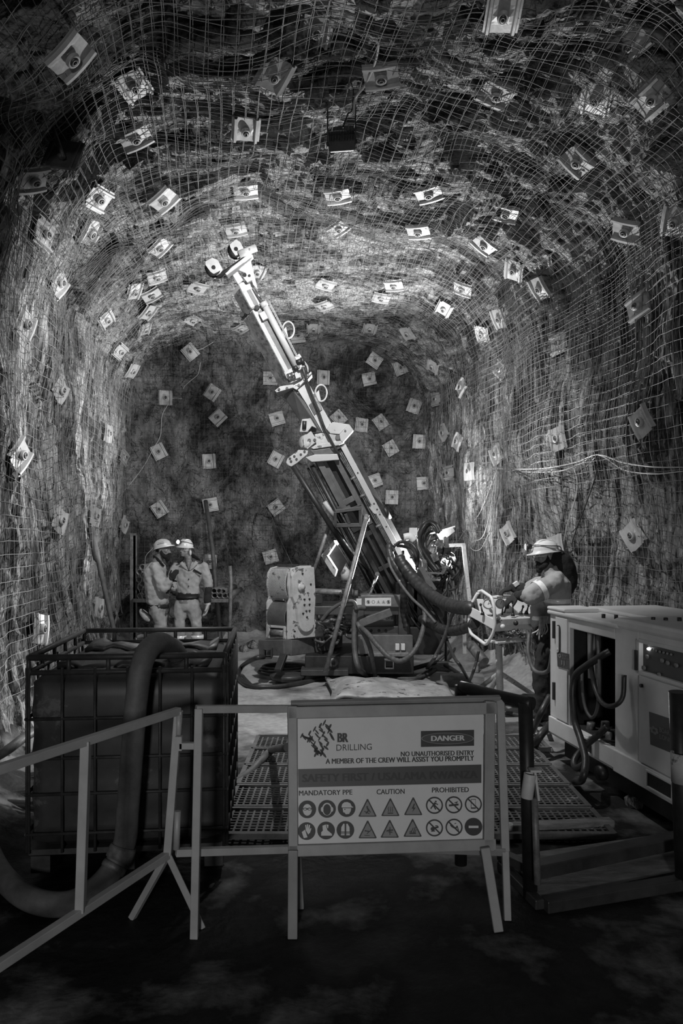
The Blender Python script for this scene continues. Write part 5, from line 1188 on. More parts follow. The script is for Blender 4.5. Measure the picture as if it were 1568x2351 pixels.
# ------------------------------------------------------------------ hose bundles at the rig
g_h = 'hydraulic hoses of the rig'
y5 = lambda x, y, d: W(820 + x / 5.597, 1180 + y / 5.597, d)
hose([y5(420, 400, 9.0), y5(415, 480, 8.95), y5(450, 600, 8.9), y5(530, 720, 8.85), y5(590, 830, 8.85), y5(600, 1000, 8.9), y5(600, 1250, 9.0), y5(640, 1450, 9.0)], .052, 'black spiral-wrapped hose hanging straight down beside the mast foot', rib=.07, name='hose_bundle')
hose([y5(540, 560, 8.85), y5(590, 650, 8.8), y5(690, 790, 8.75), y5(850, 960, 8.6), y5(1050, 1110, 8.4), y5(1250, 1190, 8.1), y5(1430, 1210, 7.8), y5(1500, 1215, 7.75)], .078, 'thickest spiral-wrapped hose bundle running from the mast to the control panel', rib=.085, name='hose_bundle')
hose([y5(830, 1350, 8.8), y5(950, 1400, 8.6), y5(1080, 1480, 8.4), y5(1250, 1500, 8.15), y5(1430, 1450, 7.85), y5(1520, 1400, 7.7)], .062, 'dark wrapped hose bundle sagging below the thick one toward the panel', rib=.1, name='hose_bundle')
hose([y5(860, 1210, 8.7), y5(870, 1330, 8.65), y5(840, 1500, 8.6), y5(780, 1680, 8.5), y5(680, 1820, 8.45), y5(550, 1890, 8.4), y5(400, 1830, 8.4), y5(300, 1730, 8.45), y5(220, 1640, 8.5), y5(140, 1540, 8.6), y5(30, 1440, 8.8)], .032, 'ribbed dark hose hanging in a wide loop before the skid frame', 'hose_grey', rib=.05)
hose([y5(400, 560, 8.8), y5(440, 700, 8.75), y5(560, 900, 8.7), y5(700, 1080, 8.6), y5(860, 1230, 8.5), y5(1010, 1400, 8.4)], .018, 'thin grey hose slanting down across the hose bundles', 'hose_grey')
loops = [([(470, 420), (560, 360), (690, 380), (770, 480), (780, 600), (760, 680)], 'small hose arching over the top of the mast foot'),
 ([(470, 400), (640, 430), (720, 520), (760, 620), (770, 680)], 'second small hose arching beneath the first at the mast foot'),
 ([(460, 430), (500, 520), (560, 620), (650, 760)], 'short hose end leaving the spiral wrap beside the mast'),
 ([(590, 480), (600, 560), (660, 640), (720, 740), (800, 900), (960, 960)], 'dark hose running behind the spiral bundle'),
 ([(1000, 740), (900, 620), (800, 420), (790, 250), (850, 120), (930, 90), (1020, 130), (1080, 230)], 'outermost of the tall hose loops above the valve bank'),
 ([(1030, 730), (930, 600), (825, 420), (815, 260), (870, 145), (930, 115), (1000, 150), (1050, 240)], 'second tall hose loop above the valve bank'),
 ([(1060, 720), (960, 580), (850, 430), (840, 290), (890, 175), (940, 140), (985, 170), (1030, 250)], 'third tall hose loop above the valve bank'),
 ([(1085, 710), (990, 570), (890, 460), (870, 380), (890, 270), (960, 210), (985, 200)], 'innermost tall hose loop above the valve bank'),
 ([(1100, 690), (1000, 560), (920, 500), (900, 420), (940, 340), (1010, 320)], 'short hose curling below the tall loops'),
 ([(1130, 300), (1140, 380), (1110, 470), (1060, 560)], 'black hose dropping from the bracket at the wall'),
 ([(1200, 560), (1250, 640), (1300, 690), (1290, 760), (1210, 840)], 'outer hose curling beside the rock wall'),
 ([(1150, 700), (1230, 790), (1270, 900), (1260, 960), (1180, 980)], 'lower hose curling beside the rock wall'),
 ([(1120, 780), (1130, 900), (1120, 1000), (1150, 1100), (1180, 1200)], 'hose hanging down behind the valve bank'),
 ([(760, 640), (770, 760), (800, 860), (900, 1010), (960, 1100)], 'hose descending under the valve bank'),
 ([(680, 1130), (700, 1230), (760, 1340), (850, 1440)], 'hose sagging in the shadow under the thick bundle')]
loops += [([(620, 700), (700, 860), (830, 1050), (900, 1180), (1000, 1300)], 'black hose following the thick bundle on its underside'),
 ([(860, 980), (930, 1120), (1010, 1250), (1110, 1420)], 'short black hose leaving the valve bank toward the floor'),
 ([(700, 700), (840, 820), (960, 880), (1080, 880), (1160, 800)], 'black hose swinging across below the shelf of the valve bank'),
 ([(590, 900), (640, 1060), (700, 1200), (800, 1330), (960, 1420)], 'black hose behind the slanting thin hose'),
 ([(680, 560), (760, 560), (850, 640), (960, 760), (1040, 800)], 'black hose crossing from the mast foot to the shelf'),
 ([(1150, 860), (1140, 980), (1060, 1080), (980, 1180)], 'hose curving back from the wall side under the shelf'),
 ([(640, 1250), (760, 1420), (920, 1560), (1080, 1600), (1200, 1580)], 'lowest black hose sagging near the floor behind the ribbed loop'),
 ([(900, 1180), (980, 1260), (1040, 1360), (1060, 1480)], 'hose dropping beside the round valve cover')]
for k, (pts, lb_) in enumerate(loops):
    dd = 8.75 + .05 * (k % 5) + (.35 if k >= 4 else 0)
    hose([y5(x, y, dd + .04 * math.sin(i * 1.7 + k)) for i, (x, y) in enumerate(pts)], .020 if k < 9 else .016, lb_, group=g_h)
hose([y5(1340, 1170, 8.0), y5(1260, 1230, 8.1), y5(1200, 1340, 8.15), y5(1160, 1480, 8.2), y5(1100, 1640, 8.25), y5(1020, 1800, 8.3), y5(980, 1870, 8.3), F(980, 1534, .03)], .022, 'dusty hose swinging from the panel bundle to the floor', 'hose_grey')
hose([F(862, 1556, .04), F(930, 1540, .08), F(985, 1525, .12), F(1010, 1522, .10), F(1050, 1545, .05), F(1085, 1575, .04)], .030, 'thick dark hose arching low across the floor before the skid', 'hose')
hose([F(890, 1556, .03), F(960, 1556, .03), F(1010, 1530, .03), F(1040, 1495, .06), F(1075, 1450, .1)], .022, 'grey hose on the floor running back under the panel', 'hose_grey')
hose([F(945, 1558, .03), F(985, 1540, .03), F(1000, 1520, .05), F(1060, 1470, .05)], .018, 'thin grey hose on the floor behind the rubber cover', 'hose_grey')
hose([y5(1120, 1540, 8.3), y5(1180, 1690, 8.2), y5(1250, 1850, 8.0), y5(1330, 1960, 7.8), F(1075, 1560, .03)], .018, 'dark hose falling from the bundle behind the panel tripod')
hose([y5(1560, 1760, 7.6), y5(1530, 1900, 7.6), y5(1480, 2060, 7.6), F(1075, 1570, .03)], .016, 'black hose hanging under the control panel')
hose([W(838, 1395, 8.9), W(817, 1400, 8.85), W(813, 1450, 8.8), W(815, 1500, 8.75), W(824, 1535, 8.7), F(845, 1552, .03)], .035, 'grey sleeved hose dropping in front of the skid uprights', 'hose_grey')
hose([W(820, 1430, 8.8), W(840, 1465, 8.7), W(850, 1490, 8.65), W(856, 1520, 8.65), F(862, 1556, .03)], .028, 'dusty hose falling to the floor right of the skid uprights', 'hose_grey')
hose([W(738, 1425, 8.9), W(760, 1400, 8.85), W(790, 1382, 8.8), W(812, 1382, 8.8), W(818, 1400, 8.8)], .024, 'hose arching behind the long prop pole', 'hose_grey')
hose([W(606, 1508, 8.75), W(585, 1512, 8.7), F(556, 1530, .12), F(548, 1555, .04), F(575, 1575, .03), F(640, 1576, .03), F(700, 1566, .03), F(760, 1556, .03), F(820, 1560, .03)], .030, 'black floor hose leaving the rig front in a wide curve to the left')
MBc = MB()
cc = F(655, 1545, .03)
for k in range(3): MBc.loop([cc + V(((.36 - .03 * k) * math.cos(t), (.30 - .03 * k) * math.sin(t), .02 + .035 * k)) for t in np.linspace(0, 2 * math.pi, 40, False)], .018, 8)
tag(MBc.build('hose_coil', M['hose']), 'black hose coil lying round the rig front foot', 'hose')
# valve bank beside the wall
root = thing('valve_bank', F(985, 1530), 'dark valve bank tangled with hoses between rig and right wall', 'valve bank')
vb = MB(); vb.beam(y5(930, 250, 10.5), y5(1220, 160, 10.6), .20, .02); vb.beam(y5(1220, 165, 10.6), y5(1050, 300, 10.5), .02, .16); lab(vb.build('top_shield', M['rig_grey'], root), 'bent pale top plate')
vb = MB(); rr = random.Random(3)
for k in range(24):
    c = y5(rr.uniform(860, 1180), rr.uniform(330, 720), 9.25 + rr.uniform(-.1, .2)); vb.box(c, (rr.uniform(.05, .1), .09, rr.uniform(.05, .14)), Matrix.Rotation(rr.uniform(-.5, .5), 3, 'Y'))
vb.build('valve_block', M['grimy'], root)
vb = MB(); vb.box(y5(900, 1160, 9.5), (.42, .4, .66)); vb.box(y5(620, 1300, 9.5), (.30, .4, .9)); vb.box(y5(760, 1600, 9.35), (.6, .5, .36)); vb.build('manifold_box', M['black'], root, bevel=.01)
vb = MB(); vb.beam(y5(720, 760, 9.1), y5(1090, 760, 9.1), .16, .02); vb.beam(y5(1090, 762, 9.1), y5(1130, 700, 9.1), .16, .02); vb.build('shelf', M['rig_grey'], root)
vb = MB(); vb.beam(y5(800, 700, 9.0), y5(980, 990, 9.0), .03, .10); vb.build('brace', M['rig_grey'], root)
cw_ = MB(); cw_.box(y5(720, 230, 9.35), (.10, .1, .11)).tube(bez([y5(600, 300, 9.3), y5(680, 290, 9.3), y5(740, 340, 9.3)], 5), .05, 10); lab(cw_.build('wrapped_joint', M['label_white'], root), 'pale taped hose joint')
tk_ = MB(); rr = random.Random(12)
for k in range(34):
    x, y = rr.uniform(1060, 1230), rr.uniform(400, 900); tk_.tube(bez([y5(x, y, 9.3 + rr.uniform(-.1, .15)), y5(x + rr.uniform(-60, 60), y + rr.uniform(20, 90), 9.25), y5(x + rr.uniform(-70, 80), y + rr.uniform(60, 180), 9.3)], 5), rr.uniform(.006, .014), 6)
tk_.build('pipe_tangle', M['hose'], root)
root = thing('lamp_stand', F(1058, 1510), 'thin white square-tube stand with a lit work lamp beside the rock wall', 'lamp stand')
DL = 10.45
W = W0
st_ = MB(); st_.beam(W(1064, 1250, DL), W(1078, 1385, DL - .6), .05, .05, up=(0, 1, 0)); st_.beam(W(1066, 1385, DL), W(1066, 1500, DL), .05, .05, up=(0, 1, 0)); st_.build('post', M['white_dirty'], root)
st_ = MB(); st_.beam(W(1014, 1253, DL), W(1066, 1251, DL), .04, .05); st_.beam(W(1016, 1252, DL), W(1016, 1500, DL), .04, .04, up=(0, 1, 0)); st_.build('stand_frame', M['white_dirty'], root)
lm = MB(); d_ = (V((-.9, 6.8, 4.6)) - LAMP_LOW).normalized(); e1 = d_.cross(V((0, 0, 1))).normalized(); e2 = e1.cross(d_); m_ = Matrix((e1, d_, e2)).transposed()
lm.box(LAMP_LOW - d_ * .06, (.26, .07, .20), m_); lm.build('lamp_housing', M['black'], root, bevel=.01)
MB().box(LAMP_LOW - d_ * .02, (.22, .012, .16), m_).build('lamp_lens', M['lamp_lens'], root)
bn_ = MB(); lo_ = LAMP_LOW + V((-.12, -.12, .05)); bn_.box(lo_ + V((-.02, -.17, -.075)), (.30, .42, .006)); lab(bn_.build('light_blocker', M['black'], root), 'added black flap blocking low lamp light')  # plate added to keep lamp light off the foreground floor
MB().tube([LAMP_LOW - d_ * .09, V((LAMP_LOW.x, LAMP_LOW.y + .05, .9)), V((LAMP_LOW.x, LAMP_LOW.y + .05, .03))], .02, 8).build('lamp_pole', M['black'], root)
# ------------------------------------------------------------------ people
def soft(o, voxel, smooth=4, folds=0.0, fscale=.12):
    md = o.modifiers.new('skin', 'REMESH'); md.mode = 'VOXEL'; md.voxel_size = voxel; md.use_smooth_shade = True
    s = o.modifiers.new('smooth', 'SMOOTH'); s.iterations = smooth; s.factor = .5
    if folds:
        for nm, ns, st_, kind in (('folds', fscale * 1.2, folds * .85, 'CLOUDS'), ('creases', fscale * .5, folds * .46, 'CLOUDS'), ('wrinkles', .7, folds * .30, 'MARBLE')):
            t = bpy.data.textures.new(nm, kind); t.noise_scale = ns
            if kind == 'CLOUDS': t.noise_depth = 1
            else: t.turbulence = 14; t.marble_type = 'SHARP'; t.noise_depth = 1
            d = o.modifiers.new(nm, 'DISPLACE'); d.texture = t; d.strength = st_; d.mid_level = .55; d.texture_coords = 'GLOBAL'
    return o
def limb(mb, pts, rs, n=14):
    """tapered limb with rounded ends"""
    p = bez(pts, 5); L = len(p) - 1; r = [float(np.interp(i / L * (len(rs) - 1), range(len(rs)), rs)) for i in range(L + 1)]
    mb.tube(p, r, n); mb.ell(p[0], (r[0],) * 3, nu=n, nv=8); mb.ell(p[-1], (r[-1],) * 3, nu=n, nv=8)
def hand(mb, wrist, d, palm_n, side, k=1.0, curl=.5, g=1.0):
    """palm and five unequal curled fingers; d finger direction, palm_n palm normal, side +1 thumb towards d x palm_n"""
    d = V(d).normalized(); pn = V(palm_n); pn = (pn - d * pn.dot(d)).normalized(); s = d.cross(pn) * side; m = Matrix((s, pn, d)).transposed()
    wrist = V(wrist); c = wrist + d * .048 * k; mb.ell(c, (.041 * k * g, .017 * k * g, .052 * k), m, 16, 10); mb.tube([wrist - d * .03 * k, wrist + d * .02 * k], [.026 * k * g, .028 * k * g], 12, up0=s)
    for i, (off, ln, r) in enumerate(((.029, .072, .0092), (.010, .080, .0098), (-.010, .074, .0094), (-.028, .058, .0084))):
        b = wrist + d * (.088 - abs(off) * .25) * k + s * off * k; p = [b - d * .02 * k]; a = 0
        p.append(b)
        for seg, cu in ((.45, .5), (.32, 1.0), (.23, .9)):
            a += curl * cu; p.append(p[-1] + (d * math.cos(a) + pn * math.sin(a)) * ln * seg * k)
        limb(mb, p, [r * k * g, r * k * g, r * k * g * .95, r * k * g * .88, r * k * g * .75], 8)
    b = wrist + d * .025 * k + s * .030 * k; limb(mb, [b, b + (d * .6 + s * .75 + pn * .2) * .035 * k, b + (d * 1.3 + s * .9 + pn * .5) * .048 * k], [.012 * k * g, .0105 * k * g, .0085 * k * g], 8)
def head(mb, c, f, up, k=1.0, nose=1.0):
    """face details on a skull; c = centre of the skull, f facing"""
    f = V(f).normalized(); up = V(up); up = (up - f * up.dot(f)).normalized(); l = up.cross(f); m = Matrix((l, f, up)).transposed()
    P = lambda x, y, z: c + (l * x + f * y + up * z) * k
    mb.ell(P(0, -.008, .02), (.074 * k, .094 * k, .102 * k), m, 24, 16)
    mb.ell(P(0, .022, -.045), (.060 * k, .066 * k, .080 * k), m, 20, 14)          # jaw
    mb.ell(P(0, .062, -.092), (.030 * k, .028 * k, .024 * k), m, 14, 10)          # chin
    mb.ell(P(0, .078, .022), (.052 * k, .016 * k, .012 * k), m, 14, 8)            # brow
    for s in (-1, 1):
        mb.ell(P(.042 * s, .062, -.018), (.022 * k, .020 * k, .022 * k), m, 12, 8)  # cheek
        mb.ell(P(.076 * s, -.008, -.012), (.011 * k, .020 * k, .033 * k), m, 12, 8)  # ear
    limb(mb, [P(0, .086, .010), P(0, .100, -.016), P(0, .110, -.032)], [.009 * k, .012 * k, .0155 * k], 10)
    for s in (-1, 1): mb.ell(P(.013 * s, .097, -.034), (.010 * k, .010 * k, .009 * k), m, 8, 6)
    mb.ell(P(0, .090, -.060), (.026 * k, .011 * k, .0075 * k), m, 12, 8); mb.ell(P(0, .088, -.073), (.023 * k, .011 * k, .008 * k), m, 12, 8)
    return P, m
def eyes(P, k, par):
    for s in (-1, 1):
        e = MB(); c = P(.031 * s, .070, .002); e.ell(c, (.0115 * k,) * 3, nu=12, nv=10); e.cur = 1; d = (P(.032 * s, .5, 0) - c).normalized(); e.ell(c + d * .0072 * k, (.0060 * k,) * 3, nu=10, nv=8)
        e.build('eye', [M['label_white'], M['hair']], par)
def helmet(P, m, k, par, lamp=None, patches=False, tilt=0.0):
    h = MB(); prof = []
    up = (P(0, 0, 1) - P(0, 0, 0)).normalized(); f = (P(0, 1, 0) - P(0, 0, 0)).normalized(); l = (P(1, 0, 0) - P(0, 0, 0)).normalized()
    if tilt: rt = Matrix.Rotation(tilt, 3, l); up, f = rt @ up, rt @ f
    c = P(0, 0, .042); H_ = lambda x, y, z: c + (l * x + f * y + up * z) * k
    rows = []; N = 32
    for q in np.linspace(0, 1, 11):
        t = q * math.pi / 2; row = []
        for j in range(N):
            a = 2 * math.pi * j / N; x, y = math.cos(a) * .098 * math.cos(t), math.sin(a) * .122 * math.cos(t); z = .102 * math.sin(t) ** .9
            if abs(x) < .02 and q > .2: z += .004
            row.append(H_(x, y, z))
        rows.append(row)
    brim = [H_(math.cos(2 * math.pi * j / N) * .112, math.sin(2 * math.pi * j / N) * (.138 + .032 * max(0, math.sin(2 * math.pi * j / N))), -.012 - .010 * max(0, math.sin(2 * math.pi * j / N))) for j in range(N)]
    under = [q - up * .006 for q in brim]; inn = [H_(math.cos(2 * math.pi * j / N) * .090, math.sin(2 * math.pi * j / N) * .112, -.008) for j in range(N)]
    R_ = [inn, under, brim] + rows; h.add([p for r in R_ for p in r], [(i * N + j, i * N + (j + 1) % N, (i + 1) * N + (j + 1) % N, (i + 1) * N + j) for i in range(len(R_) - 1) for j in range(N)], True)
    for x in (-.03, 0, .03): h.tube(bez([H_(x, .10, .050), H_(x, .05, .090), H_(x, 0, .100), H_(x, -.06, .087), H_(x, -.10, .050)], 5), .006 * k, 6)
    ho = h.build('helmet', M['helmet'], par); ho['_o'] = par['_o']
    if lamp is not None:
        b = MB(); q = H_(0, .128, .050); b.tube([q, q + f * .05 * k], [.024 * k, .030 * k], 16); b.build('headlamp', M['black'], ho)
        g = MB(); g.lathe([(.001, .053 * k), (.018 * k, .053 * k), (.027 * k, .05 * k)], q, f, 16); g.build('headlamp_lens', M[lamp], ho)
        cb_ = MB(); cb_.tube(bez([q + up * .01, H_(.06, .09, .06), H_(.10, 0, .045), H_(.07, -.11, .03), H_(.03, -.135, -.03), H_(.03, -.13, -.16)], 6), .004 * k, 6); cb_.build('lamp_cable', M['black'], ho)
    if patches:
        for a0, a1, z0, z1 in ((20, 75, .035, .062), (-40, -10, .030, .055), (150, 200, .035, .06)):
            s = MB(); N2 = 6; g = []
            for z in (z0, z1):
                t = math.asin(min(1, z / .102)); 
                for j in range(N2 + 1):
                    a = R(a0 + (a1 - a0) * j / N2 - 0); g.append(H_(math.cos(a) * .100 * math.cos(t), math.sin(a) * .124 * math.cos(t), z * 1.02))
            s.add(g, [(j, j + 1, N2 + 2 + j, N2 + 1 + j) for j in range(N2)], True); s.build('reflective_patch', M['sign_grey'], ho)
    return H_, up, f
def loft(mb, rings, l, f, n=20):
    """rings: centre, half width, half depth, front shift"""
    vs = []
    for c, rx, ry in rings: vs += [V(c) + l * rx * math.cos(2 * math.pi * k / n) + f * ry * math.sin(2 * math.pi * k / n) for k in range(n)]
    N = len(rings); mb.add(vs, [(i * n + k, i * n + (k + 1) % n, (i + 1) * n + (k + 1) % n, (i + 1) * n + k) for i in range(N - 1) for k in range(n)], True)
    o = len(mb.v) - N * n; mb.f += [tuple(o + k for k in reversed(range(n))), tuple(o + (N - 1) * n + k for k in range(n))]; mb.sm += [True] * 2; mb.mi += [0] * 2
def band(root, name, m, rings, l, f, note=None, n=28):
    mb = MB(); vs = []
    for c, rx, ry in rings: vs += [V(c) + l * rx * math.cos(2 * math.pi * k / n) + f * ry * math.sin(2 * math.pi * k / n) for k in range(n)]
    mb.add(vs, [(i * n + k, i * n + (k + 1) % n, (i + 1) * n + (k + 1) % n, (i + 1) * n + k) for i in range(len(rings) - 1) for k in range(n)], True)
    o = mb.build(name, M[m], root); md = o.modifiers.new('thick', 'SOLIDIFY'); md.thickness = .006; md.offset = 1
    if note: o['label'] = note
    return o
def flatlimb(mb, pts, rs, up0, flat=.35):
    p = bez(pts, 5); L = len(p) - 1; mb.tube(p, [float(np.interp(i / L * (len(rs) - 1), range(len(rs)), rs)) for i in range(L + 1)], 12, flat=flat, up0=up0)
def beard(root, P, m, k):
    bd = MB(); bd.ell(P(0, .066, -.092), (.050 * k, .048 * k, .042 * k), m, 14, 10); bd.ell(P(0, .078, -.125), (.038 * k, .034 * k, .042 * k), m, 12, 10)
    for s_ in (-1, 1):
        limb(bd, [P(.070 * s_, .0, -.005), P(.066 * s_, .012, -.05), P(.050 * s_, .045, -.090), P(0, .075, -.11)], [.013 * k, .022 * k, .032 * k, .035 * k], 10)
        limb(bd, [P(0, .103, -.048), P(.022 * s_, .096, -.056), P(.034 * s_, .080, -.080)], [.008 * k, .009 * k, .014 * k], 8)
    return soft(bd.build('beard', M['hair'], root), .006, 2, .010, .02)
def boots(root, feet, f):
    for ft in feet:
        b = MB(); ft = V(ft); limb(b, [ft + V((0, 0, .20)), ft + V((0, 0, .09)) - f * .01], [.055, .052]); limb(b, [ft - f * .05 + V((0, 0, .045)), ft + f * .07 + V((0, 0, .045)), ft + f * .17 + V((0, 0, .035))], [.045, .050, .042])
        soft(b.build('boot', M['black'], root), .012, 3)
def ground(p, z=0.0): p = V(p); return V((p.x, p.y, z))

# --- worker facing the camera
D2 = 11.2; q2 = lambda x, y, dd=0.0: W(300 + x / 7.84, 1220 + y / 7.84, D2 + dd)     # close view of the pair
root = thing('person', ground(q2(1010, 1900)), 'person in light shirt and trousers facing us, lit lamp on white helmet', 'person'); p2 = root
f = V((-.18, -.98, 0)).normalized(); l = V((0, 0, 1)).cross(f)
hc = q2(985, 320, -.02); hf = V((-.42, -.90, .02)).normalized()
sh_l, el_l, wr_l = q2(1335, 640), q2(1400, 1000, .03), q2(1385, 1290, -.05)     # his left arm, on the right of the picture
sh_r, el_r, wr_r = q2(775, 650), q2(720, 980, -.02), q2(800, 1120, -.20)
hip, feet = q2(1010, 1290), (ground(q2(880, 1900, .0)), ground(q2(1230, 1900, .05)))
knee = (q2(890, 1730, -.05), q2(1190, 1720, -.02))
b = MB(); Ph, mh = head(b, hc, hf, V((.06, 0, 1)), 1.0)
limb(b, [hc - V((0, 0, .06)), q2(1030, 520, .03), q2(1040, 620, .03)], [.055, .056, .075])
loft(b, [(q2(1040, 600, .02), .14, .09), (q2(1040, 700, .02), .165, .115), (q2(1035, 900, .02), .15, .11), (q2(1020, 1150, .02), .145, .11), (hip, .15, .115)], l, f)
limb(b, [sh_l, el_l, wr_l], [.048, .042, .030]); limb(b, [sh_r, el_r, wr_r], [.048, .042, .030])
for k in (0, 1): limb(b, [hip + l * (-.08 if k == 0 else .08), knee[k], feet[k] + V((0, 0, .08))], [.085, .058, .045])
hand(b, wr_l, (0, -.05, -1), (-1, -.3, 0), -1, 1.0, .35); hand(b, wr_r, (-.4, -.5, .3), (0, 0, -1), 1, 1.0, .6)
for yy, rr_ in ((480, .050), (540, .052), (590, .040), (640, .022)): b.ell(q2(1045, yy, -.028 - (yy - 480) * .0005), (rr_, .05, .05), nu=12, nv=8)
body = soft(b.build('body', M['skin'], root), .0075, 3)
eyes(Ph, 1.0, root)
s = MB(); loft(s, [(q2(1045, 545, .02), .075, .065), (q2(1045, 590, .02), .165, .095), (q2(1045, 660, .02), .205, .13), (q2(1040, 850, .02), .195, .14), (q2(1030, 1000, .02), .180, .135), (q2(1040, 1130, .02), .175, .13)], l, f)
limb(s, [sh_l + V((-.02, 0, .0)), sh_l + V((0, 0, -.07)), sh_l.lerp(el_l, .6), el_l + V((0, 0, .03))], [.078, .074, .076, .078]); limb(s, [sh_r + V((.02, 0, .0)), sh_r + V((.0, 0, -.07)), el_r, el_r.lerp(wr_r, .3)], [.076, .072, .068, .062])
so = soft(s.build('shirt', M['shirt'], root), .014, 4, .045, .10); 
t_ = MB(); loft(t_, [(q2(1020, 1090, .02), .165, .125), (q2(1020, 1230, .02), .17, .128)], l, f); lab(soft(t_.build('shirt_tail', M['dark_cloth'], root), .014, 2), 'dark hem under the light shirt')
band(root, 'belt', 'black', [(q2(1020, 1158, .02), .172, .133), (q2(1020, 1205, .02), .176, .136)], l, f)
c_ = MB()
for pts in ([q2(845, 560, -.10), q2(925, 500, -.06), q2(955, 455, .0), q2(985, 480, .06)], [q2(1245, 515, -.08), q2(1180, 475, -.04), q2(1110, 440, .02), q2(1050, 470, .08)]): flatlimb(c_, pts, [.018, .034, .034, .022], V((0, -.4, 1)))
c_.build('collar', M['dark_cloth'], root)
lp_ = MB()
for pts in ([q2(905, 560, -.115), q2(960, 620, -.125), q2(1035, 700, -.13)], [q2(1190, 545, -.11), q2(1130, 620, -.125), q2(1060, 700, -.13)]): flatlimb(lp_, pts, [.026, .026, .010], V((1, 0, 0)), .3)
lp_.build('lapel', M['shirt'], root)
for i, (x, y) in enumerate(((1047, 700), (1045, 860), (1042, 985))): MB().lathe([(.001, .006), (.010, .005), (.010, 0)], q2(x, y, -.135), f, 10).build('button', M['black'], root)
pk = MB(); pk.beam(q2(1130, 690, -.13), q2(1270, 770, -.10), .03, .012, up=f); lab(pk.build('pocket_slit', M['dark_cloth'], root), 'dark open chest pocket')
for (a, c) in ((sh_l, 0),):
    u = MB(); limb(u, [el_l + V((0, 0, .03)), el_l.lerp(wr_l, .5), wr_l + V((0, 0, .04))], [.058, .055, .048]); limb(u, [wr_l + V((0, 0, .07)), wr_l + V((0, 0, .035))], [.058, .062]); lab(soft(u.build('sleeve', M['dark_cloth'], root), .012, 2, .02, .08), 'black undersleeve and cuff')
tr_ = MB(); loft(tr_, [(q2(1020, 1215, .02), .165, .125), (q2(1020, 1300, .02), .185, .135), (q2(1020, 1420, .02), .185, .13)], l, f)
for k in (0, 1): limb(tr_, [hip + l * (-.088 if k == 0 else .088) + V((0, 0, -.03)), hip.lerp(knee[k], .5) + l * (-.05 if k == 0 else .05), knee[k], feet[k] + V((0, 0, .10))], [.105, .100, .082, .075])
soft(tr_.build('trousers', M['trousers'], root), .014, 4, .04, .10); boots(root, feet, f)
for k in (0, 1): band(root, 'shin_tape', 'tape', [(knee[k].lerp(feet[k], .26), .092, .092), (knee[k].lerp(feet[k], .40), .090, .090)], l, f)
g = MB(); hand(g, wr_l + V((0, 0, .0)), (-.12, -.05, -1), (-1, -.3, 0), -1, 1.3, .4, 1.35); lab(soft(g.build('glove', M['glove'], root), .006, 1), 'pale grip glove on the hanging hand')
w_ = MB(); w_.tube([wr_l + V((0, 0, .045)), wr_l + V((0, 0, -.005))], .040, 14); lab(w_.build('wrist_band', M['label_white'], root), 'white wrist band')
g = MB(); hand(g, wr_r, (-.4, -.5, .3), (0, 0, -1), 1, 1.1, .6, 1.25); soft(g.build('glove', M['dark_cloth'], root), .007, 1)
helmet(Ph, mh, 1.08, root, 'lamp_glow', tilt=R(-3))
gl_ = MB(); pts = [Ph(.088 * math.sin(a), .02 + .088 * math.cos(a), z) for z in (.022, -.022) for a in np.linspace(R(-80), R(80), 15)]
gl_.add(pts, [(j, j + 1, 16 + j, 15 + j) for j in range(14)], True); lab(gl_.build('goggles', M['glass'], root), 'clear safety goggles')
MB().tube([Ph(.092 * math.sin(a), .02 + .092 * math.cos(a), .024) for a in np.linspace(R(-85), R(85), 15)], .0035, 6).build('goggle_rim', M['label_white'], root)
mf = MB(); mf.ell(Ph(.088, -.01, -.05), (.02, .03, .045), nu=12, nv=8); lab(soft(mf.build('ear_muff', M['label_white'], root), .008, 1), 'white ear muff hanging at the jaw')
lf = (Ph(0, 1, 0) - Ph(0, 0, 0)).normalized()
light('headlamp_beam', 'SPOT', Ph(0, .235, .11), Ph(-.25, 3, -.2), 12, spot_size=R(110), spot_blend=.5, shadow_soft_size=.03)

# --- bearded worker in profile
D1 = 11.05; q1_ = lambda x, y, dd=0.0: W(300 + x / 7.84, 1220 + y / 7.84, D1 + dd)
root = thing('person', ground(q1_(520, 1900)), 'bearded person in profile with folded arms, unlit white helmet with dark patches', 'person')
f = V((.97, -.24, 0)).normalized(); l = V((0, 0, 1)).cross(f)          # his left side is away from us
hc = q1_(575, 330); hf = V((.97, -.10, -.04)).normalized()
b = MB(); Ph, mh = head(b, hc, hf, V((.10, 0, 1)), 1.05)
limb(b, [hc - V((.01, 0, .06)), q1_(520, 470, .0), q1_(480, 560, .0)], [.058, .06, .08])
hip = q1_(520, 1320); feet = (ground(q1_(520, 1910, .10)), ground(q1_(560, 1900, -.08))); knee = (q1_(545, 1660, .10), q1_(540, 1650, -.08))
sh_n, el_n, wr_n = q1_(440, 640, -.17), q1_(590, 1010, -.20), q1_(720, 860, -.24)
sh_f, el_f, wr_f = q1_(470, 640, .17), q1_(620, 1000, .16), q1_(700, 900, -.04)
tor = [(q1_(455, 590), .15, .09), (q1_(445, 700), .175, .12), (q1_(460, 950), .16, .125), (q1_(500, 1200), .15, .12), (hip, .15, .12)]
loft(b, tor, l, f); limb(b, [sh_n, el_n, wr_n], [.058, .045, .03]); limb(b, [sh_f, el_f, wr_f], [.058, .045, .03])
for k in (0, 1): limb(b, [hip + l * (.08 if k == 0 else -.08), knee[k], feet[k] + V((0, 0, .08))], [.085, .058, .045])
hand(b, wr_n, (.55, -.1, .75), (.3, .9, 0), 1, 1.0, .5); hand(b, wr_f, (.4, -.8, .3), (0, 0, -1), 1, 1.0, .5)
soft(b.build('body', M['skin'], root), .0075, 3); eyes(Ph, 1.05, root)
beard(root, Ph, mh, 1.05)
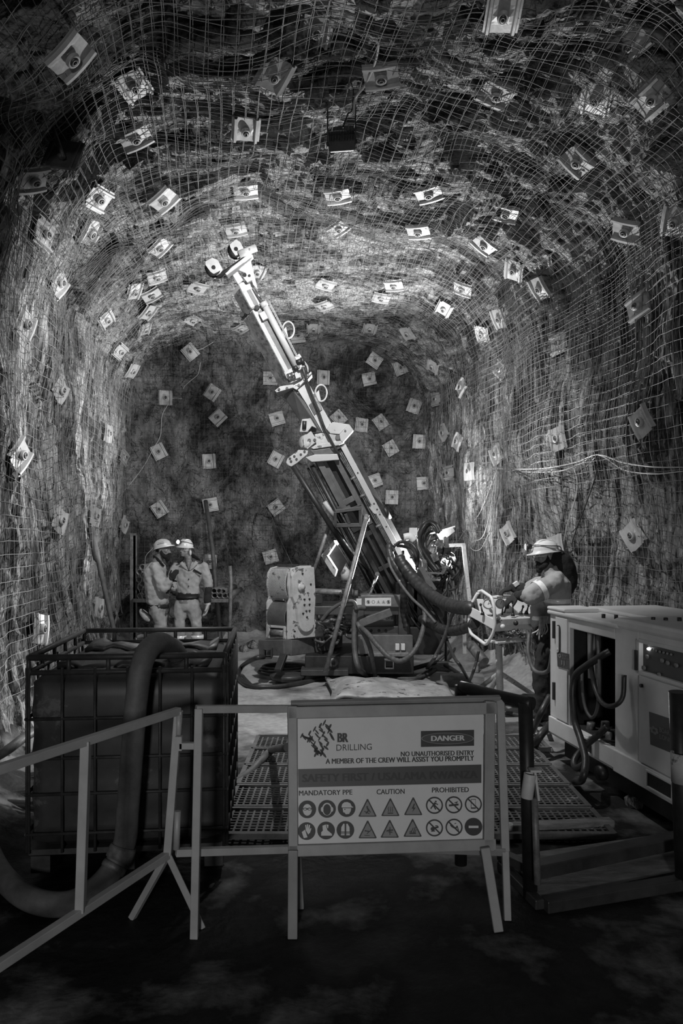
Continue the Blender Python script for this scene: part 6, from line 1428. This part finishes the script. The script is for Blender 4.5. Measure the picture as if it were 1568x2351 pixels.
hr = MB(); hr.ell(Ph(0, -.030, .0), (.076, .074, .062), mh, 16, 12); soft(hr.build('hair', M['hair'], root), .009, 1)
s = MB(); loft(s, [(q1_(500, 520), .07, .06), (q1_(450, 560), .15, .10), (q1_(430, 680), .205, .15), (q1_(440, 900), .20, .16), (q1_(465, 1100), .195, .17), (q1_(480, 1260), .18, .165), (q1_(500, 1310), .165, .14)], l, f)
limb(s, [sh_n + V((0, .01, .0)), sh_n.lerp(el_n, .25), sh_n.lerp(el_n, .6) + V((0, -.02, 0)), el_n, el_n.lerp(wr_n, .75)], [.080, .084, .086, .080, .058]); limb(s, [sh_f, el_f, el_f.lerp(wr_f, .7)], [.085, .075, .055])
soft(s.build('shirt', M['shirt'], root), .014, 4, .055, .11)
c_ = MB(); flatlimb(c_, [q1_(415, 455, .03), q1_(490, 515, -.075), q1_(600, 630, -.07)], [.030, .036, .020], V((0, -.5, 1)), .4); c_.build('collar', M['dark_cloth'], root)
band(root, 'belt', 'dark_cloth', [(q1_(515, 1310), .172, .150), (q1_(515, 1372), .174, .150)], l, f)
bk = MB(); bk.box(q1_(512, 1330, -.19), (.028, .02, .055)); bk.build('belt_buckle', M['pole'], root)
tr_ = MB(); loft(tr_, [(q1_(515, 1330), .16, .125), (q1_(520, 1420), .175, .14), (q1_(520, 1480), .17, .13)], l, f)
for k in (0, 1): limb(tr_, [hip + l * (.085 if k == 0 else -.085) - V((0, 0, .03)), hip.lerp(knee[k], .5) + l * (.05 if k == 0 else -.05), knee[k], feet[k] + V((0, 0, .10))], [.105, .10, .085, .075])
soft(tr_.build('trousers', M['trousers'], root), .014, 4, .045, .10); boots(root, feet, f)
for k in (0, 1): band(root, 'shin_tape', 'tape', [(knee[k].lerp(feet[k], .38), .092, .092), (knee[k].lerp(feet[k], .52), .090, .090)], l, f)
g = MB(); hand(g, wr_n, (.55, -.1, .75), (.3, .9, 0), 1, 1.1, .5, 1.25); soft(g.build('glove', M['dark_cloth'], root), .007, 1)
g = MB(); hand(g, wr_f, (.4, -.8, .3), (0, 0, -1), 1, 1.1, .5, 1.25); soft(g.build('glove', M['dark_cloth'], root), .007, 1)
pd = MB(); m_ = Matrix((V((.6, -.2, -.77)).normalized(), V((.3, .95, 0)).normalized(), V((.74, -.2, .63)).normalized())).transposed()
pd.ell(q1_(255, 1510, -.05), (.055, .05, .115), Matrix.Rotation(R(-38), 3, 'Y'), 18, 12); pouch = pd.build('hip_pouch', M['glove'], root); pouch['_o'] = root['_o']
rbm = MB()
for k in range(9): rbm.tube([q1_(205 + 17 * k, 1405 + 15 * k, -.10), q1_(225 + 17 * k, 1425 + 13 * k, -.11)], .010, 6)
rbm.build('pouch_ribs', M['dark_cloth'], pouch)
cp = MB(); cp.tube(bez([q1_(690, 1310, -.18), q1_(700, 1400, -.18), q1_(690, 1480, -.17), q1_(740, 1540, -.16)], 6), .010, 6).tube(bez([q1_(680, 1300, -.16), q1_(670, 1480, -.16), q1_(700, 1620, -.16)], 6), .007, 6); cp.build('belt_cords', M['black'], root)
helmet(Ph, mh, 1.10, root, None, True, tilt=R(-17))
MB().tube(bez([Ph(.0, -.14, .02), q1_(275, 440, .0), q1_(255, 600, .05), q1_(190, 900, .1), q1_(130, 960, .1), q1_(160, 1080, .1), q1_(240, 1250, .0)], 6), .004, 6).build('lamp_cable', M['cable'], root)

# --- operator at the control panel
D3 = 7.35; q3 = lambda x, y, dd=0.0: W(1060 + x / 5.468, 1210 + y / 5.468, D3 + dd)
root = thing('person', ground(q3(1010, 2420)), 'operator in reflective-banded shirt and white helmet reaching to the control panel', 'person')
f = V((-.97, -.14, 0)).normalized(); l = V((0, 0, 1)).cross(f)        # his left side is toward us
hc = q3(1055, 355, -.02); hf = V((-.985, -.10, -.10)).normalized()
b = MB(); Ph, mh = head(b, hc, hf, V((-.10, 0, 1)), 1.04)
limb(b, [hc - V((0, 0, .06)), q3(1100, 520), q3(1140, 600)], [.06, .06, .085])
hip = q3(1085, 1280); feet = (ground(q3(1010, 2440, -.08)), ground(q3(1080, 2400, .12))); knee = (q3(1010, 1850, -.09), q3(1050, 1850, .11))
sh_n, el_n, wr_n = q3(1170, 690, -.17), q3(850, 870, -.24), q3(700, 860, -.12)
sh_f, el_f, wr_f = q3(1120, 690, .17), q3(820, 800, .17), q3(640, 760, .22)
loft(b, [(q3(1150, 610), .15, .09), (q3(1155, 720), .18, .12), (q3(1150, 900), .16, .12), (q3(1110, 1130), .15, .12), (hip, .15, .115)], l, f)
limb(b, [sh_n, el_n, wr_n], [.06, .046, .032]); limb(b, [sh_f, el_f, wr_f], [.06, .046, .032])
for k in (0, 1): limb(b, [hip + l * (.08 if k == 0 else -.08), knee[k], feet[k] + V((0, 0, .08))], [.085, .058, .045])
hand(b, wr_n, (-.8, 0, -.45), (.1, .3, -.9), 1, 1.0, .7); hand(b, wr_f, (-.9, 0, -.3), (0, .1, -1), -1, 1.0, .6)
soft(b.build('body', M['skin'], root), .0075, 3); eyes(Ph, 1.04, root)
beard(root, Ph, mh, 1.04)
hr = MB(); limb(hr, [Ph(0, -.06, -.02), q3(1240, 420, .0), q3(1310, 560, .0), q3(1350, 700, 0), q3(1345, 800, 0)], [.08, .105, .105, .085, .05]); hr.ell(Ph(0, -.03, -.01), (.08, .085, .085), mh, 16, 10)
lab(soft(hr.build('hair_cover', M['hair'], root), .014, 4, .02, .1), 'bulky black covering hanging behind the head')
s = MB(); loft(s, [(q3(1110, 530), .07, .07), (q3(1150, 570), .15, .10), (q3(1175, 680), .205, .14), (q3(1170, 850), .19, .145), (q3(1150, 1000), .18, .14), (q3(1090, 1160), .17, .14), (q3(1060, 1200), .165, .14)], l, f)
limb(s, [sh_n + V((.01, .01, .0)), sh_n.lerp(el_n, .25), sh_n.lerp(el_n, .6), el_n.lerp(sh_n, .05)], [.085, .092, .094, .094]); limb(s, [sh_f, sh_f.lerp(el_f, .9)], [.09, .08])
flatlimb(s, [q3(1200, 520, .0), q3(1120, 545, -.09), q3(1010, 590, -.05)], [.04, .045, .02], V((0, -.5, 1)), .45)
limb(s, [q3(960, 1000, -.1), q3(950, 1120, -.1), q3(935, 1180, -.1)], [.07, .07, .06])
soft(s.build('shirt', M['shirt2'], root), .014, 4, .045, .12)
a_ = (el_n - sh_n).normalized(); c_ = sh_n.lerp(el_n, .60); e1 = a_.orthogonal().normalized(); e2 = a_.cross(e1)
tp = MB(); tp.tube([c_ - a_ * .028, c_ + a_ * .028], [.108, .108], 28, caps=False); lab(tp.build('sleeve_band', M['tape'], root), 'bright reflective band round the sleeve')
tp = MB(); loft(tp, [(q3(1160, 890), .200, .156), (q3(1158, 945), .198, .154)], l, f, 28); lab(tp.build('chest_band', M['tape'], root), 'bright reflective band round the chest')
tp = MB(); loft(tp, [(q3(985, 1115, -.11), .085, .085), (q3(980, 1165, -.11), .083, .083)], l, f, 20); lab(tp.build('hem_band', M['tape'], root), 'reflective band at the shirt hem')
for (e, w_) in ((el_n, wr_n), (el_f, wr_f)):
    u = MB(); limb(u, [e.lerp(w_, .15), e.lerp(w_, .5), e.lerp(w_, .9)], [.060, .066, .05]); lab(soft(u.build('sleeve', M['dark_cloth'], root), .012, 2, .03, .09), 'dark lower sleeve')
for (w_, d_, n_, sd_) in ((wr_n, (-.8, 0, -.45), (.1, .3, -.9), 1), (wr_f, (-.9, 0, -.3), (0, .1, -1), -1)):
    g = MB(); hand(g, w_, d_, n_, sd_, 1.12, .65, 1.3); soft(g.build('glove', M['dark_cloth'], root), .007, 1)
wb_ = MB(); wb_.box(q3(680, 715, .16), (.055, .05, .045), Matrix.Rotation(R(-35), 3, 'Y')); lab(wb_.build('wrist_band', M['label_white'], root, bevel=.006), 'white glove cuff')
tr_ = MB(); loft(tr_, [(q3(1080, 1190), .165, .13), (q3(1080, 1300), .175, .14), (q3(1075, 1400), .17, .13)], l, f)
for k in (0, 1): limb(tr_, [hip + l * (.085 if k == 0 else -.085) - V((0, 0, .03)), hip.lerp(knee[k], .5) + l * (.05 if k == 0 else -.05), knee[k], feet[k] + V((0, 0, .10))], [.115, .11, .09, .08])
soft(tr_.build('trousers', M['dark_cloth'], root), .014, 4, .05, .12); boots(root, feet, f)
rg = MB(); rr = random.Random(2)
for k in range(9): rg.tube(bez([q3(975 + 11 * k, 1120, -.2), q3(965 + 12 * k + rr.uniform(-15, 15), 1200, -.22), q3(940 + 14 * k + rr.uniform(-25, 25), 1290, -.22), q3(915 + 14 * k + rr.uniform(-35, 35), rr.uniform(1330, 1420), -.22)], 5), .007, 6)
rg.build('hip_rags', M['glove'], root); 
helmet(Ph, mh, 1.10, root, 'label_white', tilt=R(-1))
MB().tube([Ph(.088 * math.sin(a), .02 + .088 * math.cos(a), .0) for a in np.linspace(R(-85), R(85), 15)], .004, 6).build('safety_glasses', M['label_white'], root)
# ------------------------------------------------------------------ roof floodlight
FL = W(784, 315, 6.05)
root = thing('floodlight', tuple(FL), 'finned black floodlight hung from the roof with its back to us', 'floodlight')
ry = Matrix.Rotation(R(-4), 3, 'Y') @ Matrix.Rotation(R(-32), 3, 'X')
MB().box(FL + V((0, .06, 0)), (.22, .10, .14), ry).build('housing', M['black'], root, bevel=.012)
fn = MB()
for k in range(17): fn.box(FL + ry @ V((-.104 + .013 * k, -.02, .0)), (.005, .07, .13), ry)
fn.build('cooling_fins', M['black'], root)
MB().box(FL + V((0, .06, 0)) + ry @ V((0, .055, 0)), (.19, .006, .11), ry).build('lens', M['lamp_lens'], root)
br = MB(); 
for s in (-1, 1): br.tube([FL + ry @ V((.115 * s, .05, 0)), FL + V((.115 * s, .06, .30))], .006, 8); br.cyl(FL + ry @ V((.108 * s, .05, 0)), FL + ry @ V((.128 * s, .05, 0)), .018, 12)
br.build('bracket', M['black'], root)
MB().tube(bez([FL + ry @ V((.02, -.05, .06)), FL + V((.05, -.08, .14)), FL + V((.09, .0, .24)), FL + V((.10, .05, .5))], 6), .006, 6).build('lead', M['black'], root)
tag(MB().tube(bez([W(884, -20, 5.2), W(872, 80, 5.35), W(862, 140, 5.55), W(838, 195, 5.8), W(816, 225, 6.0), W(812, 262, 6.05)], 8), .010, 8).build('power_cable', M['cable']), 'pale cable hanging from the roof down to the black floodlight', 'cable')
# old dark bearing plates with a rod at the upper left
root = thing('bearing_plate', tuple(W(145, 355, 5.7)), 'large dark square plate with a long rod hanging at the upper left', 'plate')
mm = Matrix.Rotation(R(8), 3, 'Y') @ Matrix.Rotation(R(-25), 3, 'X')
c = W(145, 355, 5.75)
pb = MB().box(c, (.27, .02, .30), mm)
for x in (-.10, .10): pb.box(c + mm @ V((x, -.015, 0)), (.02, .02, .30), mm)
pb.build('plate', M['plate_dark'], root, bevel=.004)
MB().tube([W(105, 245, 5.75), W(146, 362, 5.66)], .016, 10).build('rod', M['plate_dark'], root); MB().lathe([(.001, .05), (.018, .05), (.03, 0)], W(142, 360, 5.70), (0, -1, -.3), 6).build('nut', M['plate_dark'], root)
# cables strung on the walls
def rockpt(px, py, off=.10):
    o = V((0, 0, CAMZ)); d = (W(px, py, 1.0) - o).normalized(); h = BVH.ray_cast(o, d); return h[0] - d * off * 1.6
def wall_cable(px, label, r=.006, m='cable', off=.10):
    pts = [rockpt(x, y, off) for x, y in px]; tag(MB().tube(bez(pts, 6), r, 7).build('cable', M[m]), label, 'cable', 'cables hung on the rock walls')
wall_cable([(1568, 1073), (1500, 1072), (1430, 1062), (1372, 1044), (1320, 1062), (1250, 1075), (1180, 1077), (1142, 1075)], 'upper pale cable strung level along the right wall')
wall_cable([(1568, 1082), (1500, 1088), (1430, 1078), (1372, 1044), (1330, 1066), (1280, 1082), (1200, 1083), (1145, 1077)], 'lower pale cable strung level along the right wall')
wall_cable([(1372, 1044), (1340, 1075), (1290, 1098), (1240, 1102), (1195, 1085), (1180, 1077)], 'dark cable sagging deepest on the right wall', .007, 'hose')
wall_cable([(1374, 1046), (1368, 1090), (1348, 1150), (1325, 1210), (1312, 1250)], 'dark cable dropping to behind the operator helmet', .007, 'hose')
wall_cable([(1142, 1075), (1125, 1120), (1100, 1180), (1068, 1218), (1050, 1245)], 'pale cable dropping steeply toward the lamp stand')
wall_cable([(1142, 1077), (1132, 1130), (1122, 1190), (1108, 1232), (1090, 1240), (1072, 1228), (1062, 1218)], 'pale cable hanging in a U beside the lamp stand')
wall_cable([(1140, 1080), (1136, 1140), (1126, 1210), (1105, 1258), (1085, 1262), (1072, 1240)], 'outer pale cable in a deeper U beside the lamp stand')
wall_cable([(1310, 1050), (1325, 1120), (1300, 1215), (1290, 1290)], 'thin pale wire slanting behind the operator', .005)
wall_cable([(490, 785), (465, 800), (447, 806)], 'short pale wire end under the roof above the back wall', .006, off=.06)
wall_cable([(460, 832), (455, 858), (440, 872), (425, 885), (420, 893)], 'short pale wire tail high on the back wall', .006, off=.06)
wall_cable([(418, 915), (395, 915), (382, 935), (372, 955), (368, 1000), (352, 1030), (330, 1070), (300, 1110), (284, 1128), (258, 1170), (240, 1205), (208, 1222)], 'long pale wire running down the back wall to the left wall', .006, off=.06)
tag(MB().tube([W(480, 640, 13.0), W(520, 850, 12.4), W(575, 1060, 11.2), W(640, 1230, 9.8), W(672, 1300, 9.25)], .004, 6).build('winch_line', M['black']), 'thin dark line from the roof down to the winch top', 'line')
# poles leaning on the walls
tag(MB().tube([W(208, 1212, 9.6), W(222, 1283, 9.5), W(226, 1290, 9.5), W(262, 1450, 9.2), F(272, 1560, .0)], [.045, .045, .030, .030, .030], 12).build('scaling_bar', M['hose_grey']), 'dark bar with a thicker head leaning on the left wall', 'bar')
tag(MB().tube([W(472, 1150, 13.6), W(488, 1260, 13.1), W(505, 1460, 12.7), F(510, 1485, 0)], .038, 10).build('drill_pole', M['hose_grey']), 'long dark pole leaning on the back wall behind the workers', 'pole')
# rod rack behind the workers
root = thing('rod_rack', F(420, 1487), 'steel rack of stacked drill tubes standing behind the workers', 'rack')
DK = 12.0; rk_ = lambda x, y, d=DK: W(180 + x / 3.733, 1160 + y / 3.733, d)
for x0, x1, y0 in ((470, 470, 240), (487, 487, 260)): 
    MB().beam(rk_(x0, y0), V((rk_(x0, y0).x, DK, 0)), .09 if x0 == 470 else .05, .05, up=(0, 1, 0)).build('post', M['pole'], root)
MB().tube([rk_(1300, 520), rk_(1308, 650), V((rk_(1316, 900).x, DK - .3, .0))], .030, 12).build('post', M['pole'], root)
MB().beam(rk_(470, 815), rk_(1320, 815), .08, .06).build('shelf_beam', M['pole'], root); MB().beam(rk_(470, 815, 12.9), rk_(1320, 815, 12.9), .08, .06).build('shelf_beam', M['black'], root)
rt_ = MB(); rt_.pipe(rk_(545, 530, 11.95), rk_(545, 530, 13.4), .047, .039, 18)
tube_src = None; cnt = 0
spots = [(545, 530), (520, 572), (518, 638), (552, 600), (545, 672), (580, 640), (527, 705), (562, 742), (526, 778), (595, 778)]
spots2 = [(1160, 735), (1205, 738), (1240, 742), (1165, 775), (1210, 772), (1252, 775), (1295, 770)]
base_me = None
for grp, sp in (('left', spots), ('right', spots2)):
    for i, (x, y) in enumerate(sp):
        p = rk_(x, y, 11.95)
        lb_ = 'hollow drill tube in the %s stack of the rack, %s from top' % ('tall' if grp == 'left' else 'low', ORD[i])
        if base_me is None:
            mb = MB(); mb.pipe(p, p + V((0, 1.3, 0)), .047, .039, 18); o = mb.build('drill_tube', M['pole'], origin=p); base_me = o
        else: o = base_me.copy(); COL.objects.link(o); o.location = p
        tag(o, lb_, 'tube', 'drill tubes on the rack')
# rubber cover lump on the floor behind the sign
cv_ = MB(); N, K = 30, 16; x0, x1 = F(748, 1600).x, F(1045, 1612).x
vs = []
for j in range(K + 1):
    for i in range(N + 1):
        u, w = i / N, j / K; y = 7.65 + 1.65 * w; x = x0 + (x1 - x0) * u + .10 * math.sin(w * 3 + 1) * (1 - u) + (w - .5) * .1
        e = min(1, min(u, 1 - u) / .16); hh_ = .02 + .20 * math.sin(math.pi * min(1, w * .8 + .25)) ** .7 * math.sqrt(max(0, e * (2 - e))) * (.75 + .25 * math.sin(u * 4 + .8))
        if u < .04: hh_ = .02 + .10 * (1 - abs(w - .4))
        vs.append((x, y, hh_ + .012 * math.sin(u * 17 + w * 9)))
w = N + 1; n0 = len(vs)
cv_.add(vs + [(x, y, z - .03) for x, y, z in vs], [(j * w + i, j * w + i + 1, (j + 1) * w + i + 1, (j + 1) * w + i) for j in range(K) for i in range(N)] + [(n0 + j * w + i, n0 + (j + 1) * w + i, n0 + (j + 1) * w + i + 1, n0 + j * w + i + 1) for j in range(K) for i in range(N)]
        + [(i, n0 + i, n0 + i + 1, i + 1) for i in range(N)] + [(j * w, (j + 1) * w, n0 + (j + 1) * w, n0 + j * w) for j in range(K)] + [(j * w + N, n0 + j * w + N, n0 + (j + 1) * w + N, (j + 1) * w + N) for j in range(K)] + [(K * w + i, K * w + i + 1, n0 + K * w + i + 1, n0 + K * w + i) for i in range(N)], True)
tag(cv_.build('floor_cover', M['slab']), 'scuffed humped rubber sheet lying on the floor behind the sign', 'sheet')
# timber sleepers and clutter round the panel
for i, (a, b, t, lb_) in enumerate((((1010, 1560, .07), (1110, 1562, .07), .14, 'timber sleeper under the hoses behind the panel'), ((1080, 1600, .05), (1240, 1610, .05), .12, 'timber sleeper at the operator feet'), ((1120, 1668, .05), (1225, 1664, .05), .12, 'timber sleeper at the far edge of the right hand mats'), ((985, 1528, .06), (1100, 1532, .06), .12, 'dark timber sleeper deep under the hose bundles'))):
    tag(MB().beam(F(*a), F(*b), t * 1.4, t).build('sleeper', M['wood'], bevel=.008), lb_, 'timber', 'timber sleepers')
tag(MB().tube([F(1080, 1480, .28), F(1112, 1520, .12)], .075, 14).build('steel_tube', M['pole']), 'short thick grey tube lying behind the panel tripod', 'tube')
hose([F(1090, 1600, .03), F(1150, 1612, .03), F(1210, 1620, .03), F(1262, 1640, .03)], .025, 'floor hose crossing in front of the operator boots', 'hose_grey')
hose([F(1090, 1625, .03), F(1180, 1640, .03), F(1245, 1660, .03), F(1262, 1690, .05)], .022, 'lower floor hose crossing toward the cabinet', 'hose')
hose([W(1268, 1660, 6.3), F(1240, 1690, .2), F(1222, 1730, .04), F(1228, 1790, .03), F(1250, 1830, .03)], .032, 'thick dark hose coming from under the cabinet end onto the mats')
hose([W(1262, 1598, 6.5), W(1240, 1640, 6.4), F(1222, 1680, .1), F(1212, 1700, .05)], .028, 'hose sloping from the cabinet end to the floor')
hose([W(662, 1716, 4.6), F(625, 1722, .12), F(600, 1745, .10), F(575, 1772, .06), F(545, 1790, .05), F(515, 1800, .05), F(480, 1810, .05)], .030, 'grey hose snaking over the mats from the tank to behind the sign', 'hose_grey')
rl = [(([(100, 1668, .35), (60, 1690, .35), (20, 1720, .30), (-30, 1750, .2)]), 'grey hose curving down at the left wall beside the tank', .035, 'hose_grey'), ([(90, 1780, .05), (40, 1788, .05), (-20, 1805, .05)], 'uppermost black hose on the floor left of the tank', .03, 'hose'), ([(90, 1815, .04), (30, 1822, .04), (-30, 1835, .04)], 'middle black hose on the floor left of the tank', .03, 'hose'), ([(90, 1850, .04), (20, 1846, .04), (-30, 1850, .04)], 'lowest black hose on the floor left of the tank', .03, 'hose')]
for pts, lb_, r, mm_ in rl: hose([F(*p) for p in pts], r, lb_, mm_)
# loose stones at the foot of the left wall
rr = random.Random(21)
def stone(p, s, lb_, m='rock_wall'):
    mb = MB(); mb.ell((0, 0, 0), (s, s * rr.uniform(.6, .9), s * rr.uniform(.5, .8)), Matrix.Rotation(rr.uniform(0, 3), 3, 'Z'), 8, 6)
    mb.v = [tuple(V(v) * rr.uniform(.8, 1.2) + V(p)) for v in mb.v]; mb.sm = [False] * len(mb.sm); o = mb.build('stone', M[m]); tag(o, lb_, 'stone', 'loose stones on the floor')
for (x, y, s, lb_) in ((540, 1484, .13, 'pale broken stone at the foot of the rack post'), (560, 1490, .10, 'pale stone beside the first at the rack foot'), (580, 1482, .12, 'pale stone nearest the rig at the rack foot'), (35, 1800, .07, 'small stone on the floor at the left wall'), (1260, 1722, .04, 'tiny pale stone by the cabinet corner'), (1455, 1842, .07, 'pale stone under the cabinet edge')):
    stone(F(x, y, s * .4), s, lb_)
